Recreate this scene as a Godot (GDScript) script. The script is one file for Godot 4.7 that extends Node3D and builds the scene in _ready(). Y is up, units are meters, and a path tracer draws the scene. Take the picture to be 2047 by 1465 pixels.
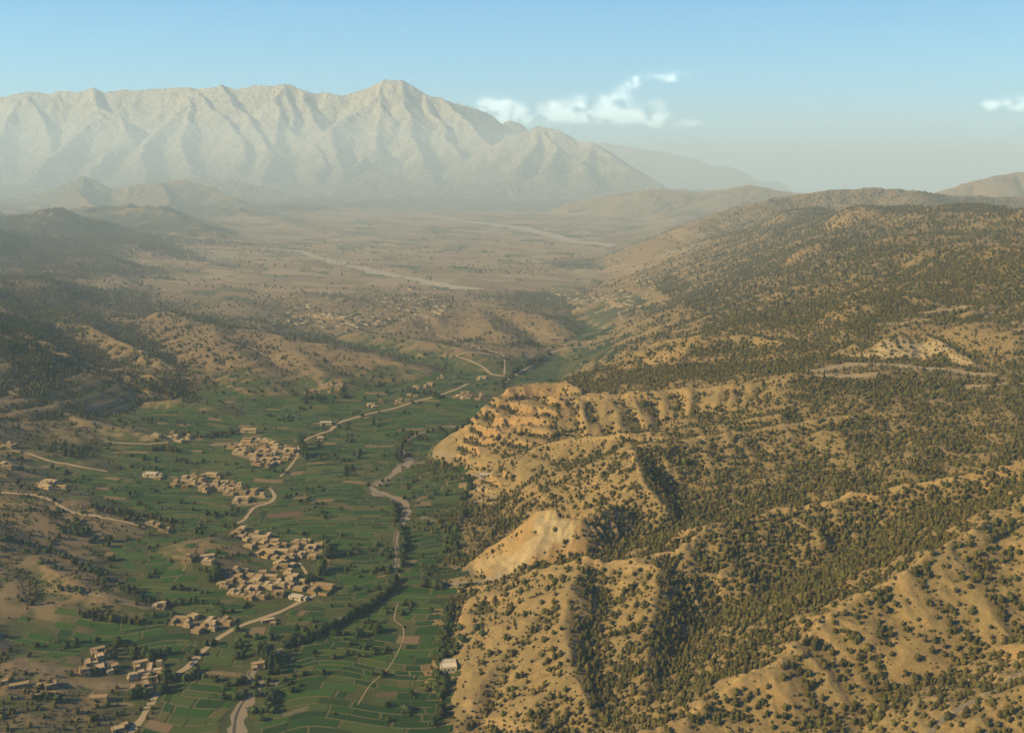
extends Node3D
# A green irrigated valley between dry hills, seen from the air. Metres, y up; the aircraft is at (0, 500, 0) and looks towards -z.

const NC := 760
const U0 := -0.70
const U1 := 0.70
const D0 := 470.0
var rows_d := PackedFloat32Array()
var rows_ln := PackedFloat32Array()
var NR := 0
var ht: Array = []            # one PackedFloat32Array of heights for each row
var col: Array = []           # one PackedColorArray for each row
var den: Array = []           # tree density, each row
var reg: Array = []           # which piece of the setting, each row
# coarse grid of the lie of the land
const CU := 112
const CW := 200
var coarse: Array = []        # six channels + region
var ctl := PackedFloat32Array()
# ridge segments
var seg: Array[PackedFloat32Array] = []
var n_tents := 0
var tile_seg: Array = []
var tile_patch: Array = []
var tiles_across := 0
var patches: Array[PackedFloat32Array] = []
var cliffs: Array[PackedFloat32Array] = []
var na: FastNoiseLite
var nb: FastNoiseLite
var ng: FastNoiseLite
var ns: FastNoiseLite
var nf: FastNoiseLite
var mats := {}
var taken := {}
var t_start := 0


func _ready() -> void:
	t_start = Time.get_ticks_msec()
	camera_and_light()
	noises()
	land_data()
	lie_of_the_land()
	build_land()
	lap("land")
	make_materials()
	land_meshes()
	lap("land meshes")
	ways()
	lap("ways")
	villages()
	lap("villages")
	fields()
	lap("fields")
	trees()
	lap("trees")


func lap(what: String) -> void:
	print(what, " ", Time.get_ticks_msec() - t_start)


func camera_and_light() -> void:
	var cam := Camera3D.new()
	cam.name = "camera"
	cam.position = Vector3(0, 500, 0)
	cam.rotation = Vector3(-atan(402.5 / 2012.0), 0, 0)
	cam.fov = rad_to_deg(2.0 * atan(732.5 / 2012.0))
	cam.near = 1.0
	cam.far = 60000.0
	add_child(cam)
	cam.make_current()
	var sky_look := ProceduralSkyMaterial.new()
	sky_look.sky_top_color = Color(0.01, 0.27, 0.58)
	sky_look.sky_horizon_color = Color(0.47, 0.735, 0.80)
	sky_look.sky_curve = 0.12
	sky_look.ground_bottom_color = Color(0.60, 0.80, 0.83)
	sky_look.ground_horizon_color = Color(0.60, 0.80, 0.83)
	sky_look.sun_angle_max = 20.0
	sky_look.sun_curve = 0.1
	sky_look.sky_energy_multiplier = 1.0
	sky_look.sky_cover = cloud_cover()
	var sky := Sky.new()
	sky.sky_material = sky_look
	var env := Environment.new()
	env.background_mode = Environment.BG_SKY
	env.sky = sky
	env.tonemap_mode = Environment.TONE_MAPPER_LINEAR
	env.tonemap_exposure = 2.05
	env.sdfgi_enabled = true
	env.ssao_enabled = true
	env.ssil_enabled = true
	env.fog_enabled = true
	env.fog_density = 0.000037
	env.fog_light_color = Color(0.86, 0.945, 0.97)
	env.volumetric_fog_enabled = true
	env.volumetric_fog_density = 0.0
	# dusty air that lies in the basin beyond the hills
	var dust := FogVolume.new()
	dust.name = "basin_haze"
	dust.shape = RenderingServer.FOG_VOLUME_SHAPE_BOX
	dust.size = Vector3(52000, 1750, 27600)
	dust.position = Vector3(0, 75, -15900)
	var dust_look := FogMaterial.new()
	dust_look.density = 0.000078
	dust_look.albedo = Color(0.85, 0.94, 0.97)
	dust.material = dust_look
	add_child(dust)
	tag(dust, "pale dusty haze lying over the plain and the far basin", "haze", "", "stuff")
	var world := WorldEnvironment.new()
	world.name = "environment"
	world.environment = env
	add_child(world)
	var sun := DirectionalLight3D.new()
	sun.name = "sun"
	var elev := deg_to_rad(30.0)
	var towards := Vector3(0.93 * cos(elev), -sin(elev), -0.37 * cos(elev))
	sun.look_at_from_position(Vector3.ZERO, towards, Vector3.UP)
	sun.light_energy = 1.6
	sun.light_color = Color(1.0, 0.895, 0.64)
	sun.light_angular_distance = 0.5
	sun.shadow_enabled = true
	sun.directional_shadow_max_distance = 20000.0
	add_child(sun)


# Fair-weather clouds that form over the range: puffs along a band low in the sky, all the way round.
func cloud_cover() -> ImageTexture:
	var w := 4096
	var h := 2048
	var im := Image.create(w, h, false, Image.FORMAT_RGBA8)
	im.fill(Color(1, 1, 1, 0))
	# azimuth (to the right of north, -z), height above the horizon, half width, half height, thickness; degrees
	var puffs: Array = [-0.37, 2.55, 1.71, 0.37, 0.6, 2.12, 2.47, 1.71, 0.31, 0.7, 4.32, 2.86, 1.14, 0.40, 0.6, 5.69, 2.80, 1.42, 0.40, 0.6, 7.33, 2.74, 1.14, 0.40, 0.6, 8.70, 2.33, 1.14, 0.23, 0.5, -2.31, 2.92, 0.85, 0.26, 0.4, -1.06, 3.16, 1.03, 0.46, 1, -0.51, 2.92, 0.74, 0.40, 0.8, -1.89, 2.76, 1.14, 0.34, 0.45, 1.29, 2.66, 1.42, 0.34, 0.5, 2.66, 3.03, 1.08, 0.40, 1, 3.71, 3.32, 0.40, 0.34, 1, 3.22, 2.76, 1.42, 0.26, 0.8, 4.87, 2.54, 1.28, 0.26, 1, 6.38, 2.53, 1.14, 0.26, 1, 7.61, 2.53, 0.74, 0.31, 0.95, 8.10, 2.31, 0.46, 0.34, 0.8, 7.59, 3.14, 0.28, 0.40, 0.7, 8.18, 3.34, 0.17, 0.46, 0.4, 5.22, 3.18, 0.28, 0.40, 0.9, 5.62, 3.71, 0.68, 0.23, 0.8, 6.07, 4.02, 0.40, 0.34, 0.9, 6.53, 4.33, 0.46, 0.23, 0.85, 6.68, 4.67, 0.17, 0.17, 0.5, 7.60, 4.79, 0.43, 0.20, 0.8, 8.89, 4.70, 0.48, 0.23, 0.9, 8.52, 4.52, 0.28, 0.14, 0.5, 9.56, 2.33, 0.57, 0.20, 0.9, 6.36, 3.30, 0.20, 0.14, 0.5, 24.86, 2.90, 0.74, 0.17, 0.8, 25.98, 2.97, 1.03, 0.26, 1, 24.55, 3.10, 0.23, 0.17, 0.6, 26.97, 3.01, 1.14, 0.28, 0.9]
	var rng := RandomNumberGenerator.new()
	rng.seed = 8
	for k in 70:
		var az := rng.randf_range(33.0, 327.0)
		var el := rng.randf_range(2.2, 4.2)
		for c in rng.randi_range(2, 6):
			puffs.append_array([az + rng.randfn(0.0, 2.0), el + absf(rng.randfn(0.0, 0.6)), rng.randf_range(0.4, 1.4), rng.randf_range(0.2, 0.5), rng.randf_range(0.5, 1.0)])
	var thick := PackedFloat32Array()
	thick.resize(w * h)
	for k in range(0, puffs.size(), 5):
		var cx: float = puffs[k] / 360.0 * w
		var cy: float = h * (0.5 - puffs[k + 1] / 180.0)
		var rx: float = puffs[k + 2] * 1.3 / 360.0 * w
		var ry: float = puffs[k + 3] * 1.25 / 180.0 * h
		for y in range(int(cy - ry * 2.2), int(cy + ry * 2.2) + 1):
			for x in range(int(cx - rx * 2.2), int(cx + rx * 2.2) + 1):
				var dx := (x - cx) / rx
				var dy := (y - cy) / ry
				if dy > 0.0:
					dy *= 1.35
				thick[y * w + posmod(x, w)] += puffs[k + 4] * exp(-(dx * dx + dy * dy))
	var wisp := noise(41, 1.0 / 16.0, FastNoiseLite.FRACTAL_FBM, 5, 0.62)
	for y in range(int(h * 0.44), int(h * 0.5)):
		for x in w:
			var q := thick[y * w + x]
			if q > 0.02:
				var f := q * (0.9 + 2.0 * wisp.get_noise_2d(x, y * 1.25)) + 0.25 * wisp.get_noise_2d(x * 0.4 + 500.0, y * 0.6)
				im.set_pixel(x, y, Color(1.0, 0.96, 0.86, 0.6 * smoothstep(0.03, 1.8, f)))
	return ImageTexture.create_from_image(im)


func noise(s: int, f: float, kind: int, octaves: int, gain := 0.5) -> FastNoiseLite:
	var n := FastNoiseLite.new()
	n.seed = s
	n.frequency = f
	n.noise_type = FastNoiseLite.TYPE_SIMPLEX_SMOOTH
	n.fractal_type = kind
	n.fractal_octaves = octaves
	n.fractal_gain = gain
	return n


func noises() -> void:
	na = noise(11, 1.0 / 110.0, FastNoiseLite.FRACTAL_RIDGED, 4)
	nb = noise(12, 1.0 / 620.0, FastNoiseLite.FRACTAL_RIDGED, 5)
	ng = noise(13, 1.0, FastNoiseLite.FRACTAL_FBM, 2)
	ns = noise(14, 1.0 / 60.0, FastNoiseLite.FRACTAL_FBM, 3, 0.6)
	nf = noise(15, 1.0 / 260.0, FastNoiseLite.FRACTAL_FBM, 3, 0.55)


func ridge(slope: float, rounding: float, gully: float, wave: float, blend: float, p: PackedFloat32Array) -> void:
	var along := 0.0
	for i in range(0, p.size() - 3, 3):
		var a := Vector2(p[i], p[i + 1])
		var b := Vector2(p[i + 3], p[i + 4])
		var l := a.distance_to(b)
		seg.append(PackedFloat32Array([a.x, a.y, b.x, b.y, p[i + 2], p[i + 5], slope, rounding, gully, wave, blend, along, l, n_tents * 7.3]))
		along += l
	n_tents += 1


func patch(kind: int, strength: float, tree: float, width: float, p: PackedFloat32Array) -> void:
	for i in range(0, maxi(p.size() - 2, 1), 2):
		var j := mini(i + 2, p.size() - 2)
		patches.append(PackedFloat32Array([p[i], p[i + 1], p[j], p[j + 1], width, kind, strength, tree]))


func cliff(x: float, d: float, radius: float, step: float, amount: float) -> void:
	cliffs.append(PackedFloat32Array([x, d, radius, step, amount]))


func lie_of_the_land() -> void:
	var d := D0
	while d < 27000.0:
		rows_d.append(d)
		rows_ln.append(log(d))
		d *= 1.0022 if d < 2500.0 else (1.005 if d < 6000.0 else (1.0034 if d < 16500.0 else 1.014))
	NR = rows_d.size()
	for k in 7:
		var g := PackedFloat32Array()
		g.resize(CU * CW)
		coarse.append(g)
	var rows: Array = []
	rows.resize(CW)
	var id := WorkerThreadPool.add_group_task(func(i: int) -> void: rows[i] = coarse_row(i), CW)
	WorkerThreadPool.wait_for_group_task_completion(id)
	for i in CW:
		var r: PackedFloat32Array = rows[i]
		for j in CU:
			for k in 7:
				coarse[k][i * CU + j] = r[j * 7 + k]
	# which ridges and patches can matter in each 16 x 16 tile
	tiles_across = (NC + 15) / 16
	var down := (NR + 15) / 16
	for i in down:
		for j in tiles_across:
			var d0 := rows_d[i * 16]
			var d1 := rows_d[mini(i * 16 + 16, NR - 1)]
			var ua := lerpf(U0, U1, j * 16.0 / (NC - 1))
			var ub := lerpf(U0, U1, minf(j * 16.0 + 16.0, NC - 1) / (NC - 1))
			var c := Vector2((ua + ub) * 0.25 * (d0 + d1), (d0 + d1) * 0.5)
			var reach := Vector2((ub - ua) * d1 * 0.5 + absf(ua) * (d1 - d0), (d1 - d0)).length()
			var list := PackedInt32Array()
			for s in seg.size():
				var q := seg[s]
				var a := Vector2(q[0], q[1])
				var b := Vector2(q[2], q[3])
				var t := clampf((c - a).dot(b - a) / maxf((b - a).length_squared(), 0.01), 0.0, 1.0)
				var away := c.distance_to(a + (b - a) * t) - reach
				if away <= 0.0 or maxf(q[4], q[5]) - q[6] * (away - q[7]) > -30.0 + minf(0.0, q[4] - 60.0) * 0.0 and away < 4200.0:
					list.append(s)
			tile_seg.append(list)
			list = PackedInt32Array()
			for s in patches.size():
				var q := patches[s]
				var a := Vector2(q[0], q[1])
				var b := Vector2(q[2], q[3])
				var t := clampf((c - a).dot(b - a) / maxf((b - a).length_squared(), 0.01), 0.0, 1.0)
				if c.distance_to(a + (b - a) * t) - reach < q[4] * 1.6:
					list.append(s)
			tile_patch.append(list)


func coarse_row(i: int) -> PackedFloat32Array:
	var out := PackedFloat32Array()
	out.resize(CU * 7)
	var w := lerpf(log(D0 * 0.98), log(27400.0), i / float(CW - 1))
	for j in CU:
		var u := lerpf(U0 - 0.02, U1 + 0.02, j / float(CU - 1))
		var total := 0.0
		var sum := [0.0, 0.0, 0.0, 0.0, 0.0, 0.0]
		var nearest := 1e9
		var r := 0.0
		for k in range(0, ctl.size(), 9):
			var du := u - ctl[k]
			var dw := w - ctl[k + 1]
			var q := du * du + dw * dw
			if q < nearest:
				nearest = q
				r = ctl[k + 8]
			q += 0.0009
			if q > 0.6:
				continue
			var f := 1.0 / (q * q)
			total += f
			for c in 6:
				sum[c] += f * ctl[k + 2 + c]
		for c in 6:
			out[j * 7 + c] = sum[c] / maxf(total, 1e-9)
		out[j * 7 + 6] = r
	return out


func at_coarse(k: int, u: float, ln_d: float) -> float:
	var fx := (u - (U0 - 0.02)) / (U1 - U0 + 0.04) * (CU - 1)
	var fy := (ln_d - log(D0 * 0.98)) / (log(27400.0) - log(D0 * 0.98)) * (CW - 1)
	var i := clampi(int(fy), 0, CW - 2)
	var j := clampi(int(fx), 0, CU - 2)
	fx -= j
	fy -= i
	var g: PackedFloat32Array = coarse[k]
	var at := i * CU + j
	return lerpf(lerpf(g[at], g[at + 1], fx), lerpf(g[at + CU], g[at + CU + 1], fx), fy)


func height_row(i: int) -> PackedFloat32Array:
	var out := PackedFloat32Array()
	out.resize(NC)
	var d := rows_d[i]
	var ln_d := rows_ln[i]
	for j in NC:
		d = rows_d[i]
		var u := U0 + (U1 - U0) * j / (NC - 1)
		var x := u * d
		if d > 7500.0:
			var far := smoothstep(7500.0, 10500.0, d)
			x += far * 110.0 * nb.get_noise_2d(u * d * 0.35 + 3000.0, d * 0.35)
			d = rows_d[i] + far * 110.0 * nb.get_noise_2d(u * rows_d[i] * 0.35, rows_d[i] * 0.35 + 7000.0)
		var a := at_coarse(1, u, ln_d)
		var b := at_coarse(2, u, ln_d)
		var h := at_coarse(0, u, ln_d)
		var tilled := smoothstep(0.42, 0.75, at_coarse(4, u, ln_d))
		if d < 3600.0:
			a *= 1.0 - tilled
			b *= 1.0 - tilled
		if b > 0.05:
			h += b * (nb.get_noise_2d(x, d) - 0.1)
		var fine := na.get_noise_2d(x, d)
		var list: PackedInt32Array = tile_seg[(i >> 4) * tiles_across + (j >> 4)]
		var on_ridge := 0.0
		for s in list:
			var q := seg[s]
			var ex := q[2] - q[0]
			var ey := q[3] - q[1]
			var l := q[12]
			var t := ((x - q[0]) * ex + (d - q[1]) * ey) / (l * l)
			t = 0.0 if t < 0.0 else (1.0 if t > 1.0 else t)
			var px := x - q[0] - t * ex
			var py := d - q[1] - t * ey
			var away2 := px * px + py * py
			var r := q[7]
			var top := q[4] + t * (q[5] - q[4])
			var hh := top - q[6] * (sqrt(away2 + r * r) - r)
			if hh < h - q[10]:
				continue
			var away := sqrt(away2)
			var wave := q[9]
			var side := 3.7 if ex * py - ey * px > 0.0 else 0.0
			# ribs and gullies that run down from the crest
			var n1 := ng.get_noise_2d((q[11] + t * l) / wave + q[13], away / (wave * 3.5) + side + q[13])
			var n2 := ng.get_noise_2d((q[11] + t * l) / wave * 2.7 + 50.0, away / (wave * 1.6) + side)
			var into := away / (away + wave * 0.55)
			hh -= q[8] * into * ((1.0 - absf(n1) * 1.8) * 0.9 + n2 * 0.35)
			hh += q[8] * 0.18 * n2
			if d < 2600.0:
				hh -= q[8] * 0.30 * into * absf(ng.get_noise_2d((q[11] + t * l) / wave * 5.5 + 9.0 * n1, away / (wave * 1.5) + side + 20.0))
			if q[8] > 50.0:
				hh += into * (46.0 * na.get_noise_2d(x * 0.22, d * 0.22) + 34.0 * na.get_noise_2d(x * 0.6, d * 0.6) - 24.0)
			# a soft maximum, so that slopes run out at their feet
			var k := q[10]
			var m := clampf(0.5 + 0.5 * (hh - h) / k, 0.0, 1.0)
			h = h + (hh - h) * m + k * m * (1.0 - m)
			on_ridge = maxf(on_ridge, m)
		h += a * fine * 0.55
		if on_ridge > 0.0:
			h += on_ridge * fine * (0.9 + 0.00045 * d)
		for q in cliffs:
			var away := Vector2(x - q[0], d - q[1]).length() / q[2]
			if away < 1.0:
				var f := (h + 5.0 * ns.get_noise_2d(x * 0.7, d * 0.7)) / q[3]
				var part := f - floorf(f)
				var wall := (floorf(f) + smoothstep(0.42, 0.58, part) * 0.8 + part * 0.2) * q[3]
				h = lerpf(h, wall - 5.0 * ns.get_noise_2d(x * 0.7, d * 0.7), q[4] * smoothstep(1.0, 0.7, away))
		out[j] = h
	return out


func build_land() -> void:
	ht.resize(NR)
	col.resize(NR)
	den.resize(NR)
	reg.resize(NR)
	var id := WorkerThreadPool.add_group_task(func(i: int) -> void: ht[i] = height_row(i), NR)
	WorkerThreadPool.wait_for_group_task_completion(id)
	lap("heights")
	id = WorkerThreadPool.add_group_task(func(i: int) -> void: color_row(i), NR)
	WorkerThreadPool.wait_for_group_task_completion(id)


func slope_at(i: int, j: int, k: int) -> Vector3:
	var i0 := maxi(i - k, 0)
	var i1 := mini(i + k, NR - 1)
	var j0 := maxi(j - k, 0)
	var j1 := mini(j + k, NC - 1)
	var d := rows_d[i]
	var u := U0 + (U1 - U0) * j / (NC - 1)
	var gx: float = (ht[i][j1] - ht[i][j0]) / ((j1 - j0) * (U1 - U0) / (NC - 1) * d)
	var gd: float = (ht[i1][j] - ht[i0][j]) / (rows_d[i1] - rows_d[i0]) - gx * u
	return Vector3(-gx, 1.0, gd).normalized()


func hash01(a: int, b: int, c := 0) -> float:
	var h := (a * 374761393 + b * 668265263 + c * 2147483647) & 0x7fffffff
	h = ((h ^ (h >> 13)) * 1274126177) & 0x7fffffff
	return float((h ^ (h >> 16)) & 0xffff) / 65535.0


const SAND := Color(0.292, 0.210, 0.084)
const BROWN := Color(0.215, 0.15, 0.08)
const MEADOW := Color(0.052, 0.070, 0.018)
const LITTER := Color(0.125, 0.095, 0.040)
const TREES := Color(0.046, 0.048, 0.019)
const DUST := Color(0.38, 0.28, 0.165)
var patch_color: Array[Color] = [Color(0.43, 0.295, 0.125), Color(0.30, 0.215, 0.115), Color(0.165, 0.098, 0.055), Color(0.36, 0.28, 0.155), Color(0.27, 0.22, 0.15), Color(0.07, 0.085, 0.022), Color(0.10, 0.078, 0.033), Color(0.38, 0.235, 0.105), Color(0.225, 0.162, 0.082)]


func color_row(i: int) -> void:
	var cs := PackedColorArray()
	cs.resize(NC)
	var ds := PackedFloat32Array()
	ds.resize(NC)
	var rs := PackedByteArray()
	rs.resize(NC)
	var d := rows_d[i]
	var ln_d := rows_ln[i]
	var wide := 4 if d < 2500.0 else 2
	for j in NC:
		var u := U0 + (U1 - U0) * j / (NC - 1)
		var x := u * d
		var n := slope_at(i, j, 1)
		var h: float = ht[i][j]
		var t := at_coarse(3, u, ln_d)
		var g := at_coarse(4, u, ln_d)
		var tone := at_coarse(5, u, ln_d)
		var fx := (u - (U0 - 0.02)) / (U1 - U0 + 0.04) * (CU - 1) + 2.2 * nf.get_noise_2d(x * 900.0 / d, d * 900.0 / d * 3.0)
		var fy := (ln_d - log(D0 * 0.98)) / (log(27400.0) - log(D0 * 0.98)) * (CW - 1)
		var r: int = int(coarse[6][clampi(roundi(fy), 0, CW - 1) * CU + clampi(roundi(fx), 0, CU - 1)])
		rs[j] = r
		var n1 := ns.get_noise_2d(x, d)
		var n2 := nf.get_noise_2d(x, d)
		var hollow := 0.0
		if i >= wide and i < NR - wide and j >= wide and j < NC - wide:
			var around: float = (ht[i - wide][j] + ht[i + wide][j] + ht[i][j - wide] + ht[i][j + wide]) * 0.25
			hollow = (around - h) / ((rows_d[i + wide] - rows_d[i - wide]) * 0.5)
		# how thick trees stand
		var steep := 1.0 - n.y
		var shade := -n.x * -0.75 - n.z * 0.2        # slopes that look away from the afternoon sun
		var dense := t * 1.0 + n1 * 0.30 + n2 * 0.30 + clampf(hollow * 4.0, -0.45, 0.6) + clampf(shade, -0.3, 0.35) * 0.9 + 0.06
		if t < 0.03:
			dense = 0.0
		dense = clampf(dense, 0.0, 1.0) * smoothstep(0.02, 0.25, t)
		# the bare ground
		var c := SAND.lerp(BROWN, clampf(tone + n2 * 0.22 + n1 * 0.06, 0.0, 1.0))
		var n3 := ns.get_noise_2d(x * 4.5 + 300.0, d * 4.5)
		c = c * (1.0 + 0.20 * n1 + 0.14 * n3)
		c = c.lerp(Color(0.17, 0.125, 0.055), clampf(0.7 * n3 + 0.5 * n1 + 0.12, 0.0, 0.75) * (0.4 + t))
		var green := clampf(g + n1 * 0.28 + n2 * 0.25 + clampf(hollow * 3.0, -0.2, 0.4) - steep * 2.2, 0.0, 1.0)
		green = smoothstep(0.35, 0.75, green)
		if r == 3 or (r == 0 and d > 3600.0):
			# strips of small fields on the high plain, too far off to be told apart one by one
			var row := floori((d + 60.0 * n2 + x * 0.12) / (46.0 + d * 0.004))
			var cell := floori(x / (95.0 + d * 0.008) + hash01(row, 3) * 7.0)
			var k := hash01(row, cell, 5)
			var f := Color(0.335, 0.25, 0.135)
			if k < 0.36:
				f = Color(0.25, 0.17, 0.088)
			elif k < 0.48:
				f = Color(0.16, 0.148, 0.056)
			elif k < 0.56:
				f = Color(0.08, 0.098, 0.032)
			elif k < 0.82:
				f = Color(0.39, 0.29, 0.155)
			var flat := smoothstep(0.10, 0.03, steep)
			c = c.lerp(f * (0.9 + 0.25 * hash01(row, cell, 9)), 0.8 * flat)
			green *= 0.45
		c = c.lerp(MEADOW * (1.0 + 0.35 * n1), green * 0.9)
		if r == 4 or d > 9000.0:
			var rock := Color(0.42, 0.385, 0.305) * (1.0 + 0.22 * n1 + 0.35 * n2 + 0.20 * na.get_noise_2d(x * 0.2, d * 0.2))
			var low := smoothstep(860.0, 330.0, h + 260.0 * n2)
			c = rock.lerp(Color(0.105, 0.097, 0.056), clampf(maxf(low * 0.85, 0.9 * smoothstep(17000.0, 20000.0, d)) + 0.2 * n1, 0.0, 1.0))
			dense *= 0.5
		c = c.lerp(LITTER, dense * 0.55)
		if steep > 0.16 and r != 4:
			c = c.lerp(Color(0.36, 0.225, 0.10), smoothstep(0.16, 0.32, steep) * 0.6)
		var list: PackedInt32Array = tile_patch[(i >> 4) * tiles_across + (j >> 4)]
		for s in list:
			var q := patches[s]
			var ex := q[2] - q[0]
			var ey := q[3] - q[1]
			var tt := clampf(((x - q[0]) * ex + (d - q[1]) * ey) / maxf(ex * ex + ey * ey, 0.01), 0.0, 1.0)
			var away := Vector2(x - q[0] - tt * ex, d - q[1] - tt * ey).length() / q[4]
			away += 0.30 * n1 + 0.12 * ns.get_noise_2d(x * 3.0, d * 3.0)
			var k := smoothstep(1.1, 0.75, away)
			if k > 0.0:
				if q[6] > 0.0:
					c = c.lerp(patch_color[int(q[5])] * (1.0 + 0.14 * n1 + 0.30 * n3), k * q[6])
				if q[7] >= 0.0:
					dense = lerpf(dense, clampf(q[7] + n1 * 0.25 * minf(1.0, q[7] * 4.0), 0.0, 1.0), k)
		if d > 4200.0 and r != 3:
			c = c.lerp(TREES, smoothstep(4200.0, 5400.0, d) * smoothstep(0.25, 0.7, dense + 0.25 * ns.get_noise_2d(x * 0.5, d * 0.5)) * 0.85)
		cs[j] = Color(clampf(c.r, 0.0, 1.0), clampf(c.g, 0.0, 1.0), clampf(c.b, 0.0, 1.0))
		ds[j] = dense
	col[i] = cs
	den[i] = ds
	reg[i] = rs


# (row, column) as fractions for a place on the ground; d is the distance in front of the camera, -z
func spot(x: float, d: float) -> Vector2:
	var lo := 0
	var hi := NR - 2
	while lo < hi:
		var mid := (lo + hi + 1) >> 1
		if rows_d[mid] <= d:
			lo = mid
		else:
			hi = mid - 1
	var fi := lo + clampf((d - rows_d[lo]) / (rows_d[lo + 1] - rows_d[lo]), 0.0, 1.0)
	return Vector2(fi, clampf((x / d - U0) / (U1 - U0) * (NC - 1), 0.0, NC - 1.001))


func ground(x: float, d: float) -> float:
	var s := spot(x, d)
	var i := mini(int(s.x), NR - 2)
	var j := mini(int(s.y), NC - 2)
	var a: PackedFloat32Array = ht[i]
	var b: PackedFloat32Array = ht[i + 1]
	var fi := s.x - i
	var fj := s.y - j
	return lerpf(lerpf(a[j], a[j + 1], fj), lerpf(b[j], b[j + 1], fj), fi)


func density(x: float, d: float) -> float:
	var s := spot(x, d)
	return den[int(s.x)][int(s.y)]


func make_materials() -> void:
	var grain := NoiseTexture2D.new()
	grain.width = 1024
	grain.height = 1024
	grain.seamless = true
	grain.noise = noise(31, 0.02, FastNoiseLite.FRACTAL_FBM, 5, 0.62)
	var ramp := Gradient.new()
	ramp.set_color(0, Color(0.66, 0.64, 0.60))
	ramp.set_color(1, Color(1, 1, 1))
	grain.color_ramp = ramp
	var bumps := NoiseTexture2D.new()
	bumps.width = 1024
	bumps.height = 1024
	bumps.seamless = true
	bumps.as_normal_map = true
	bumps.bump_strength = 9.0
	bumps.noise = noise(32, 0.03, FastNoiseLite.FRACTAL_FBM, 5, 0.6)
	mats.grain = grain
	mats.bumps = bumps
	mats.land = earth(Color(1, 1, 1), 0.021, 1.2, true)
	mats.rock = earth(Color(1, 1, 1), 0.0009, 2.6, true)
	var crags := NoiseTexture2D.new()
	crags.width = 1024
	crags.height = 1024
	crags.seamless = true
	crags.as_normal_map = true
	crags.bump_strength = 14.0
	crags.noise = noise(33, 0.010, FastNoiseLite.FRACTAL_RIDGED, 5, 0.62)
	mats.rock.normal_texture = crags
	mats.gravel = earth(Color(0.26, 0.21, 0.135).linear_to_srgb(), 0.06, 0.5)
	mats.track = earth(Color(0.37, 0.28, 0.16).linear_to_srgb(), 0.09, 0.3)
	mats.sandbar = earth(Color(0.40, 0.345, 0.25).linear_to_srgb(), 0.03, 0.4)
	mats.water = earth(Color(0.085, 0.07, 0.042).linear_to_srgb(), 0.05, 0.2)
	mats.water.roughness = 0.45


func earth(color: Color, scale: float, bump: float, by_vertex := false) -> StandardMaterial3D:
	var m := StandardMaterial3D.new()
	m.albedo_color = color
	m.vertex_color_use_as_albedo = by_vertex
	m.albedo_texture = mats.grain
	m.normal_enabled = true
	m.normal_texture = mats.bumps
	m.normal_scale = bump
	m.uv1_triplanar = true
	m.uv1_world_triplanar = true
	m.uv1_scale = Vector3.ONE * scale
	m.roughness = 0.95
	m.metallic_specular = 0.25
	return m


func numbered(called: String) -> String:
	var n: int = taken.get(called, 0)
	taken[called] = n + 1
	return called if n == 0 else "%s_%03d" % [called, n]


func tag(o: Node3D, label: String, category := "", group := "", kind := "") -> void:
	if label:
		o.set_meta("label", label)
	if category:
		o.set_meta("category", category)
	if group:
		o.set_meta("group", group)
	if kind:
		o.set_meta("kind", kind)


func solid(called: String, mesh: Mesh, m: Material, parent: Node = self) -> MeshInstance3D:
	var o := MeshInstance3D.new()
	o.name = numbered(called) if parent == self else called
	o.mesh = mesh
	o.material_override = m
	parent.add_child(o, true)
	return o


func array_mesh(v: PackedVector3Array, n: PackedVector3Array, idx: PackedInt32Array, c := PackedColorArray()) -> ArrayMesh:
	var a := []
	a.resize(Mesh.ARRAY_MAX)
	a[Mesh.ARRAY_VERTEX] = v
	a[Mesh.ARRAY_NORMAL] = n
	if c.size():
		a[Mesh.ARRAY_COLOR] = c
	a[Mesh.ARRAY_INDEX] = idx
	var m := ArrayMesh.new()
	m.add_surface_from_arrays(Mesh.PRIMITIVE_TRIANGLES, a)
	return m


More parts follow.
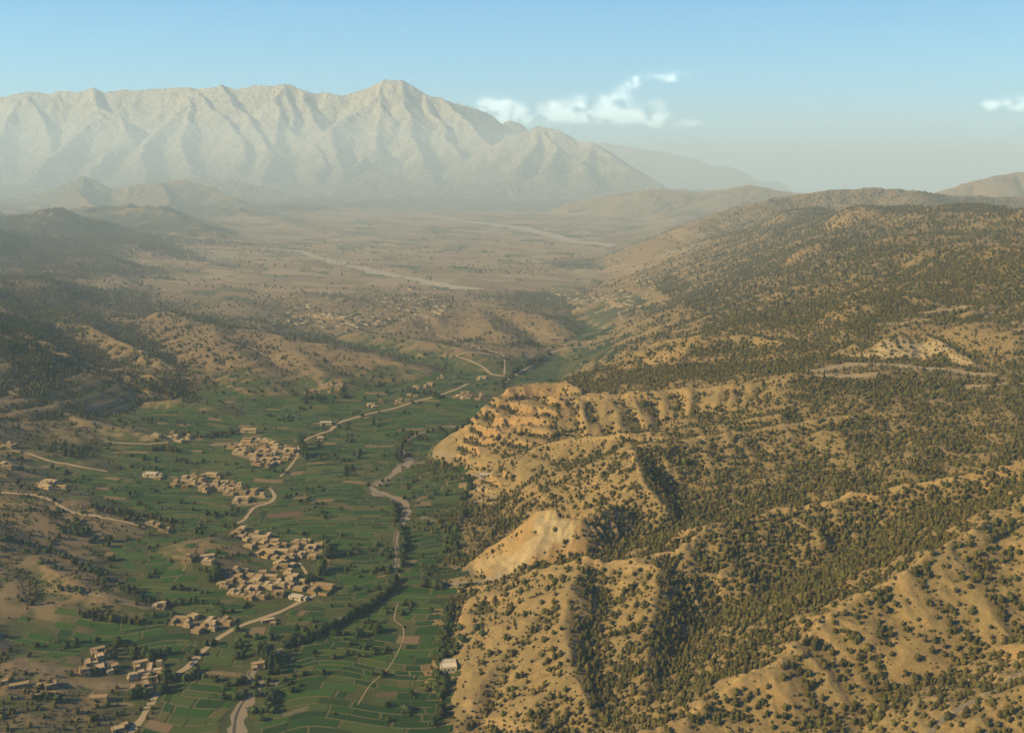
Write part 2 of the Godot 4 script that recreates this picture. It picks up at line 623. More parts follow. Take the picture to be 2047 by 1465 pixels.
func land_meshes() -> void:
	var names := ["valley_ground", "hillside", "hills", "plain", "mountains", "hills"]
	var labels := ["flat green valley floor with fields, villages and a dry river", "sandy gullied hillside dotted with dark trees, right of the valley", "low brown and wooded hills left of the valley", "hazy tan plain of strip fields beyond the valley", "high pale bare mountain range behind the plain", "dark wooded hills rising to the skyline on the right"]
	var normals: Array = []
	normals.resize(NR)
	var id := WorkerThreadPool.add_group_task(func(i: int) -> void: normals[i] = normal_row(i), NR)
	WorkerThreadPool.wait_for_group_task_completion(id)
	for r in 6:
		var v := PackedVector3Array()
		var n := PackedVector3Array()
		var c := PackedColorArray()
		var idx := PackedInt32Array()
		var last := PackedInt32Array()
		last.resize(NC)
		last.fill(-1)
		for i in NR - 1:
			var next := PackedInt32Array()
			next.resize(NC)
			next.fill(-1)
			var mine: PackedByteArray = reg[i]
			if mine.find(r) >= 0:
				var ha: PackedFloat32Array = ht[i]
				var hb: PackedFloat32Array = ht[i + 1]
				var na_: PackedVector3Array = normals[i]
				var nb_: PackedVector3Array = normals[i + 1]
				var ca: PackedColorArray = col[i]
				var cb: PackedColorArray = col[i + 1]
				var da := rows_d[i]
				var db := rows_d[i + 1]
				for j in NC - 1:
					if mine[j] != r:
						continue
					for jj in [j, j + 1]:
						if last[jj] < 0:
							last[jj] = v.size()
							v.append(Vector3((U0 + (U1 - U0) * jj / (NC - 1)) * da, ha[jj], -da))
							n.append(na_[jj])
							c.append(ca[jj])
						if next[jj] < 0:
							next[jj] = v.size()
							v.append(Vector3((U0 + (U1 - U0) * jj / (NC - 1)) * db, hb[jj], -db))
							n.append(nb_[jj])
							c.append(cb[jj])
					idx.append_array([last[j], next[j], last[j + 1], last[j + 1], next[j], next[j + 1]])
			last = next
		if idx.size():
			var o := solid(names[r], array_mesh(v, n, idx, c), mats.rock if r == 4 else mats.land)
			tag(o, labels[r], "terrain", "", "structure")


func normal_row(i: int) -> PackedVector3Array:
	var out := PackedVector3Array()
	out.resize(NC)
	for j in NC:
		out[j] = slope_at(i, j, 1)
	return out


func land_data() -> void:
	ctl.append_array([-0.09, 6.677, 0, 0.15, 0, 0, 1, 0.3, 0, -0.177, 6.697, 0, 0.15, 0, 0, 1, 0.3, 0, -0.254, 6.697, 0, 0.15, 0, 0, 1, 0.3, 0, -0.341, 6.693, 2, 0.15, 0, 0, 1, 0.3, 0, -0.121, 6.777, 0, 0.15, 0, 0, 1, 0.3, 0, -0.203, 6.777, 0, 0.15, 0, 0, 1, 0.3, 0, -0.285, 6.757, 0, 0.15, 0, 0, 1, 0.3, 0, -0.327, 6.792, 3, 0.15, 0, 0, 1, 0.3, 0, -0.099, 6.886, 0, 0.15, 0, 0, 1, 0.3, 0, -0.174, 6.886, 0, 0.15, 0, 0, 1, 0.3, 0, -0.227, 6.884, 1, 0.15, 0, 0, 1, 0.3, 0, -0.281, 6.88, 3, 0.15, 0, 0, 1, 0.3, 0, -0.087, 7.003, 1, 0.15, 0, 0, 1, 0.3, 0, -0.161, 7.003, 1, 0.15, 0, 0, 1, 0.3, 0, -0.215, 6.977, 2, 0.15, 0, 0, 1, 0.3, 0, -0.247, 6.948, 4, 0.15, 0, 0, 1, 0.3, 0, -0.075, 7.136, 1, 0.15, 0, 0, 1, 0.3, 0, -0.149, 7.136, 1, 0.15, 0, 0, 1, 0.3, 0, -0.186, 7.106, 2, 0.15, 0, 0, 1, 0.3, 0, -0.064, 7.283, 2, 0.15, 0, 0, 1, 0.3, 0, -0.116, 7.283, 2, 0.15, 0, 0, 1, 0.3, 0, -0.179, 7.283, 2, 0.15, 0, 0, 1, 0.3, 0, -0.222, 7.187, 4, 0.15, 0, 0, 1, 0.3, 0, -0.219, 7.364, 3, 0.15, 0, 0, 1, 0.3, 0, -0.167, 7.399, 3, 0.15, 0, 0, 1, 0.3, 0, -0.115, 7.453, 3, 0.15, 0, 0, 1, 0.3, 0, -0.069, 7.453, 3, 0.15, 0, 0, 1, 0.3, 0, -0.166, 7.508, 4, 0.15, 0, 0, 1, 0.3, 0, -0.089, 7.589, 4, 0.15, 0, 0, 1, 0.3, 0, -0.038, 7.61, 4, 0.15, 0, 0, 1, 0.3, 0, -0.063, 7.652, 5, 0.15, 0, 0, 1, 0.3, 0, -0.012, 7.674, 5, 0.15, 0, 0, 1, 0.3, 0, 0.013, 7.767, 6, 0.15, 0, 0, 1, 0.3, 0, 0.064, 7.816, 7, 0.15, 0, 0, 1, 0.3, 0, 0.089, 7.923, 8, 0.15, 0, 0, 1, 0.3, 0, 0.114, 8.027, 9, 0.15, 0, 0, 1, 0.3, 0, 0.039, 7.793, 6, 0.15, 0, 0, 1, 0.3, 0, 0.079, 7.793, 6, 0.15, 0, 0, 1, 0.3, 0, -0.135, 7.548, 4, 0.15, 0, 0, 1, 0.3, 0, -0.192, 7.468, 5, 0.15, 0, 0, 1, 0.3, 0, 0.104, 7.981, 9, 0.15, 0, 0, 1, 0.3, 0, 0.129, 8.066, 14, 0.15, 0, 0, 1, 0.3, 0, -0.376, 6.788, 5, 0.5, 0, 0.06, 0.9, 0.6, 0, -0.415, 6.879, 9, 0.5, 0, 0.06, 0.9, 0.6, 0, -0.37, 6.952, 8, 0.5, 0, 0.06, 0.9, 0.6, 0, -0.32, 7.015, 8, 0.5, 0, 0.06, 0.9, 0.6, 0, -0.287, 7.054, 8, 0.5, 0, 0.06, 0.9, 0.6, 0, -0.382, 7.055, 14, 0.5, 0, 0.06, 0.9, 0.6, 0, -0.338, 7.146, 10, 0.5, 0, 0.06, 0.9, 0.6, 0, -0.284, 7.242, 7, 0.5, 0, 0.06, 0.9, 0.6, 0, -0.312, 7.387, 9, 0.5, 0, 0.06, 0.9, 0.6, 0, -0.374, 7.394, 14, 0.5, 0, 0.06, 0.9, 0.6, 0, -0.414, 7.422, 18, 0.5, 0, 0.06, 0.9, 0.6, 0, -0.403, 7.251, 18, 0.5, 0, 0.06, 0.9, 0.6, 0, -0.361, 7.263, 12, 0.5, 0, 0.06, 0.9, 0.6, 0, -0.295, 7.473, 12, 0.5, 0, 0.06, 0.9, 0.6, 0, -0.248, 7.52, 8, 0.5, 0, 0.06, 0.9, 0.6, 0, -0.236, 7.664, 10, 0.5, 0, 0.06, 0.9, 0.6, 0, -0.195, 7.683, 12, 0.5, 0, 0.06, 0.9, 0.6, 0, -0.134, 7.713, 9, 0.5, 0, 0.06, 0.9, 0.6, 0])
	ctl.append_array([-0.47, 6.846, 14, 0.5, 0, 0.06, 0.9, 0.6, 0, -0.515, 6.896, 18, 0.5, 0, 0.06, 0.9, 0.6, 0, -0.479, 7.299, 26, 0.5, 0, 0.06, 0.9, 0.6, 0, -0.421, 7.573, 22, 0.5, 0, 0.06, 0.9, 0.6, 0, -0.345, 7.56, 18, 0.5, 0, 0.06, 0.9, 0.6, 0, -0.308, 7.625, 18, 0.5, 0, 0.06, 0.9, 0.6, 0, -0.277, 7.698, 16, 0.5, 0, 0.06, 0.9, 0.6, 0, -0.237, 7.602, 8, 0.5, 0, 0.06, 0.9, 0.6, 0, -0.165, 7.626, 7, 0.5, 0, 0.06, 0.9, 0.6, 0, -0.093, 7.731, 12, 0.5, 0, 0.06, 0.9, 0.6, 0, -0.037, 7.78, 12, 0.5, 0, 0.06, 0.9, 0.6, 0, -0.063, 7.82, 18, 0.5, 0, 0.06, 0.9, 0.6, 0, -0.103, 7.86, 25, 0.5, 0, 0.06, 0.9, 0.6, 0, -0.501, 6.755, 16, 2.5, 2, 0.13, 0.52, 0.7, 2, -0.541, 6.716, 20, 2.5, 2, 0.13, 0.52, 0.7, 2, -0.446, 6.78, 9, 2.5, 2, 0.13, 0.52, 0.7, 2, -0.476, 6.726, 10, 2.5, 2, 0.13, 0.52, 0.7, 2, -0.405, 6.73, 3, 2.5, 2, 0.13, 0.52, 0.7, 2, -0.61, 6.724, 26, 2.5, 2, 0.13, 0.52, 0.7, 2, -0.492, 6.931, 24, 2.5, 2, 0.13, 0.52, 0.7, 2, -0.6, 6.861, 40, 2.5, 2, 0.13, 0.52, 0.7, 2, -0.543, 6.958, 35, 2.5, 2, 0.13, 0.52, 0.7, 2, -0.437, 6.99, 20, 2.5, 2, 0.13, 0.52, 0.7, 2, -0.503, 7.153, 42, 2.5, 2, 0.13, 0.52, 0.7, 2, -0.578, 7.082, 60, 2.5, 2, 0.13, 0.52, 0.7, 2, -0.441, 7.172, 26, 2.5, 2, 0.13, 0.52, 0.7, 2, -0.53, 7.295, 44, 2.5, 2, 0.13, 0.52, 0.7, 2, -0.581, 7.277, 60, 2.5, 2, 0.13, 0.52, 0.7, 2, -0.454, 7.437, 38, 2.5, 2, 0.13, 0.52, 0.7, 2, -0.504, 7.475, 48, 2.5, 2, 0.13, 0.52, 0.7, 2, -0.565, 7.426, 70, 2.5, 2, 0.13, 0.52, 0.7, 2, -0.339, 7.109, 14, 2.5, 2, 0.13, 0.52, 0.7, 2, -0.318, 7.102, 14, 2.5, 2, 0.13, 0.52, 0.7, 2, -0.49, 7.603, 60, 5, 14, 0.37, 0.1, 0.7, 2, -0.562, 7.509, 90, 5, 14, 0.41, 0.1, 0.7, 2, -0.429, 7.638, 55, 5, 14, 0.37, 0.1, 0.7, 2, -0.378, 7.661, 45, 5, 14, 0.31, 0.1, 0.7, 2, -0.487, 7.7, 95, 5, 14, 0.58, 0.1, 0.7, 2, -0.568, 7.61, 130, 5, 14, 0.61, 0.1, 0.7, 2, -0.426, 7.753, 85, 5, 14, 0.54, 0.1, 0.7, 2, -0.365, 7.8, 65, 5, 14, 0.41, 0.1, 0.7, 2, -0.454, 7.82, 120, 5, 14, 0.61, 0.1, 0.7, 2, -0.513, 7.806, 150, 5, 14, 0.65, 0.1, 0.7, 2, -0.588, 7.685, 190, 5, 14, 0.65, 0.1, 0.7, 2, -0.388, 7.917, 95, 5, 14, 0.41, 0.1, 0.7, 2, -0.338, 7.908, 85, 5, 14, 0.31, 0.1, 0.7, 2, -0.326, 7.721, 40, 5, 14, 0.24, 0.1, 0.7, 2, -0.354, 7.627, 28, 5, 14, 0.2, 0.1, 0.7, 2, -0.291, 7.726, 38, 5, 14, 0.2, 0.1, 0.7, 2, -0.274, 7.823, 55, 3, 6, 0.16, 0.12, 0.85, 2, -0.214, 7.784, 35, 3, 6, 0.16, 0.12, 0.85, 2, -0.235, 7.734, 22, 3, 6, 0.16, 0.12, 0.85, 2, -0.174, 7.739, 20, 3, 6, 0.16, 0.12, 0.85, 2, -0.305, 7.783, 60, 3, 6, 0.16, 0.12, 0.85, 2, -0.263, 7.939, 72, 3, 6, 0.16, 0.12, 0.85, 2, -0.193, 8, 45, 3, 6, 0.16, 0.12, 0.85, 2, -0.153, 7.978, 40, 3, 6, 0.16, 0.12, 0.85, 2, -0.112, 7.951, 38, 3, 6, 0.16, 0.12, 0.85, 2, -0.083, 7.849, 30, 3, 6, 0.16, 0.12, 0.85, 2, -0.132, 8.039, 58, 3, 6, 0.16, 0.12, 0.85, 2])
	ctl.append_array([-0.087, 8.071, 60, 3, 6, 0.16, 0.12, 0.85, 2, -0.042, 7.952, 52, 3, 6, 0.16, 0.12, 0.85, 2, -0.012, 7.867, 35, 3, 6, 0.16, 0.12, 0.85, 2, 0.028, 7.937, 30, 3, 6, 0.16, 0.12, 0.85, 2, 0.038, 8.057, 50, 3, 6, 0.16, 0.12, 0.85, 2, -0.032, 7.839, 35, 3, 6, 0.16, 0.12, 0.85, 2, -0.233, 7.982, 38, 0.8, 0, 0.15, 0.75, 0.5, 2, -0.188, 7.924, 22, 0.8, 0, 0.15, 0.75, 0.5, 2, -0.153, 7.899, 20, 0.8, 0, 0.15, 0.75, 0.5, 2, -0.113, 7.856, 20, 0.8, 0, 0.15, 0.75, 0.5, 2, -0.073, 7.766, 13, 0.8, 0, 0.15, 0.75, 0.5, 2, 0.018, 7.911, 14, 0.8, 0, 0.15, 0.75, 0.5, 2, 0.064, 8.057, 18, 0.8, 0, 0.15, 0.75, 0.5, 2, 0.088, 8.122, 20, 0.8, 0, 0.15, 0.75, 0.5, 2, 0.038, 8.164, 35, 0.8, 0, 0.15, 0.75, 0.5, 2, -0.213, 8.006, 42, 0.8, 0, 0.15, 0.75, 0.5, 2, -0.336, 8.141, 80, 1.6, 5, 0.05, 0.18, 0.7, 3, -0.41, 8.126, 120, 1.6, 5, 0.05, 0.18, 0.7, 3, -0.286, 8.245, 72, 1.6, 5, 0.05, 0.18, 0.7, 3, -0.211, 8.259, 66, 1.6, 5, 0.05, 0.18, 0.7, 3, -0.136, 8.268, 62, 1.6, 5, 0.05, 0.18, 0.7, 3, -0.062, 8.238, 56, 1.6, 5, 0.05, 0.18, 0.7, 3, -0.012, 8.291, 52, 1.6, 5, 0.05, 0.18, 0.7, 3, 0.038, 8.269, 42, 1.6, 5, 0.05, 0.18, 0.7, 3, 0.088, 8.321, 38, 1.6, 5, 0.05, 0.18, 0.7, 3, 0.133, 8.326, 36, 1.6, 5, 0.05, 0.18, 0.7, 3, 0.138, 8.187, 24, 1.6, 5, 0.05, 0.18, 0.7, 3, -0.359, 8.332, 95, 1.6, 5, 0.05, 0.18, 0.7, 3, -0.26, 8.426, 78, 1.6, 5, 0.05, 0.18, 0.7, 3, -0.16, 8.495, 72, 1.6, 5, 0.05, 0.18, 0.7, 3, -0.061, 8.504, 68, 1.6, 5, 0.05, 0.18, 0.7, 3, 0.038, 8.523, 60, 1.6, 5, 0.05, 0.18, 0.7, 3, 0.112, 8.549, 48, 1.6, 5, 0.05, 0.18, 0.7, 3, 0.147, 8.449, 45, 1.6, 5, 0.05, 0.18, 0.7, 3, -0.309, 8.485, 100, 1.6, 5, 0.05, 0.18, 0.7, 3, -0.209, 8.637, 90, 1.6, 5, 0.05, 0.18, 0.7, 3, -0.11, 8.722, 84, 1.6, 5, 0.05, 0.18, 0.7, 3, -0.012, 8.736, 78, 1.6, 5, 0.05, 0.18, 0.7, 3, 0.087, 8.755, 70, 1.6, 5, 0.05, 0.18, 0.7, 3, 0.137, 8.764, 66, 1.6, 5, 0.05, 0.18, 0.7, 3, -0.258, 8.732, 110, 1.6, 5, 0.05, 0.18, 0.7, 3, -0.159, 8.851, 95, 1.6, 5, 0.05, 0.18, 0.7, 3, -0.061, 8.901, 92, 1.6, 5, 0.05, 0.18, 0.7, 3, 0.038, 8.916, 86, 1.6, 5, 0.05, 0.18, 0.7, 3, 0.112, 8.966, 84, 1.6, 5, 0.05, 0.18, 0.7, 3, -0.184, 8.985, 115, 1.6, 5, 0.05, 0.18, 0.7, 3, -0.11, 9.049, 110, 1.6, 5, 0.05, 0.18, 0.7, 3, -0.012, 9.075, 100, 1.6, 5, 0.05, 0.18, 0.7, 3, 0.062, 9.119, 95, 1.6, 5, 0.05, 0.18, 0.7, 3, -0.268, 8.849, 130, 1.6, 5, 0.05, 0.18, 0.7, 3, -0.495, 7.985, 170, 3, 12, 0.5, 0.2, 0.7, 2, -0.449, 8.137, 150, 3, 12, 0.5, 0.2, 0.7, 2, -0.433, 8.294, 150, 3, 12, 0.5, 0.2, 0.7, 2, -0.56, 7.856, 210, 3, 12, 0.5, 0.2, 0.7, 2, -0.383, 8.469, 130, 3, 12, 0.5, 0.2, 0.7, 2, -0.012, 8, 45, 2.5, 3, 0.1, 0.15, 0.6, 2, -0.072, 8.013, 62, 2.5, 3, 0.1, 0.15, 0.6, 2, -0.032, 8.099, 64, 2.5, 3, 0.1, 0.15, 0.6, 2, -0.233, 8.002, 44, 2.5, 3, 0.1, 0.15, 0.6, 2, -0.272, 8.012, 70, 2.5, 3, 0.1, 0.15, 0.6, 2])
	ctl.append_array([-0.476, 8.358, 190, 4, 30, 0.85, 0.1, 0.8, 2, -0.407, 8.459, 180, 4, 30, 0.85, 0.1, 0.8, 2, -0.565, 8.252, 240, 4, 40, 0.85, 0.1, 0.8, 2, -0.342, 8.646, 170, 4, 30, 0.85, 0.1, 0.8, 2, -0.356, 8.736, 230, 4, 60, 0.85, 0.1, 0.8, 2, -0.454, 8.512, 260, 4, 60, 0.85, 0.1, 0.8, 2, -0.553, 8.33, 300, 4, 60, 0.85, 0.1, 0.8, 2, -0.297, 8.906, 180, 4, 50, 0.85, 0.1, 0.8, 2, -0.238, 9.053, 150, 4, 40, 0.85, 0.1, 0.8, 2, -0.198, 9.179, 150, 4, 40, 0.85, 0.1, 0.8, 2, -0.502, 9.259, 156.6, 5, 60, 0.5, 0.05, 0.7, 4, -0.404, 9.259, 166.7, 5, 60, 0.5, 0.05, 0.7, 4, -0.306, 9.269, 173.8, 5, 60, 0.5, 0.05, 0.7, 4, -0.227, 9.324, 133.7, 5, 60, 0.5, 0.05, 0.7, 4, -0.159, 9.35, 135, 5, 60, 0.5, 0.05, 0.7, 4, -0.085, 9.35, 135, 5, 50, 0.5, 0.05, 0.7, 4, -0.012, 9.35, 101.6, 5, 40, 0.5, 0.05, 0.7, 4, 0.062, 9.333, 97.5, 5, 30, 0.5, 0.05, 0.7, 4, 0.136, 9.259, 120.9, 5, 30, 0.5, 0.05, 0.7, 4, -0.574, 9.51, 305.9, 6, 90, 0.25, 0, 0.5, 4, -0.501, 9.473, 219.2, 6, 90, 0.25, 0, 0.5, 4, -0.403, 9.473, 219.2, 6, 90, 0.25, 0, 0.5, 4, -0.305, 9.473, 219.2, 6, 90, 0.25, 0, 0.5, 4, -0.207, 9.473, 219.2, 6, 90, 0.25, 0, 0.5, 4, -0.109, 9.473, 219.2, 6, 90, 0.25, 0, 0.5, 4, -0.012, 9.473, 187.9, 6, 90, 0.25, 0, 0.5, 4, 0.086, 9.473, 156.5, 6, 90, 0.25, 0, 0.5, 4, 0.16, 9.473, 137.7, 6, 90, 0.25, 0, 0.5, 4, 0.234, 9.473, 74.8, 6, 90, 0.25, 0, 0.5, 4, 0.332, 9.51, 32.3, 6, 90, 0.25, 0, 0.5, 4, 0.479, 9.547, 14.9, 6, 90, 0.25, 0, 0.5, 4, 0.577, 9.547, 14.9, 6, 90, 0.25, 0, 0.5, 4, -0.658, 9.852, -150, 6, 60, 0.1, 0, 0.5, 4, -0.658, 10.127, -250, 6, 40, 0.1, 0, 0.5, 4, -0.509, 9.852, -150, 6, 60, 0.1, 0, 0.5, 4, -0.509, 10.127, -250, 6, 40, 0.1, 0, 0.5, 4, -0.36, 9.852, -150, 6, 60, 0.1, 0, 0.5, 4, -0.36, 10.127, -250, 6, 40, 0.1, 0, 0.5, 4, -0.21, 9.852, -150, 6, 60, 0.1, 0, 0.5, 4, -0.21, 10.127, -250, 6, 40, 0.1, 0, 0.5, 4, -0.061, 9.852, -150, 6, 60, 0.1, 0, 0.5, 4, -0.061, 10.127, -250, 6, 40, 0.1, 0, 0.5, 4, 0.088, 9.852, -420, 6, 60, 0.1, 0, 0.5, 4, 0.088, 10.127, -560, 6, 40, 0.1, 0, 0.5, 4, 0.237, 9.852, -420, 6, 60, 0.1, 0, 0.5, 4, 0.237, 10.127, -560, 6, 40, 0.1, 0, 0.5, 4, 0.386, 9.852, -420, 6, 60, 0.1, 0, 0.5, 4, 0.386, 10.127, -560, 6, 40, 0.1, 0, 0.5, 4, 0.535, 9.852, -420, 6, 60, 0.1, 0, 0.5, 4, 0.535, 10.127, -560, 6, 40, 0.1, 0, 0.5, 4, 0.684, 9.852, -420, 6, 60, 0.1, 0, 0.5, 4, 0.684, 10.127, -560, 6, 40, 0.1, 0, 0.5, 4, -0.051, 6.691, 3, 5, 0, 0.3, 0, 0.12, 1, -0.067, 6.825, 3, 5, 0, 0.3, 0, 0.12, 1, -0.05, 6.971, 5, 5, 0, 0.3, 0, 0.12, 1, -0.039, 7.128, 5, 5, 0, 0.4, 0, 0.12, 1, -0.033, 7.244, 6, 5, 0, 0.4, 0, 0.12, 1, -0.038, 7.337, 8, 5, 0, 0.3, 0, 0.12, 1, -0.048, 7.415, 4, 5, 0, 0.3, 0, 0.12, 1, 0.042, 6.662, 22, 5, 0, 0.45, 0, 0.12, 1])
	ctl.append_array([0.124, 6.646, 34, 5, 0, 0.5, 0, 0.12, 1, 0.177, 6.703, 30, 5, 0, 0.8, 0, 0.12, 1, 0.23, 6.773, 38, 5, 0, 0.9, 0, 0.12, 1, 0.286, 6.852, 48, 5, 0, 0.9, 0, 0.12, 1, 0.333, 6.89, 60, 5, 0, 0.9, 0, 0.12, 1, 0.383, 6.943, 78, 5, 0, 0.9, 0, 0.12, 1, 0.433, 6.977, 98, 5, 0, 0.9, 0, 0.12, 1, 0.483, 7.005, 118, 5, 0, 0.9, 0, 0.12, 1, 0.547, 7.013, 150, 5, 0, 0.9, 0, 0.12, 1, 0.37, 6.527, 78, 5, 0, 0.55, 0, 0.12, 1, 0.463, 6.531, 84, 5, 0, 0.4, 0, 0.12, 1, 0.552, 6.591, 110, 5, 0, 0.4, 0, 0.12, 1, 0.629, 6.588, 150, 5, 0, 0.5, 0, 0.12, 1, 0.261, 6.569, 60, 5, 0, 0.5, 0, 0.12, 1, 0.535, 6.486, 95, 5, 0, 0.7, 0, 0.12, 1, 0.613, 6.456, 130, 5, 0, 0.7, 0, 0.12, 1, -0.013, 6.973, 10, 5, 0, 0.4, 0, 0.12, 1, -0.007, 7.041, 14, 5, 0, 0.2, 0, 0.12, 1, 0.051, 7.049, 36, 5, 0, 0.3, 0, 0.12, 1, 0.108, 7.043, 55, 5, 0, 0.9, 0, 0.12, 1, 0.161, 7.032, 66, 5, 0, 0.95, 0, 0.12, 1, 0.207, 7.053, 78, 5, 0, 0.9, 0, 0.12, 1, 0.279, 7.084, 92, 5, 0, 0.7, 0, 0.12, 1, 0.351, 7.083, 112, 5, 0, 0.6, 0, 0.12, 1, 0.428, 7.064, 135, 5, 0, 0.6, 0, 0.12, 1, 0.504, 7.046, 160, 5, 0, 0.6, 0, 0.12, 1, -0.002, 7.167, 14, 5, 0, 0.6, 0, 0.12, 1, 0.04, 7.213, 36, 5, 0, 0.6, 0, 0.12, 1, 0.092, 7.185, 56, 5, 0, 0.5, 0, 0.12, 1, 0.144, 7.141, 68, 5, 0, 0.6, 0, 0.12, 1, 0.221, 7.159, 88, 5, 0, 0.6, 0, 0.12, 1, 0.298, 7.151, 105, 5, 0, 0.65, 0, 0.12, 1, 0.374, 7.171, 125, 5, 0, 0.65, 0, 0.12, 1, 0.451, 7.163, 142, 5, 0, 0.6, 0, 0.12, 1, 0.528, 7.13, 160, 5, 0, 0.6, 0, 0.12, 1, -0.012, 7.325, 22, 5, 0, 0.35, 0, 0.12, 1, 0.04, 7.299, 42, 5, 0, 0.35, 0, 0.12, 1, 0.091, 7.327, 62, 5, 0, 0.35, 0, 0.12, 1, 0.143, 7.289, 78, 5, 0, 0.7, 0, 0.12, 1, 0.193, 7.323, 88, 5, 0, 0.5, 0, 0.12, 1, 0.27, 7.282, 112, 5, 0, 0.6, 0, 0.12, 1, 0.347, 7.241, 135, 5, 0, 0.6, 0, 0.12, 1, 0.423, 7.246, 148, 5, 0, 0.55, 0, 0.12, 1, 0.499, 7.218, 165, 5, 0, 0.55, 0, 0.12, 1, -0.012, 7.452, 22, 5, 0, 0.3, 0, 0.12, 1, 0.039, 7.452, 40, 5, 0, 0.3, 0, 0.12, 1, 0.116, 7.391, 76, 5, 0, 0.3, 0, 0.12, 1, 0.193, 7.379, 98, 5, 0, 0.4, 0, 0.12, 1, 0.294, 7.334, 140, 5, 0, 0.6, 0, 0.12, 1, 0.37, 7.322, 152, 5, 0, 0.6, 0, 0.12, 1, 0.447, 7.276, 160, 5, 0, 0.6, 0, 0.12, 1, 0.523, 7.286, 172, 5, 0, 0.5, 0, 0.12, 1, 0.6, 7.184, 190, 5, 0, 0.5, 0, 0.12, 1, 0.08, 7.608, 60, 3, 2, 0.5, 0, 0.2, 1, 0.115, 7.629, 75, 3, 2, 0.7, 0, 0.2, 1, 0.166, 7.569, 100, 3, 2, 0.8, 0, 0.2, 1, 0.216, 7.504, 125, 3, 2, 0.75, 0, 0.2, 1, 0.267, 7.466, 148, 3, 2, 0.6, 0, 0.2, 1, 0.303, 7.397, 163, 3, 2, 0.25, 0, 0.2, 1, 0.384, 7.4, 168, 3, 2, 0.1, 0, 0.2, 1])
	ctl.append_array([0.46, 7.359, 170, 3, 2, 0.3, 0, 0.2, 1, 0.521, 7.352, 178, 3, 2, 0.5, 0, 0.2, 1, 0.597, 7.327, 190, 3, 2, 0.5, 0, 0.2, 1, 0.342, 7.458, 166, 3, 2, 0.6, 0, 0.2, 1, 0.418, 7.436, 170, 3, 2, 0.5, 0, 0.2, 1, 0.13, 7.783, 60, 3, 2, 0.6, 0, 0.2, 1, 0.19, 7.642, 118, 3, 2, 0.6, 0, 0.2, 1, 0.241, 7.616, 128, 3, 2, 0.6, 0, 0.2, 1, 0.301, 7.555, 150, 3, 2, 0.7, 0, 0.2, 1, 0.114, 7.899, 20, 3, 2, 0.3, 0, 0.2, 1, 0.134, 7.994, 25, 3.5, 4, 0.4, 0, 0.45, 5, 0.164, 7.943, 70, 3.5, 10, 0.8, 0, 0.45, 5, 0.214, 7.82, 120, 3.5, 12, 0.9, 0, 0.45, 5, 0.28, 7.708, 160, 3.5, 12, 0.9, 0, 0.45, 5, 0.34, 7.551, 195, 3.5, 8, 0.8, 0, 0.45, 5, 0.41, 7.542, 212, 3.5, 4, 0.4, 0, 0.45, 5, 0.471, 7.499, 215, 3.5, 10, 0.5, 0, 0.45, 5, 0.531, 7.464, 225, 3.5, 12, 0.5, 0, 0.45, 5, 0.617, 7.407, 240, 3.5, 12, 0.6, 0, 0.45, 5, 0.163, 8.124, 70, 3.5, 14, 0.7, 0, 0.45, 5, 0.148, 8.263, 45, 3.5, 8, 0.4, 0, 0.45, 5, 0.213, 7.974, 130, 3.5, 16, 0.9, 0, 0.45, 5, 0.288, 7.853, 185, 3.5, 18, 0.9, 0, 0.45, 5, 0.363, 7.638, 225, 3.5, 14, 0.8, 0, 0.45, 5, 0.438, 7.632, 232, 3.5, 14, 0.85, 0, 0.45, 5, 0.513, 7.621, 240, 3.5, 16, 0.85, 0, 0.45, 5, 0.588, 7.562, 255, 3.5, 16, 0.8, 0, 0.45, 5, 0.187, 8.245, 110, 3.5, 18, 0.8, 0, 0.45, 5, 0.262, 8.032, 200, 3.5, 22, 0.9, 0, 0.45, 5, 0.336, 7.83, 255, 3.5, 22, 0.9, 0, 0.45, 5, 0.411, 7.738, 265, 3.5, 20, 0.9, 0, 0.45, 5, 0.485, 7.745, 275, 3.5, 22, 0.9, 0, 0.45, 5, 0.585, 7.627, 300, 3.5, 22, 0.9, 0, 0.45, 5, 0.167, 8.485, 100, 3.5, 18, 0.7, 0, 0.45, 5, 0.236, 8.225, 210, 3.5, 26, 0.85, 0, 0.45, 5, 0.31, 7.968, 290, 3.5, 26, 0.8, 0, 0.45, 5, 0.384, 7.868, 310, 3.5, 26, 0.8, 0, 0.45, 5, 0.458, 7.884, 320, 3.5, 26, 0.75, 0, 0.45, 5, 0.532, 7.827, 330, 3.5, 26, 0.75, 0, 0.45, 5, 0.606, 7.766, 340, 3.5, 26, 0.75, 0, 0.45, 5, 0.156, 8.761, 130, 3.5, 24, 0.6, 0, 0.45, 5, 0.21, 8.533, 230, 3.5, 30, 0.8, 0, 0.45, 5, 0.283, 8.273, 330, 3.5, 24, 0.75, 0, 0.45, 5, 0.357, 8.085, 375, 3.5, 22, 0.6, 0, 0.45, 5, 0.431, 7.983, 380, 3.5, 22, 0.6, 0, 0.45, 5, 0.505, 7.883, 385, 3.5, 24, 0.6, 0, 0.45, 5, 0.578, 7.862, 400, 3.5, 24, 0.6, 0, 0.45, 5, 0.185, 8.987, 172.4, 4, 30, 0.4, 0, 0.5, 5, 0.234, 9.012, 204, 4, 30, 0.4, 0, 0.5, 5, 0.283, 9.012, 215.9, 4, 30, 0.4, 0, 0.5, 5, 0.357, 8.987, 222.8, 4, 30, 0.4, 0, 0.5, 5, 0.43, 8.987, 222.8, 4, 30, 0.4, 0, 0.5, 5, 0.504, 9.105, 188.2, 4, 30, 0.4, 0, 0.5, 5, 0.602, 9.105, 188.2, 4, 30, 0.4, 0, 0.5, 5, 0.161, 8.987, 152.9, 4, 30, 0.4, 0, 0.5, 5])
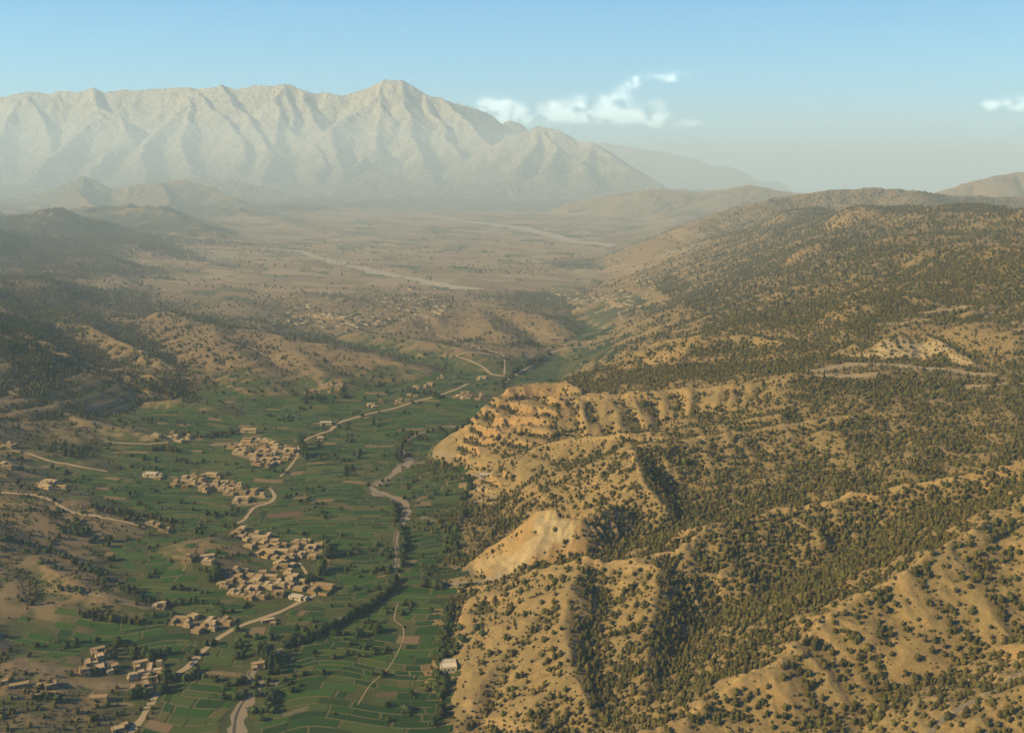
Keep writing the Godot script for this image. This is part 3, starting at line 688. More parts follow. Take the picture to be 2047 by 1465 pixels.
	ridge(0.55, 3, 9, 40, 5, [69, 715, 50, 110, 726, 62, 138, 728, 70, 155, 740, 76, 187, 755, 88, 223, 767, 100, 239, 784, 106, 276, 807, 120, 305, 825, 132, 348, 836, 148, 380, 857, 158, 424, 876, 170, 462, 897, 182, 515, 906, 205, 597, 937, 230])
	ridge(0.5, 4, 8, 50, 5, [291, 642, 96, 329, 644, 118, 368, 656, 134, 425, 673, 160])
	ridge(0.55, 4, 6, 40, 5, [239, 784, 106, 256, 755, 92, 266, 722, 76])
	ridge(0.55, 4, 6, 40, 5, [305, 825, 132, 326, 795, 112, 336, 765, 96, 332, 731, 88])
	ridge(0.55, 4, 6, 40, 5, [380, 857, 158, 402, 819, 138, 409, 775, 122])
	ridge(0.55, 4, 6, 40, 5, [187, 755, 88, 197, 729, 72, 201, 709, 58])
	ridge(0.55, 3, 13, 38, 5, [-80, 1131, 2, -37, 1103, 16, 12, 1073, 40, 26, 1067, 50, 49, 1048, 64, 71, 1034, 76, 81, 1030, 80, 96, 1021, 80, 116, 1019, 82, 148, 1017, 88, 188, 1023, 96, 220, 1059, 110, 247, 1060, 110, 268, 1065, 114, 299, 1080, 121, 339, 1076, 126, 381, 1081, 136, 438, 1071, 150, 493, 1061, 164, 558, 1055, 182, 632, 1043, 205])
	ridge(0.5, 5, 7, 42, 5, [81, 1030, 80, 61, 982, 66, 50, 929, 52, 58, 857, 42, 66, 801, 34, 70, 764, 28])
	ridge(0.42, 8, 6, 42, 5, [61, 982, 66, 19, 957, 44, -12, 917, 26, -35, 866, 12, -43, 834, 5])
	ridge(0.42, 8, 6, 42, 5, [58, 857, 42, 26, 832, 26, -6, 801, 10])
	ridge(0.5, 5, 7, 42, 5, [159, 1015, 90, 146, 959, 76, 132, 896, 63, 121, 839, 52, 116, 799, 45])
	ridge(0.5, 4, 6, 40, 5, [230, 1055, 110, 225, 1029, 97, 240, 996, 82, 255, 957, 66])
	ridge(0.5, 4, 6, 40, 5, [339, 1076, 126, 333, 1030, 108, 341, 995, 88])
	ridge(0.5, 4, 6, 40, 5, [438, 1071, 150, 432, 1038, 128, 448, 1035, 112])
	ridge(0.95, 3, 9, 15, 5, [-69, 1151, 4, -52, 1174, 14, -29, 1183, 32, -5, 1176, 50, 19, 1172, 72, 34, 1169, 84, 49, 1160, 86, 66, 1150, 84, 82, 1143, 84, 128, 1185, 88])
	ridge(0.5, 3, 8, 46, 5, [-47, 1416, 8, 12, 1386, 26, 87, 1351, 60, 114, 1340, 72, 162, 1331, 100, 169, 1374, 110, 224, 1374, 118, 304, 1387, 124, 385, 1400, 134, 486, 1403, 148])
	ridge(0.6, 3, 6, 40, 5, [169, 1374, 110, 169, 1302, 104, 171, 1237, 97, 189, 1182, 86])
	ridge(0.45, 4, 8, 46, 5, [-59, 1536, 12, -35, 1538, 24, 5, 1533, 46, 44, 1526, 66, 91, 1512, 82, 170, 1482, 96, 239, 1471, 106, 322, 1474, 116, 405, 1474, 130])
	ridge(0.55, 3, 12, 44, 5, [-29, 1694, 66, 6, 1691, 98, 79, 1647, 116, 159, 1654, 124, 267, 1657, 126, 340, 1643, 136, 395, 1632, 146, 478, 1634, 160])
	ridge(0.8, 4, 10, 30, 5, [-76, 1685, 2, -57, 1705, 18, -46, 1733, 44, -31, 1718, 78, -22, 1715, 102, -4, 1727, 112, 19, 1740, 118, 62, 1743, 121, 96, 1743, 122, 118, 1691, 120])
	ridge(0.7, 6, 13, 30, 5, [-29, 1658, 18, 1, 1629, 48, 30, 1614, 78, 31, 1658, 110])
	ridge(0.5, 4, 14, 60, 5, [183, 2164, 25, 231, 2148, 72, 269, 2163, 98, 313, 2146, 122, 352, 2123, 138, 397, 2095, 146, 500, 2083, 148, 555, 1942, 154, 573, 1840, 158])
	ridge(0.6, 4, 6, 40, 5, [579, 1771, 170, 618, 1785, 182, 632, 1758, 176])
	ridge(0.6, 5, 7, 36, 5, [636, 1746, 180, 665, 1756, 198, 688, 1758, 203, 734, 1763, 203, 750, 1716, 196, 759, 1654, 184, 764, 1609, 176])
	ridge(0.5, 6, 10, 60, 5, [868, 1889, 226, 943, 1949, 236, 1013, 1978, 238, 1154, 1962, 250])
	ridge(0.3, 20, 18, 120, 5, [630, 2643, 150, 740, 2402, 200, 814, 2215, 240, 925, 2118, 262, 1047, 2047, 270])
	ridge(0.35, 20, 22, 150, 5, [632, 3559, 100, 757, 3335, 175, 857, 2998, 245, 921, 2671, 290, 978, 2390, 305, 1086, 2247, 320, 1237, 2125, 335])
	ridge(0.35, 20, 26, 180, 5, [869, 5225, 120, 992, 4714, 215, 1094, 4143, 290, 1126, 3383, 345, 1160, 2961, 360, 1273, 2794, 372, 1344, 2538, 380])
	ridge(0.4, 30, 26, 200, 5, [708, 4600, 188, 853, 4600, 256, 1054, 4700, 312, 1236, 4700, 355, 1442, 4700, 383, 1636, 4600, 398, 1778, 4500, 388, 1889, 4500, 370, 2155, 4500, 359, 2596, 4500, 366])
	ridge(0.5, 25, 45, 260, 5, [2515, 6600, 278, 2769, 6600, 329, 2882, 6500, 385, 3068, 6500, 435, 3247, 6500, 456, 3476, 6500, 475, 3891, 6500, 453])
	ridge(0.35, 30, 45, 300, 5, [534, 8600, 190, 870, 8600, 260, 1166, 8400, 302, 1565, 8200, 291, 1857, 8000, 346, 2088, 7800, 298, 2334, 7600, 273])
	ridge(0.4, 10, 20, 90, 5, [-1197, 2037, 220, -1173, 2285, 165, -1100, 2371, 138, -1006, 2371, 120, -898, 2301, 90, -794, 2230, 66, -762, 2239, 48])
	ridge(0.38, 8, 16, 70, 5, [-1115, 1964, 140, -1022, 2098, 110, -927, 2096, 92, -845, 2098, 70, -756, 2053, 44, -726, 2054, 32])
	ridge(0.4, 6, 12, 60, 5, [-1007, 2060, 80, -877, 1995, 62, -812, 1984, 52])
	ridge(0.32, 10, 6, 50, 5, [-1077, 1802, 95, -964, 1845, 66, -871, 1851, 52, -775, 1773, 42, -709, 1761, 34, -637, 1732, 25, -580, 1719, 12])
	ridge(0.3, 12, 4, 40, 5, [-740, 1976, 30, -671, 1981, 34, -600, 1946, 30, -559, 1921, 18])
	ridge(0.4, 6, 10, 40, 5, [-829, 2111, 64, -773, 2103, 58, -733, 2077, 44])
	ridge(0.28, 18, 4, 50, 5, [-811, 1333, 80, -719, 1352, 56, -672, 1341, 50, -627, 1332, 42, -579, 1315, 32, -532, 1297, 22, -499, 1297, 12])
	ridge(0.25, 18, 3, 50, 5, [-835, 1439, 70, -813, 1541, 52, -772, 1553, 46, -710, 1537, 34, -640, 1498, 24])
	ridge(0.28, 16, 4, 46, 5, [-678, 1098, 64, -617, 1145, 42, -579, 1139, 36, -507, 1084, 30, -465, 1063, 24, -422, 1051, 16, -395, 1046, 9])
	ridge(0.22, 16, 3, 46, 5, [-543, 859, 46, -488, 883, 28, -459, 903, 23, -433, 931, 16])
	ridge(0.3, 12, 2, 40, 5, [-444, 1215, 14, -419, 1220, 22, -393, 1229, 24, -370, 1227, 16])
	ridge(0.3, 8, 2, 40, 5, [-417, 1174, 14, -398, 1174, 22, -370, 1172, 20])
	ridge(0.28, 30, 10, 90, 5, [-935, 2688, 110, -776, 2557, 94, -669, 2539, 84, -580, 2483, 78, -469, 2425, 68, -391, 2391, 58, -317, 2375, 50, -267, 2363, 40, -221, 2374, 22, -188, 2353, 8])
	ridge(0.25, 26, 5, 80, 5, [-580, 2483, 78, -502, 2346, 58, -435, 2237, 38, -397, 2176, 28, -367, 2163, 14])
	ridge(0.25, 30, 6, 80, 5, [-776, 2557, 94, -689, 2380, 76, -569, 2226, 46, -500, 2169, 24])
	ridge(0.3, 24, 5, 80, 5, [-419, 2745, 46, -325, 2651, 52, -225, 2570, 50, -130, 2491, 46, -53, 2419, 38, -16, 2366, 20, -7, 2341, 8])
	ridge(0.3, 24, 8, 80, 5, [-293, 2869, 62, -211, 2933, 70, -96, 3010, 74, 10, 2968, 74, 82, 2907, 68, 137, 2821, 55, 177, 2782, 30, 194, 2755, 12])
	ridge(0.3, 16, 6, 60, 5, [-96, 3010, 74, -61, 2777, 62, -18, 2691, 48, 22, 2676, 30])
	ridge(0.3, 20, 6, 60, 5, [-674, 2961, 48, -619, 3061, 56, -512, 2971, 54, -455, 2837, 38, -432, 2751, 24])
	ridge(0.15, 60, 6, 120, 5, [-1135, 3773, 76, -897, 3570, 72, -714, 3375, 70, -523, 3230, 64])
	ridge(0.4, 15, 25, 140, 5, [-3138, 5400, 67, -2688, 5300, 54, -2536, 5200, 50, -2402, 5100, 16, -2226, 4900, -2])
	ridge(0.42, 15, 45, 240, 5, [-4148, 6900, 217, -3372, 6700, 196, -3046, 6600, 204, -2802, 6500, 199, -2614, 6300, 165, -2361, 6100, 122, -2137, 5900, 74, -1883, 5600, 29, -1670, 5400, 14])
	ridge(0.42, 12, 30, 160, 5, [-2802, 6500, 199, -2543, 5900, 129, -2228, 5400, 81])
	ridge(0.42, 12, 30, 160, 5, [-2361, 6100, 122, -2116, 5600, 65, -1865, 5200, 58])
	ridge(0.5, 20, 70, 340, 5, [-5289, 9600, 200, -4583, 9500, 189, -4323, 9400, 238, -4065, 9300, 330, -3830, 9200, 407, -3605, 9000, 319, -3453, 9000, 284, -3273, 9000, 336, -3061, 9000, 353, -2848, 9000, 371, -2599, 8900, 303, -2202, 8500, 164, -1923, 8200, 104])
	ridge(0.45, 20, 50, 260, 5, [-3061, 9000, 353, -2782, 8300, 241, -2626, 7700, 147])
	ridge(0.45, 20, 50, 260, 5, [-3830, 9200, 407, -3598, 8500, 255, -3235, 7900, 176])
	ridge(0.4, 20, 60, 320, 5, [-3349, 11000, 395, -2816, 10600, 337, -2316, 10200, 230, -1844, 9800, 170, -1494, 9400, 115])
	ridge(0.5, 20, 60, 320, 5, [-2433, 12300, 145, -2006, 12300, 294, -1685, 12400, 447, -1338, 12200, 371, -993, 11900, 249, -527, 11500, 157])
	ridge(0.45, 20, 60, 320, 5, [-738, 12200, 178, -232, 12300, 276, 223, 12500, 350, 636, 12200, 254, 1174, 11600, 154])
	ridge(0.95, 10, 70, 420, 12, [-9822, 16000, 1370, -8811, 16000, 1444, -7881, 16000, 1504, -7643, 16000, 1571, -7393, 16000, 1616, -7103, 16000, 1586, -6908, 16000, 1623, -6640, 16000, 1608, -6367, 16000, 1660, -6219, 16000, 1586, -6023, 16000, 1638, -5561, 16000, 1646, -4913, 16000, 1675, -4677, 16000, 1646, -4481, 16000, 1720, -4215, 16000, 1653, -3983, 16000, 1698, -3675, 16000, 1698, -3451, 16000, 1735, -3216, 16000, 1660, -2950, 16000, 1571, -2796, 16000, 1594, -2567, 16000, 1541, -2334, 16000, 1616, -2139, 16000, 1712, -2007, 16000, 1779, -1722, 16000, 1786, -1563, 16000, 1705, -1335, 16000, 1579, -1020, 16000, 1519, -847, 16200, 1456, -621, 16400, 1399, -348, 16600, 1317, 53, 16800, 1216, 462, 16900, 1046, 792, 16900, 822])
	ridge(0.74, 8, 55, 300, 12, [-7393, 16000, 1616, -7430, 15500, 1270, -7361, 15000, 984, -7208, 14200, 635])
	ridge(0.74, 8, 55, 300, 12, [-7393, 16000, 1616, -6938, 15300, 1152, -6472, 14500, 707, -6041, 13700, 402])
	ridge(0.74, 8, 55, 300, 12, [-6367, 16000, 1660, -6122, 15500, 1364, -5986, 15200, 1198, -6145, 14800, 978, -6224, 14300, 772, -6187, 13600, 500, -6122, 13000, 313])
	ridge(0.74, 8, 55, 300, 12, [-6122, 15500, 1364, -5680, 15100, 1144, -5333, 14600, 882, -5579, 14200, 703, -5461, 13600, 467])
	ridge(0.74, 8, 55, 300, 12, [-4913, 16000, 1675, -4751, 15600, 1435, -4853, 15300, 1274, -4956, 15000, 1104, -5022, 14700, 975, -5082, 14300, 827, -4957, 13700, 598, -4593, 13000, 376])
	ridge(0.74, 8, 55, 300, 12, [-4751, 15600, 1435, -4628, 15000, 1140, -4567, 14500, 865, -4396, 14000, 634, -4112, 13300, 405])
	ridge(0.74, 8, 55, 300, 12, [-4913, 16000, 1675, -4505, 15500, 1415, -4121, 15000, 1140, -3725, 14400, 877, -3540, 13900, 633])
	ridge(0.74, 8, 55, 300, 12, [-4481, 16000, 1720, -4132, 15500, 1415, -3758, 15000, 1140, -3468, 14500, 913, -3255, 14000, 700])
	ridge(0.74, 8, 55, 300, 12, [-3451, 16000, 1735, -3501, 15600, 1501, -3379, 15100, 1215, -3258, 14600, 923, -3231, 14200, 737, -3181, 13500, 500, -3198, 13000, 344])
	ridge(0.74, 8, 55, 300, 12, [-3451, 16000, 1735, -3218, 15400, 1337, -3121, 14800, 978, -2674, 14200, 716, -2476, 13600, 500, -2437, 13000, 313])
	ridge(0.74, 8, 55, 300, 12, [-3216, 16000, 1660, -2978, 15500, 1343, -2746, 15000, 1069, -2608, 14600, 882])
	ridge(0.74, 8, 55, 300, 12, [-2007, 16000, 1779, -1974, 15700, 1551, -2116, 15500, 1415, -2270, 15300, 1274, -2417, 15000, 1140, -2572, 14700, 1016, -2456, 14100, 702, -2180, 13400, 436])
	ridge(0.74, 8, 55, 300, 12, [-1974, 15700, 1551, -1892, 15300, 1332, -1957, 14900, 1044, -1817, 14300, 732, -1986, 13900, 566, -2150, 13200, 374])
	ridge(0.74, 8, 55, 300, 12, [-1722, 16000, 1786, -1565, 15600, 1494, -1470, 15100, 1179, -1370, 14600, 882, -1174, 13900, 566, -990, 13200, 342])
	ridge(0.74, 8, 55, 300, 12, [-1335, 16000, 1579, -1215, 15600, 1348, -1018, 15200, 1112, -845, 14700, 815, -646, 14200, 568, -485, 13500, 371])
	ridge(0.74, 8, 55, 300, 12, [-1020, 16000, 1519, -700, 15500, 1234, -464, 15100, 1002, -238, 14600, 709, -92, 14000, 467])
	ridge(0.62, 8, 60, 320, 12, [-427, 13800, 500, -160, 14000, 753, -24, 14100, 902, 113, 14100, 929, 374, 14200, 1025, 652, 14100, 982, 791, 14000, 886, 921, 13900, 811, 1113, 13700, 806, 1256, 13500, 693, 1405, 13200, 550, 1653, 12900, 401, 1874, 12500, 260])
	ridge(0.74, 8, 55, 300, 12, [374, 14200, 1025, 241, 13600, 759, 105, 13000, 500])
	ridge(0.74, 8, 55, 300, 12, [374, 14200, 1025, 538, 13600, 759, 548, 13000, 500])
	ridge(0.74, 8, 55, 300, 12, [1113, 13700, 806, 1005, 13200, 594, 932, 12600, 379])
	ridge(0.6, 20, 80, 500, 12, [-2414, 24500, 1291, -1464, 24500, 1406, -160, 24500, 1337, 1146, 24500, 1175, 2575, 24500, 967, 3770, 24500, 780, 4692, 24300, 593, 5463, 24000, 362, 6244, 23800, 89, 6868, 23500, -121])
	patch(6, 0.6, 1, 17.2, [175, 1291, 187, 1256, 210, 1235])
	patch(6, 0.5, 1, 14.1, [193, 1349, 240, 1340])
	patch(6, 0.4, 1, 6.9, [117, 751, 165, 769, 209, 815, 247, 846, 290, 872, 347, 918, 420, 960, 491, 1017])
	patch(6, 0.4, 0.95, 4.6, [92, 1119, 161, 1107, 210, 1063, 255, 1169])
	patch(6, 0.4, 0.9, 6.2, [25, 1336, -16, 1300, -42, 1248])
	patch(6, 0.3, 0.9, 4.7, [76, 979, 83, 934, 89, 863])
	patch(6, 0.3, 0.9, 4, [163, 953, 154, 878])
	patch(6, 0.3, 0.9, 3.2, [231, 1003, 259, 943])
	patch(6, 0.3, 0.9, 3.1, [334, 1024, 320, 903])
	patch(6, 0.5, 0.9, 25.4, [466, 1589, 578, 1563, 678, 1520])
	patch(6, 0.4, 0.85, 8.1, [284, 782, 294, 748, 296, 701])
	patch(6, 0.3, 0.85, 6.1, [228, 758, 238, 736, 242, 709])
	patch(6, 0.5, 1, 43.9, [-998, 2011, -954, 1957, -910, 1898])
	patch(6, 0.5, 1, 27.1, [-914, 1950, -906, 1847])
	patch(6, 0.5, 0.95, 26.5, [-779, 2059, -715, 2052])
	patch(6, 0.4, 0.95, 31, [-1000, 2570, -880, 2409])
	patch(6, 0.4, 0.9, 40.6, [500, 3274, 499, 2650, 533, 2227])
	patch(6, 0.4, 0.9, 25.6, [739, 2623, 731, 2459])
	patch(3, 0.9, 0.02, 12.1, [-8, 1130, 16, 1130, 40, 1134])
	patch(3, 0.95, 0.02, 12.1, [37, 1154, 52, 1142, 63, 1134])
	patch(3, 0.5, 0.02, 13.5, [-45, 1162, -14, 1142])
	patch(8, 0.5, 0.03, 7.3, [-57, 1154, -20, 1134])
	patch(4, 0.9, 0, 4.3, [-71, 1134, -50, 1130, -14, 1123])
	patch(3, 0.7, 0.05, 3.1, [-47, 927, -39, 931])
	patch(0, 0.6, 0.06, 4.9, [-41, 855, -34, 843])
	patch(0, 0.5, 0.05, 6.5, [-29, 834, 16, 796])
	patch(0, 0.4, 0.08, 7.6, [100, 1017, 146, 996])
	patch(3, 0.75, 0, 2.9, [293, 648, 313, 662, 328, 666, 354, 675, 387, 692])
	patch(0, 0.6, 0.1, 8, [350, 721, 368, 713])
	patch(3, 0.8, 0.02, 15.3, [504, 1650, 579, 1690, 646, 1661, 703, 1617, 750, 1568])
	patch(3, 0.8, 0.02, 11.3, [506, 1617, 586, 1611])
	patch(3, 0.7, 0.02, 7.7, [695, 1505, 786, 1490])
	patch(5, 0.5, 0.02, 4.2, [701, 1485, 766, 1450])
	patch(3, 0.65, 0.02, 10.1, [695, 1930, 730, 1872, 795, 1891])
	patch(3, 0.65, 0.02, 10.8, [809, 1950, 897, 1963])
	patch(8, 0.6, 0.02, 6, [719, 1840, 774, 1840])
	patch(3, 0.85, 0.25, 24.4, [657, 1731, 703, 1725, 733, 1713])
	patch(3, 0.8, 0.3, 11.1, [594, 1761, 623, 1731])
	patch(3, 0.75, 0.1, 10.9, [742, 1673, 752, 1628])
	patch(3, 0.5, 0.3, 21.8, [911, 1898, 903, 1755])
	patch(3, 0.4, 0.4, 10.4, [800, 2614, 823, 2484])
	patch(0, 0.4, 0.25, 16.9, [291, 2081, 341, 2066])
	patch(7, 0.45, 0.35, 24.6, [307, 2045, 400, 1990, 498, 1834])
	patch(7, 0.5, 0.15, 10.7, [230, 2095, 250, 2088])
	patch(7, 0.6, 0.12, 20.2, [-32, 1639, -11, 1639, 30, 1622])
	patch(7, 0.6, 0.06, 8.8, [-12, 1719, 32, 1725, 76, 1725])
	patch(7, 0.6, 0.15, 11.7, [-77, 1606, -53, 1611])
	patch(7, 0.4, 0.2, 10.9, [-18, 1485, -49, 1485])
	patch(3, 0.4, 0.1, 6, [-56, 1475, -29, 1440])
	patch(0, 0.5, 0.12, 7.6, [81, 1645, 158, 1645, 233, 1650])
	patch(0, 0.5, 0.15, 7.6, [98, 1505, 170, 1475, 222, 1455])
	patch(0, 0.5, 0.15, 5.5, [87, 1331, 120, 1309, 160, 1313])
	patch(0, 0.5, 0.08, 4.1, [168, 1363, 166, 1304, 169, 1248])
	patch(4, 0.6, 0.1, 5.5, [-84, 1563, -34, 1505])
	patch(4, 0.7, 0.05, 4.5, [-59, 1435, -25, 1430])
	patch(0, 0.4, 0.08, 2, [49, 1045, 80, 1027, 116, 1017, 148, 1017, 188, 1020, 219, 1056, 267, 1063, 299, 1078, 338, 1074, 381, 1081, 438, 1070, 492, 1059])
	patch(0, 0.4, 0.08, 1.6, [110, 726, 155, 738, 187, 756, 223, 766, 239, 782, 276, 806, 304, 823, 347, 834, 380, 858, 423, 875])
	patch(1, 0.85, 0, 8.8, [-335, 1142, -296, 1130, -255, 1134])
	patch(1, 0.85, 0, 6.3, [-373, 1287, -335, 1265, -299, 1227])
	patch(1, 0.85, 0, 10.9, [-289, 1239, -258, 1248])
	patch(1, 0.9, 0, 9.6, [-528, 1500, -472, 1505, -426, 1480, -374, 1455])
	patch(1, 0.8, 0, 7, [-402, 1420, -368, 1430])
	patch(1, 0.8, 0, 11, [-529, 1731, -477, 1737, -428, 1719, -374, 1673])
	patch(1, 0.7, 0, 10.5, [-469, 1673, -408, 1633])
	patch(2, 1, 0, 11.2, [-342, 1377, -314, 1387])
	patch(8, 0.6, 0.05, 9.5, [-412, 1206, -385, 1222])
	patch(2, 0.7, 0, 5.6, [-395, 1235, -386, 1261])
	patch(1, 0.8, 0, 5, [-418, 896, -403, 931])
	patch(1, 0.6, 0, 5.9, [-425, 878, -372, 887, -350, 909])
	patch(1, 0.7, 0, 5.3, [-364, 1027, -315, 1027])
	patch(8, 0.8, 0, 4.3, [-321, 924, -291, 924, -270, 921])
	patch(1, 0.6, 0, 3.2, [-471, 858, -422, 860])
	patch(1, 0.6, 0, 4.2, [-393, 858, -357, 860])
	patch(1, 0.8, 0, 3.1, [-356, 815, -340, 832])
	patch(8, 0.7, 0.15, 14.9, [-683, 1278, -590, 1291, -503, 1273])
	patch(8, 0.6, 0.1, 7.6, [-450, 1146, -442, 1092])
	patch(1, 0.6, 0.05, 7.5, [-524, 1070, -465, 1063, -411, 1052])
	patch(8, 0.7, 0.1, 8.7, [-548, 1003, -529, 1031, -505, 1038])
	patch(1, 0.5, 0.05, 7.7, [-463, 890, -437, 896])
	patch(1, 0.55, 0.05, 5.2, [-424, 1194, -372, 1169])
	patch(1, 0.6, 0.03, 9.6, [-651, 1725, -612, 1767, -569, 1761])
	patch(1, 0.5, 0.05, 6.7, [-764, 1743, -699, 1737])
	patch(8, 0.6, 0.05, 15.6, [-882, 1731, -812, 1731, -726, 1713])
	patch(1, 0.6, 0, 5.6, [-691, 1382, -648, 1411])
	patch(1, 0.5, 0, 6.1, [-773, 1475, -732, 1515, -710, 1536])
	patch(1, 0.75, 0, 8.9, [-442, 2124, -408, 2145, -373, 2167])
	patch(7, 0.5, 0.05, 8.3, [-343, 2352, -276, 2336, -228, 2328])
	patch(7, 0.4, 0.08, 9.1, [-426, 2182, -375, 2212])
	patch(1, 0.6, 0.05, 7, [-409, 1885, -356, 1911])
	patch(1, 0.5, 0.05, 5.4, [-246, 2059, -176, 2109])
	patch(1, 0.5, 0.05, 5.4, [-134, 2131, -64, 2131])
	patch(0, 0.75, 0.03, 13.8, [-659, 3027, -579, 3007, -476, 2926])
	patch(0, 0.45, 0.05, 12.3, [-385, 3027, -296, 3048, -223, 2886])
	patch(0, 0.5, 0.05, 12.9, [-198, 3208, -118, 3219, -54, 3197])
	patch(0, 0.4, 0.05, 11.4, [-33, 2809, 52, 2828, 120, 2742])
	patch(0, 0.6, 0, 5.4, [104, 2705, 143, 2669])
	patch(0, 0.75, 0.03, 11.8, [196, 3517, 280, 3365, 361, 3048])
	patch(1, 0.5, 0, 7.9, [388, 3353, 433, 3132])
	patch(0, 0.5, 0.05, 8.5, [-1203, 3111, -1116, 3219, -994, 3186])
	patch(0, 0.4, 0.05, 9.5, [-1225, 2867, -1130, 2956, -1042, 3090])
	patch(8, 0.4, 0.05, 21, [-1136, 3778, -1020, 4072])
	patch(7, 0.3, 0.02, 21.7, [-1129, 4100, -974, 4228])
	patch(3, 0.35, 0.05, 11, [-1202, 3423, -1180, 3458])
	patch(8, 0.4, 0, 25.8, [-1636, 5313, -1518, 5554])
	patch(7, 0.35, 0.1, 15.9, [-1824, 3590, -1760, 3565])
	patch(4, 0.7, 0, 5.2, [343, 2562, 403, 2535])
	patch(4, 0.7, 0, 6.9, [234, 2976, 271, 2742])
	patch(4, 0.6, 0, 6.5, [292, 2687, 333, 2579])
	patch(7, 0.5, 0.1, 8.3, [466, 2770, 511, 2714])
	patch(3, 0.5, 0.05, 2.8, [148, 1650, 221, 1834])
	patch(5, 0.6, 0, 9.4, [-730, 2235, -669, 2220])
	patch(4, 0.5, 0, 7.6, [-141, 1673, -103, 1622])
	patch(4, 0.5, 0, 8.5, [-188, 1628, -155, 1639])
	patch(4, 0.6, 0, 7.3, [-219, 1515, -202, 1536])
	patch(4, 0.5, 0, 5.7, [-131, 1368, -108, 1345])
	patch(4, 0.7, 0, 4.7, [-250, 909, -227, 906])
	patch(2, 0.6, 0, 4.1, [-127, 887, -94, 893])
	patch(4, 0.5, 0, 4, [-222, 843, -190, 866])
	cliff(-20.12, 1672.77, 64.27, 17, 1)
	cliff(56.02, 1650.12, 59.04, 15, 0.95)
	cliff(-61.19, 1616.71, 41.77, 14, 0.9)
	cliff(29.61, 1578.59, 48.79, 13, 0.8)
	cliff(-25.78, 1484.63, 38.7, 11, 0.7)
	cliff(45.9, 1145.77, 24.31, 16, 0.5)



# A ribbon laid along the ground: x, distance, width for each point.
func way(called: String, label: String, m: Material, lift: float, p: PackedFloat32Array) -> void:
	var line: Array[Vector3] = []
	for i in range(0, p.size(), 3):
		line.append(Vector3(p[i], p[i + 1], p[i + 2]))
	var fine: Array[Vector3] = []
	for i in line.size() - 1:
		var a := line[maxi(i - 1, 0)]
		var b := line[i]
		var c := line[i + 1]
		var e := line[mini(i + 2, line.size() - 1)]
		var steps := clampi(int(Vector2(c.x - b.x, c.y - b.y).length() / (4.0 + b.y * 0.003)), 2, 60)
		for k in steps:
			var t := k / float(steps)
			fine.append(b.cubic_interpolate(c, a, e, t))
	fine.append(line[-1])
	var v := PackedVector3Array()
	var n := PackedVector3Array()
	var idx := PackedInt32Array()
	var across := 7
	for i in fine.size():
		var q := fine[i]
		var ahead := fine[mini(i + 1, fine.size() - 1)] - fine[maxi(i - 1, 0)]
		var side := Vector2(-ahead.y, ahead.x).normalized()
		var wide := q.z * (1.0 + (0.75 if called == "dry_river" else 0.4) * ns.get_noise_2d(q.x * 1.3, q.y * 1.3)) * 0.5
		for k in across:
			var f := (k / float(across - 1) * 2.0 - 1.0) * wide
			if k == 0 or k == across - 1:
				f *= 1.0 + (0.6 if called == "dry_river" else 0.5) * ns.get_noise_2d(q.x * 4.0 + k * 90.0, q.y * 4.0)
			var x := q.x + side.x * f
			var d := q.y + side.y * f
			v.append(Vector3(x, ground(x, d) + (lift if k > 0 and k < across - 1 else lift * 0.4), -d))
			n.append(Vector3.UP)
			if i > 0 and k > 0:
				var b := v.size() - 1
				idx.append_array([b - across - 1, b - across, b - 1, b - 1, b - across, b])
	var o := solid(called, array_mesh(v, n, idx), m)
	tag(o, label, "road" if called in ["road", "track", "footpath"] else "river", "", "structure")
	ways_laid.append(fine)


var ways_laid: Array = []
var built := PackedVector3Array()     # x, distance, radius of every house


func area(p: PackedFloat32Array) -> PackedVector2Array:
	var a := PackedVector2Array()
	for i in range(0, p.size(), 2):
		a.append(Vector2(p[i], p[i + 1]))
	return a


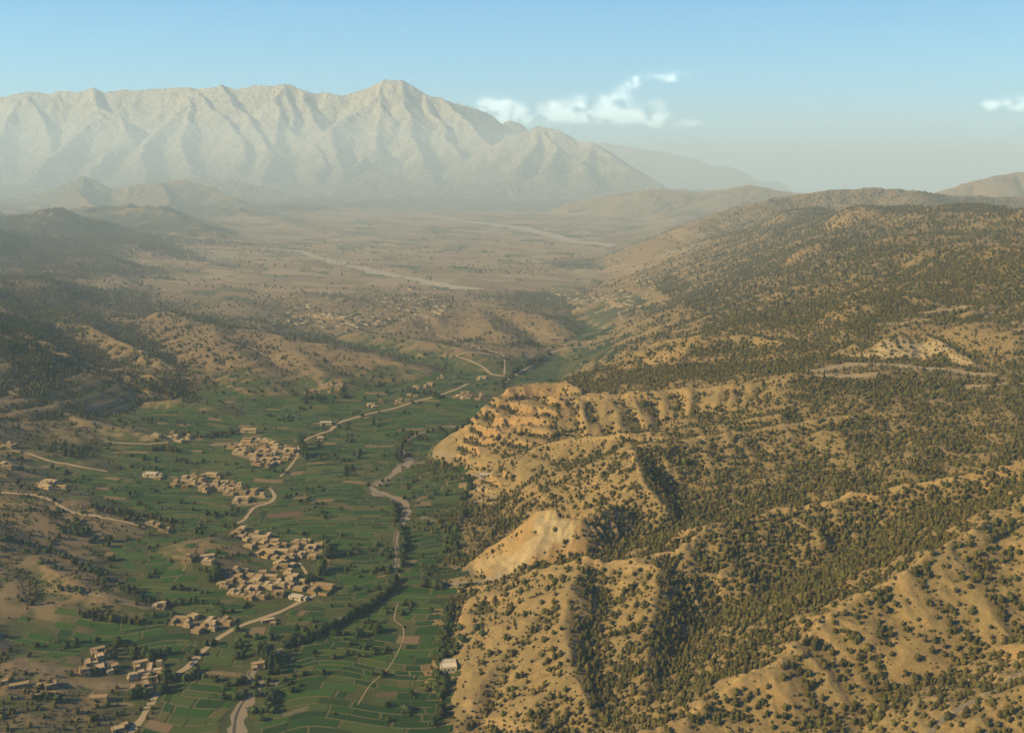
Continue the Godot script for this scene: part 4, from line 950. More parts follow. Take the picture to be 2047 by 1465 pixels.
# The irrigated fields: narrow terraced strips with banks left between them.
func fields() -> void:
	var areas := field_areas()
	var crops: Array[StandardMaterial3D] = []
	for c in [Color(0.019, 0.054, 0.007), Color(0.026, 0.068, 0.008), Color(0.014, 0.042, 0.006), Color(0.034, 0.077, 0.010), Color(0.024, 0.044, 0.009), Color(0.052, 0.076, 0.014), Color(0.17, 0.118, 0.058), Color(0.085, 0.078, 0.024)]:
		crops.append(earth((c * 1.15).linear_to_srgb(), 0.05, 0.35))
	var keep_off: Array[Vector3] = []
	for w in ways_laid:
		for q in w:
			keep_off.append(q)
	var buckets := {}
	for q in keep_off:
		var key := Vector2i(floori(q.x / 60.0), floori(q.y / 60.0))
		for a in [-1, 0, 1]:
			for b in [-1, 0, 1]:
				var k := key + Vector2i(a, b)
				if not buckets.has(k):
					buckets[k] = []
				buckets[k].append(Vector3(q.x, q.y, q.z * 0.5 + 3.0))
	var rng := RandomNumberGenerator.new()
	rng.seed = 5
	var farm := Node3D.new()
	farm.name = "farmland"
	add_child(farm)
	tag(farm, "terraced green strip fields filling the valley floor", "", "", "structure")
	var single := 0
	var banks: Array = [PackedVector3Array(), PackedVector3Array(), PackedInt32Array()]
	var rest: Array = []
	for k in crops.size():
		rest.append([PackedVector3Array(), PackedVector3Array(), PackedInt32Array()])
	var d := 760.0
	while d < 3600.0:
		var deep := rng.randf_range(9.0, 17.0) * (1.0 + maxf(0.0, d - 1500.0) * 0.0003)
		var x := -0.56 * d + rng.randf_range(0.0, 40.0)
		while x < 0.25 * d:
			var wide := rng.randf_range(18.0, 54.0) * (1.0 + maxf(0.0, d - 1500.0) * 0.0003)
			var todo: Array = [Vector2(x, wide)]
			x += wide
			while todo.size():
				var piece: Vector2 = todo.pop_back()
				var halves := [Vector2(piece.x, piece.y * 0.5), Vector2(piece.x + piece.y * 0.5, piece.y * 0.5)] if piece.y > 17.0 else []
				var crop := rng.randi_range(0, 5)
				var luck := rng.randf()
				var tone_here := nf.get_noise_2d(piece.x * 1.2, d * 1.2)
				if tone_here > 0.25 and luck < 0.5:
					crop = 5
				elif tone_here < -0.25 and luck < 0.5:
					crop = 2
				if luck > 0.965:
					crop = 6
				elif luck > 0.91:
					crop = 7
				var bank := rng.randf_range(0.7, 1.5)
				var corners: Array[Vector2] = []
				var nx := clampi(int(piece.y / 9.0), 2, 6)
				var grid: Array[Vector2] = []
				for b in 3:
					for a in nx + 1:
						var px := piece.x + bank + (piece.y - 2.0 * bank) * a / nx
						var pd := d + bank * 0.8 + (deep - 1.6 * bank) * b / 2.0
						grid.append(Vector2(px + 16.0 * ng.get_noise_2d(px / 170.0, pd / 170.0) + pd * 0.04, pd + 34.0 * ng.get_noise_2d(px / 260.0 + 40.0, pd / 420.0) + 0.05 * px))
				for q in [grid[0], grid[nx], grid[2 * nx + 2], grid[3 * nx + 2], grid[nx + 1 + nx / 2]]:
					corners.append(q)
				var home := -1
				for a in areas.size():
					if Geometry2D.is_point_in_polygon(corners[4], areas[a]):
						var within := 0
						for q in 4:
							if Geometry2D.is_point_in_polygon(corners[q], areas[a]):
								within += 1
						if within >= 2:
							home = a
							break
				if home < 0 and hash01(int(piece.x), int(d), 3) < 0.8:
					var s := spot(corners[4].x, corners[4].y)
					if reg[int(s.x)][int(s.y)] in [0, 2] and corners[4].x < -0.02 * corners[4].y and at_coarse(4, corners[4].x / corners[4].y, log(corners[4].y)) + 0.25 * nf.get_noise_2d(corners[4].x, corners[4].y) > 0.66 and slope_at(int(s.x), int(s.y), 3).y > 0.985:
						home = 99
				var lies := spot(corners[4].x, corners[4].y)
				if home < 0 or slope_at(int(lies.x), int(lies.y), 2).y < 0.968:
					todo.append_array(halves)
					continue
				var clash := false
				for q in grid:
					for w in buckets.get(Vector2i(floori(q.x / 60.0), floori(q.y / 60.0)), []):
						if Vector2(w.x - q.x, w.y - q.y).length_squared() < w.z * w.z:
							clash = true
							break
					if clash:
						break
				if clash:
					todo.append_array(halves)
					continue
				for h in built:
					for q in corners:
						if Vector2(h.x - q.x, h.y - q.y).length() < h.z:
							clash = true
				for q in patches:
					if q[5] in [0.0, 1.0, 2.0, 4.0, 8.0] and q[6] > 0.45 and q[7] < 0.04:
						var ab := Vector2(q[2] - q[0], q[3] - q[1])
						for g in [corners[4], corners[0], corners[3]]:
							var t := clampf((g - Vector2(q[0], q[1])).dot(ab) / maxf(ab.length_squared(), 0.01), 0.0, 1.0)
							if g.distance_to(Vector2(q[0], q[1]) + ab * t) < q[4] * 0.95:
								clash = true
				if clash:
					todo.append_array(halves)
					continue
				var v := PackedVector3Array()
				var n := PackedVector3Array()
				var idx := PackedInt32Array()
				for q in grid:
					v.append(Vector3(q.x, ground(q.x, q.y) + 0.3, -q.y))
					n.append(Vector3.UP)
				for b in 2:
					for a in nx:
						var o := b * (nx + 1) + a
						idx.append_array([o, o + nx + 1, o + 1, o + 1, o + nx + 1, o + nx + 2])
				for edge in 2:
					if hash01(int(piece.x * 3.0), int(d * 3.0), edge) < 0.62:
						bank_along(banks, grid.slice(0, nx + 1) if edge == 0 else [grid[0], grid[nx + 1], grid[2 * nx + 2]], 0.3 + 0.45 * bank)
				if single < 300:
					single += 1
					solid("field", array_mesh(v, n, idx), crops[crop], farm)
				else:
					var r: Array = rest[crop]
					var base: int = r[0].size()
					r[0].append_array(v)
					r[1].append_array(n)
					for k in idx:
						r[2].append(base + k)
		d += deep
	var rims := solid("field_banks", array_mesh(banks[0], banks[1], banks[2]), earth(Color(0.135, 0.122, 0.050).linear_to_srgb(), 0.12, 0.5), farm)
	rims.set_meta("kind", "stuff")
	var far := ArrayMesh.new()
	for k in crops.size():
		var r: Array = rest[k]
		if r[0].size():
			var a := []
			a.resize(Mesh.ARRAY_MAX)
			a[Mesh.ARRAY_VERTEX] = r[0]
			a[Mesh.ARRAY_NORMAL] = r[1]
			a[Mesh.ARRAY_INDEX] = r[2]
			far.add_surface_from_arrays(Mesh.PRIMITIVE_TRIANGLES, a)
			far.surface_set_material(far.get_surface_count() - 1, crops[k])
	var o := MeshInstance3D.new()
	o.name = "distant_fields"
	o.mesh = far
	o.set_meta("kind", "stuff")
	farm.add_child(o, true)
	print("fields ", single)


# a low grassy bank along the outer edge of a field
func bank_along(banks: Array, line: Array, half: float) -> void:
	var v: PackedVector3Array = banks[0]
	var first := v.size()
	for i in line.size():
		var q: Vector2 = line[i]
		var ahead: Vector2 = line[mini(i + 1, line.size() - 1)] - line[maxi(i - 1, 0)]
		var side := Vector2(ahead.y, -ahead.x).normalized()
		if side.y > 0.3:
			side = -side
		for k in 3:
			var p := q + side * half * (k * 1.0 - 0.2)
			banks[0].append(Vector3(p.x, ground(p.x, p.y) + (0.75 if k == 1 else 0.12), -p.y))
			banks[1].append(Vector3.UP)
		if i > 0:
			for k in 2:
				var b := first + i * 3 + k
				banks[2].append_array([b - 3, b, b - 2, b - 2, b, b + 1])


# ---------------------------------------------------------------- houses
func box(st: SurfaceTool, c: Vector3, s: Vector3, turn := 0.0) -> void:
	var b := Basis(Vector3.UP, turn)
	for side in [Vector3.RIGHT, Vector3.LEFT, Vector3.UP, Vector3.DOWN, Vector3.BACK, Vector3.FORWARD]:
		var n: Vector3 = side
		var a := Vector3(n.y, n.z, n.x)
		var e := n.cross(a)
		var p: Array[Vector3] = []
		for k in [[-1, -1], [-1, 1], [1, 1], [1, -1]]:
			p.append(c + b * ((n + a * k[0] + e * k[1]) * s * 0.5))
		st.set_normal(b * n)
		for k in [0, 1, 2, 0, 2, 3]:
			st.add_vertex(p[k])


func begin() -> SurfaceTool:
	var st := SurfaceTool.new()
	st.begin(Mesh.PRIMITIVE_TRIANGLES)
	return st


# four thick walls that stand a little above the roof, and the roof between them
func block(root: Node3D, at: Vector3, w: float, l: float, h: float, m: Array, door := true, windows := 2) -> void:
	var t := 0.45
	var st := begin()
	var low := 2.5
	var hh := h + low
	box(st, at + Vector3(0, h * 0.5 - low * 0.5, l * 0.5 - t * 0.5), Vector3(w, hh, t))
	box(st, at + Vector3(0, h * 0.5 - low * 0.5, -l * 0.5 + t * 0.5), Vector3(w, hh, t))
	box(st, at + Vector3(w * 0.5 - t * 0.5, h * 0.5 - low * 0.5, 0), Vector3(t, hh, l - 2.0 * t))
	box(st, at + Vector3(-w * 0.5 + t * 0.5, h * 0.5 - low * 0.5, 0), Vector3(t, hh, l - 2.0 * t))
	solid("wall", st.commit(), m[0], root)
	st = begin()
	box(st, at + Vector3(0, h - 0.55, 0), Vector3(w - 2.0 * t + 0.02, 0.3, l - 2.0 * t + 0.02))
	solid("roof", st.commit(), m[1], root)
	if door:
		st = begin()
		box(st, at + Vector3(-w * 0.12, 1.1, l * 0.5 + 0.02), Vector3(1.7, 2.3, 0.1))
		solid("door", st.commit(), m[2], root)
	for k in windows:
		var f := (k + 0.5) / windows * 2.0 - 1.0
		st = begin()
		box(st, at + Vector3(f * w * 0.36 + (0.9 if absf(f * 0.36 + 0.12) < 0.1 else 0.0), h * 0.58, l * 0.5 + 0.02), Vector3(1.3, 1.4, 0.1))
		solid("window", st.commit(), m[2], root)
	if windows > 1:
		st = begin()
		box(st, at + Vector3(-w * 0.5 - 0.02, h * 0.58, l * 0.1), Vector3(0.1, 1.4, 1.3))
		solid("window", st.commit(), m[2], root)


func yard(root: Node3D, at: Vector3, w: float, l: float, h: float, m: Array) -> void:
	var t := 0.5
	var st := begin()
	box(st, at + Vector3(0, h * 0.5 - 1.0, -l * 0.5), Vector3(w, h + 2.0, t))
	box(st, at + Vector3(w * 0.5, h * 0.5 - 1.0, 0), Vector3(t, h + 2.0, l - t))
	box(st, at + Vector3(-w * 0.5, h * 0.5 - 1.0, 0), Vector3(t, h + 2.0, l - t))
	box(st, at + Vector3(w * 0.28, h * 0.5 - 1.0, l * 0.5), Vector3(w * 0.44, h + 2.0, t))
	box(st, at + Vector3(-w * 0.28, h * 0.5 - 1.0, l * 0.5), Vector3(w * 0.44, h + 2.0, t))
	solid("yard_wall", st.commit(), m[0], root)


var house_kinds: Array = []
const HOUSE_NAMES := ["mud_house", "tower_house", "yard_house", "walled_compound", "long_house", "mud_hut", "white_house", "plastered_house"]
const HOUSE_REACH := [7.5, 7.5, 10.5, 14.0, 11.5, 5.0, 11.0, 11.0]


func make_house_kinds() -> void:
	var dark := earth(Color(0.035, 0.028, 0.02).linear_to_srgb(), 0.3, 0.1)
	var muds: Array = []
	for c in [Color(0.40, 0.285, 0.145), Color(0.32, 0.225, 0.11), Color(0.46, 0.345, 0.19)]:
		muds.append([earth(c.linear_to_srgb(), 0.11, 0.6), earth((c * 1.06).linear_to_srgb(), 0.09, 0.5), dark])
	var white := [earth(Color(0.52, 0.44, 0.30).linear_to_srgb(), 0.1, 0.2), earth(Color(0.50, 0.435, 0.32).linear_to_srgb(), 0.1, 0.2), dark]
	var pale := [earth(Color(0.60, 0.50, 0.30).linear_to_srgb(), 0.1, 0.3), earth(Color(0.66, 0.56, 0.38).linear_to_srgb(), 0.1, 0.3), dark]
	for k in 8:
		var versions: Array = []
		for v in (3 if k < 6 else 1):
			var m: Array = muds[v]
			var o := Node3D.new()
			match k:
				0:
					block(o, Vector3.ZERO, 10.5 - v, 8.0 + v, 4.2, m)
				1:
					block(o, Vector3.ZERO, 10.0, 8.5, 3.6, m)
					block(o, Vector3(-1.5 + v, 3.6, -1.2), 6.4, 5.6, 3.4, m, false, 2)
				2:
					block(o, Vector3(0, 0, -3.6), 14.0, 6.4, 4.4, m)
					block(o, Vector3(-4.2, 0, 3.4), 5.6, 7.0, 3.7 + 0.4 * v, m, true, 1)
					yard(o, Vector3(2.2, 0, 3.2), 8.6, 7.4, 2.3, m)
				3:
					block(o, Vector3(0, 0, -7.0), 20.0, 6.2, 4.6, m, true, 4)
					block(o, Vector3(-7.0, 0, 2.2), 6.0, 11.4, 4.0, m, true, 1)
					if v != 1:
						block(o, Vector3(7.2, 0, 3.4), 5.6, 6.4, 4.2 + 2.4 * v * 0.5, m, true, 1)
					yard(o, Vector3(0, 0, 2.4), 20.0, 12.8, 2.8, m)
				4:
					block(o, Vector3.ZERO, 18.0, 6.6, 4.0 + 0.3 * v, m, true, 5)
				5:
					block(o, Vector3.ZERO, 6.2, 5.2 + 0.5 * v, 3.1, m, true, 0)
				6:
					block(o, Vector3.ZERO, 15.0, 7.2, 4.3, white, true, 5)
					block(o, Vector3(9.6, 0, -1.0), 4.2, 5.0, 3.3, white, true, 0)
				7:
					block(o, Vector3(0, 0, 1.5), 13.0, 8.5, 5.2, pale, true, 3)
					block(o, Vector3(1.0, 0, -6.6), 11.0, 7.4, 4.4, white, false, 0)
			versions.append(o)
		house_kinds.append(versions)


func house(x: float, d: float, turn: float, kind: int, size: float, label: String, group: String) -> void:
	var pick := int(hash01(int(x * 10.0), int(d * 10.0)) * 2.999) if kind < 6 else 0
	var o: Node3D = house_kinds[kind][pick].duplicate()
	o.name = numbered(HOUSE_NAMES[kind])
	add_child(o)
	o.position = Vector3(x, ground(x, d) + 0.05, -d)
	o.rotation.y = deg_to_rad(turn)
	o.scale = Vector3(size, size * (0.9 + 0.25 * hash01(int(d * 10.0), 7)), size)
	tag(o, label, "house", group)
	built.append(Vector3(x, d, HOUSE_REACH[kind] * size))


func make_van(x: float, d: float) -> void:
	var o := Node3D.new()
	o.name = "van"
	add_child(o)
	o.position = Vector3(x, ground(x, d) + 0.55, -d)
	o.rotation.y = deg_to_rad(52)
	tag(o, "white van parked on the dirt road above the lower fields", "van")
	var paint := StandardMaterial3D.new()
	paint.albedo_color = Color(0.9, 0.9, 0.88)
	paint.roughness = 0.35
	var dark := StandardMaterial3D.new()
	dark.albedo_color = Color(0.10, 0.11, 0.12)
	dark.roughness = 0.3
	var p := PackedVector2Array([Vector2(-2.6, 0.45), Vector2(2.5, 0.45), Vector2(2.55, 1.15), Vector2(1.7, 1.35), Vector2(1.05, 2.15), Vector2(-2.5, 2.2)])
	var st := begin()
	for i in range(1, p.size() - 1):
		for s in [-0.95, 0.95]:
			st.set_normal(Vector3(0, 0, signf(s)))
			for k in ([0, i, i + 1] if s < 0.0 else [0, i + 1, i]):
				st.add_vertex(Vector3(p[k].x, p[k].y, s))
	for i in p.size():
		var a := p[i]
		var b := p[(i + 1) % p.size()]
		st.set_normal(Vector3(b.y - a.y, a.x - b.x, 0).normalized())
		for q in [Vector3(a.x, a.y, 0.95), Vector3(a.x, a.y, -0.95), Vector3(b.x, b.y, -0.95), Vector3(a.x, a.y, 0.95), Vector3(b.x, b.y, -0.95), Vector3(b.x, b.y, 0.95)]:
			st.add_vertex(q)
	solid("body", st.commit(), paint, o)
	st = begin()
	box(st, Vector3(1.42, 1.72, 0), Vector3(0.06, 0.85, 1.6), 0.0)
	solid("windscreen", st.commit(), dark, o)
	for s in [-0.96, 0.96]:
		st = begin()
		box(st, Vector3(0.2, 1.75, s), Vector3(1.2, 0.45, 0.04))
		solid("window", st.commit(), dark, o)
		for wx in [-1.7, 1.6]:
			var c := CylinderMesh.new()
			c.top_radius = 0.38
			c.bottom_radius = 0.38
			c.height = 0.26
			c.radial_segments = 14
			var w := solid("wheel", c, dark, o)
			w.position = Vector3(wx, 0.38, s * 0.9)
			w.rotation.x = PI * 0.5


func multi(called: String, label: String, category: String, mesh: Mesh, m: Material, places: Array, colors: PackedColorArray) -> void:
	if places.is_empty():
		return
	var mm := MultiMesh.new()
	mm.transform_format = MultiMesh.TRANSFORM_3D
	mm.use_colors = true
	mm.mesh = mesh
	mm.instance_count = places.size()
	for i in places.size():
		mm.set_instance_transform(i, places[i])
		mm.set_instance_color(i, colors[i])
	var o := MultiMeshInstance3D.new()
	o.name = numbered(called)
	o.multimesh = mm
	o.material_override = m
	add_child(o)
	tag(o, label, category, "", "stuff")


# far villages and farms on the plain, specks in the photograph
func distant_houses() -> void:
	var st := begin()
	box(st, Vector3(0, 1.6, 0), Vector3(12, 5.2, 9))
	box(st, Vector3(8.0, 1.2, 4.0), Vector3(8, 4.4, 10))
	box(st, Vector3(-6, 0.6, 7), Vector3(0.6, 3.0, 12))
	var rng := RandomNumberGenerator.new()
	rng.seed = 77
	var places: Array = []
	var cs := PackedColorArray()
	for c in far_clusters():
		for k in int(c.w):
			var x: float = c.x + rng.randfn(0.0, c.z)
			var d: float = c.y + rng.randfn(0.0, c.z * 1.6)
			var s := rng.randf_range(0.45, 0.95)
			places.append(Transform3D(Basis(Vector3.UP, rng.randf_range(-0.4, 0.4)).scaled(Vector3(s, s * 1.1, s)), Vector3(x, ground(x, d), -d)))
			var f := rng.randf_range(0.85, 1.15)
			cs.append(Color(0.52 * f, 0.41 * f, 0.25 * f))
	var m := earth(Color.WHITE, 0.1, 0.3, true)
	multi("distant_houses", "tiny pale houses scattered in far villages on the hazy plain", "houses", st.commit(), m, places, cs)


# ---------------------------------------------------------------- trees
# A crown of many small leafy faces round a dark middle; profile gives the radius at a height from 0 to 1.
func crown(shape: int, s: int, tufts: int, size: float) -> ArrayMesh:
	var rng := RandomNumberGenerator.new()
	rng.seed = s
	var st := begin()
	var lump := noise(s, 1.6, FastNoiseLite.FRACTAL_FBM, 2)
	var rings := 6
	var around := 8
	var pts: Array = []
	for i in rings + 1:
		var t := i / float(rings)
		var row: Array[Vector3] = []
		for j in around:
			var a := TAU * j / around
			var r := radius(shape, t) * 0.74 * (1.0 + 0.35 * lump.get_noise_3d(cos(a) * 1.3 + s, t * 3.0, sin(a) * 1.3))
			row.append(Vector3(cos(a) * r, lerpf(0.12, 0.96, t), sin(a) * r))
		pts.append(row)
	st.set_smooth_group(0)
	for i in rings:
		for j in around:
			var a: Vector3 = pts[i][j]
			var b: Vector3 = pts[i][(j + 1) % around]
			var c: Vector3 = pts[i + 1][j]
			var e: Vector3 = pts[i + 1][(j + 1) % around]
			for q in [a, b, c, b, e, c]:
				var out := Vector3(q.x, (q.y - 0.5) * 0.4, q.z)
				st.set_normal(out.normalized())
				st.add_vertex(q)
	for k in tufts:
		var t := pow(rng.randf(), 0.9)
		var a := rng.randf() * TAU
		var r := radius(shape, t) * rng.randf_range(0.72, 1.12) * (1.0 + 0.35 * lump.get_noise_3d(cos(a) * 1.3 + s, t * 3.0, sin(a) * 1.3))
		var c := Vector3(cos(a) * r, lerpf(0.10, 1.0, t), sin(a) * r)
		var out := Vector3(c.x, (c.y - 0.42) * 0.5, c.z).normalized()
		var n := (out + Vector3(rng.randfn(0, 0.45), rng.randfn(0.15, 0.45), rng.randfn(0, 0.45))).normalized()
		var e := n.cross(Vector3(rng.randfn(), rng.randfn(), rng.randfn())).normalized() * size * rng.randf_range(0.6, 1.3)
		var g := n.cross(e)
		st.set_normal((n + out).normalized())
		st.add_vertex(c - e)
		st.add_vertex(c + g * 0.8)
		st.add_vertex(c + e)
		st.add_vertex(c - e)
		st.add_vertex(c + e)
		st.add_vertex(c - g * 0.7)
	return st.commit()


func radius(shape: int, t: float) -> float:
	match shape:
		0:   # broad crown
			return 0.44 * pow(maxf(sin(PI * clampf(t * 0.90 + 0.07, 0.0, 1.0)), 0.0), 0.65)
		1:   # poplar
			return 0.15 * pow(maxf(sin(PI * clampf(t * 0.93 + 0.05, 0.0, 1.0)), 0.0), 0.7)
		2:   # rounded cone, as junipers and pines on the dry slopes
			return 0.37 * pow(1.0 - t, 0.62) * minf(1.0, 0.35 + t * 4.0) + 0.03
	return 0.48 * sqrt(maxf(0.0, 1.0 - t * t)) * minf(1.0, 0.6 + t * 3.0)


func trunk() -> ArrayMesh:
	var st := begin()
	for k in 6:
		var a := TAU * k / 6.0
		var b := TAU * (k + 1) / 6.0
		var p := [Vector3(cos(a) * 0.035, -0.15, sin(a) * 0.035), Vector3(cos(b) * 0.035, -0.15, sin(b) * 0.035), Vector3(cos(a) * 0.018, 0.5, sin(a) * 0.018), Vector3(cos(b) * 0.018, 0.5, sin(b) * 0.018)]
		st.set_normal(Vector3(cos(a), 0, sin(a)))
		for q in [0, 1, 2, 1, 3, 2]:
			st.add_vertex(p[q])
	return st.commit()


func leaf(c: Color, by_copy := false) -> StandardMaterial3D:
	var m := StandardMaterial3D.new()
	m.albedo_color = Color.WHITE if by_copy else c.linear_to_srgb()
	m.vertex_color_use_as_albedo = by_copy
	m.roughness = 0.85
	m.metallic_specular = 0.2
	return m


func ordinal(k: int) -> String:
	var low := ["first", "second", "third", "fourth", "fifth", "sixth", "seventh", "eighth", "ninth", "tenth", "eleventh", "twelfth", "thirteenth", "fourteenth", "fifteenth", "sixteenth", "seventeenth", "eighteenth", "nineteenth"]
	var tens := ["twentieth", "thirtieth", "fortieth", "fiftieth", "sixtieth", "seventieth", "eightieth", "ninetieth"]
	var n := k + 1
	var head := ""
	if n >= 100:
		head = "hundred-and-" if n < 200 else "two-hundred-and-"
		n = n % 100
		if n == 0:
			return "hundredth"
	if n < 20:
		return head + low[n - 1]
	if n % 10 == 0:
		return head + tens[n / 10 - 2]
	return head + ["twenty", "thirty", "forty", "fifty", "sixty", "seventy", "eighty", "ninety"][n / 10 - 2] + "-" + low[n % 10 - 1]


var tree_protos: Array = []
var stuff_at: Array = []
var stuff_tint := PackedColorArray()


func grove(kind: int, label: String, p: PackedFloat32Array) -> void:
	for i in range(0, p.size(), 3):
		var x := p[i]
		var d := p[i + 1]
		var s := p[i + 2]
		var pick := i / 3 % 4
		if kind == 9:
			var f := 0.75 + 0.5 * hash01(i, int(x))
			stuff_at.append(Transform3D(Basis(Vector3.UP, i).scaled(Vector3(s * 1.1, s, s * 1.1)), Vector3(x, ground(x, d) - 0.2, -d)))
			stuff_tint.append(Color(0.028 * f, 0.038 * f, 0.013 * f))
			continue
		var o: Node3D = tree_protos[kind][pick].duplicate()
		o.name = numbered(["broadleaf_tree", "poplar_tree", "conifer_tree"][kind])
		add_child(o)
		o.position = Vector3(x, ground(x, d) - 0.1, -d)
		o.rotation.y = i * 1.7
		var wide := s * (0.85 + 0.4 * hash01(i, int(d)))
		o.scale = Vector3(wide, s, wide)
		var noun := "poplar" if "poplar" in label else "tree"
		var cut := label.find(noun) + noun.length()
		tag(o, label.substr(0, cut) + ", " + ordinal(i / 3) + " nearest," + label.substr(cut), ["broadleaf tree", "poplar", "plantation tree"][kind], label.replace("tree", "trees").replace("poplar ", "poplars "))


func trees() -> void:
	var bark := earth(Color(0.12, 0.085, 0.055).linear_to_srgb(), 0.5, 0.3)
	var greens := [[Color(0.028, 0.040, 0.012), Color(0.038, 0.052, 0.014), Color(0.023, 0.032, 0.011), Color(0.034, 0.041, 0.014)], [Color(0.023, 0.033, 0.012), Color(0.028, 0.038, 0.013), Color(0.021, 0.029, 0.011), Color(0.026, 0.034, 0.014)], [Color(0.054, 0.047, 0.014), Color(0.060, 0.052, 0.015), Color(0.047, 0.041, 0.013), Color(0.066, 0.056, 0.016)]]
	var stem := trunk()
	for kind in 3:
		var row: Array = []
		for k in 4:
			var o := Node3D.new()
			solid("trunk", stem, bark, o)
			solid("crown", crown(kind, 100 + kind * 10 + k, 110 if kind != 1 else 130, 0.10 if kind != 1 else 0.06), leaf(greens[kind][k]), o)
			row.append(o)
		tree_protos.append(row)
	groves()
	multi("distant_trees", "green trees among the farther fields and hamlets", "trees", crown(0, 55, 60, 0.13), leaf(Color.WHITE, true), stuff_at, stuff_tint)
	wild_trees()
	field_bushes()


# evergreens on the dry hills: the nearest few hundred are trees of their own, the rest one forest
func wild_trees() -> void:
	var rng := RandomNumberGenerator.new()
	rng.seed = 21
	var near: Array = []
	var places: Array = [[], [], []]
	var tints: Array = [PackedColorArray(), PackedColorArray(), PackedColorArray()]
	for band in [[480.0, 2300.0, 4.5], [2300.0, 5200.0, 8.0]]:
		var d: float = band[0]
		var step: float = band[2]
		while d < band[1]:
			var x := -0.60 * d
			while x < 0.60 * d:
				x += step
				var px := x + rng.randf_range(-0.5, 0.5) * step
				var pd := d + rng.randf_range(-0.5, 0.5) * step
				var luck := rng.randf()
				var s := spot(px, pd)
				var k: float = den[int(s.x)][int(s.y)]
				if k < 0.02 or luck > k * 0.84 + k * k * 0.14:
					# low shrubs on the open ground between the trees
					if at_coarse(3, px / pd, log(pd)) > 0.12 and rng.randf() < 0.48 and k > 0.035:
						var z := rng.randf_range(0.9, 2.4) * (1.5 if step > 6.0 else 1.0)
						var g := rng.randf_range(0.8, 1.5)
						places[2].append(Transform3D(Basis(Vector3.UP, luck * 40.0).scaled(Vector3(z * 1.3, z, z * 1.3)), Vector3(px, ground(px, pd) - 0.1, -pd)))
						tints[2].append(Color(0.062 * g, 0.054 * g, 0.018 * g))
					continue
				var size := rng.randf_range(1.9, 4.2) + rng.randf() * rng.randf() * 4.6 + 2.2 * k * rng.randf()
				if step > 6.0:
					size *= 1.25
				var wide := size * rng.randf_range(0.7, 1.3)
				var f := rng.randf_range(0.6, 1.45)
				var warm := rng.randf_range(-0.007, 0.012)
				var at := Transform3D(Basis(Vector3.UP, rng.randf() * TAU).scaled(Vector3(wide, size, wide)), Vector3(px, ground(px, pd) - 0.25, -pd))
				var t := Color((0.062 + warm) * f, 0.055 * f, 0.015 * f)
				var ang := px / pd
				if pd < 1000.0 and size > 5.5 and ang > -0.1 and ang < 0.56 and k > 0.1:
					var v := at.origin - Vector3(0, 500, 0)
					var down := atan2(-v.y, Vector2(v.x, v.z).length() * cos(atan2(v.x, -v.z)))
					if down < 0.535 and absf(v.x / -v.z * 1.0) < 0.55:
						near.append([v.length() / size, at, t, v.length(), 1023.5 + 2012.0 * v.x / (-v.z * 0.981 - v.y * 0.196)])
						continue
				var which := rng.randi_range(0, 2)
				places[which].append(at)
				tints[which].append(t)
			d += step
	near.sort_custom(func(a: Array, b: Array) -> bool: return a[0] < b[0])
	var chosen: Array = [[], [], [], [], []]
	for i in near.size():
		var at: Transform3D = near[i][1]
		if i < 290:
			var o: Node3D = tree_protos[2][i % 4].duplicate()
			o.name = numbered("evergreen_tree")
			add_child(o)
			o.transform = at
			var px: float = near[i][4]
			var where := 0 if px < 1130.0 else (1 if px < 1290.0 else (2 if px < 1500.0 else (3 if px < 1800.0 else 4)))
			chosen[where].append([near[i][3], o])
		else:
			places[i % 3].append(at)
			tints[i % 3].append(near[i][2])
	for w in 5:
		chosen[w].sort_custom(func(a: Array, b: Array) -> bool: return a[0] < b[0])
		var spots_named := ["on the bottom centre sandy slope", "around the dark gully at bottom centre", "on the low end of the long crest", "on the bottom edge slope left of the wash", "beside the gravel wash at bottom right"]
		for k in chosen[w].size():
			tag(chosen[w][k][1], "dark evergreen tree, %s nearest, %s" % [ordinal(k), spots_named[w]], "evergreen tree", "evergreen trees " + spots_named[w])
	print("forest ", places[0].size() + places[1].size() + places[2].size())
	for k in 3:
		multi("evergreen_forest", ["countless small dark evergreen trees covering the dry hills", "rounded dark evergreens sprinkled over the dry hills", "smaller dark evergreens scattered over the dry hills"][k], "trees", crown(2 if k < 2 else 3, 60 + k, 46, 0.14), leaf(Color.WHITE, true), places[k], tints[k])


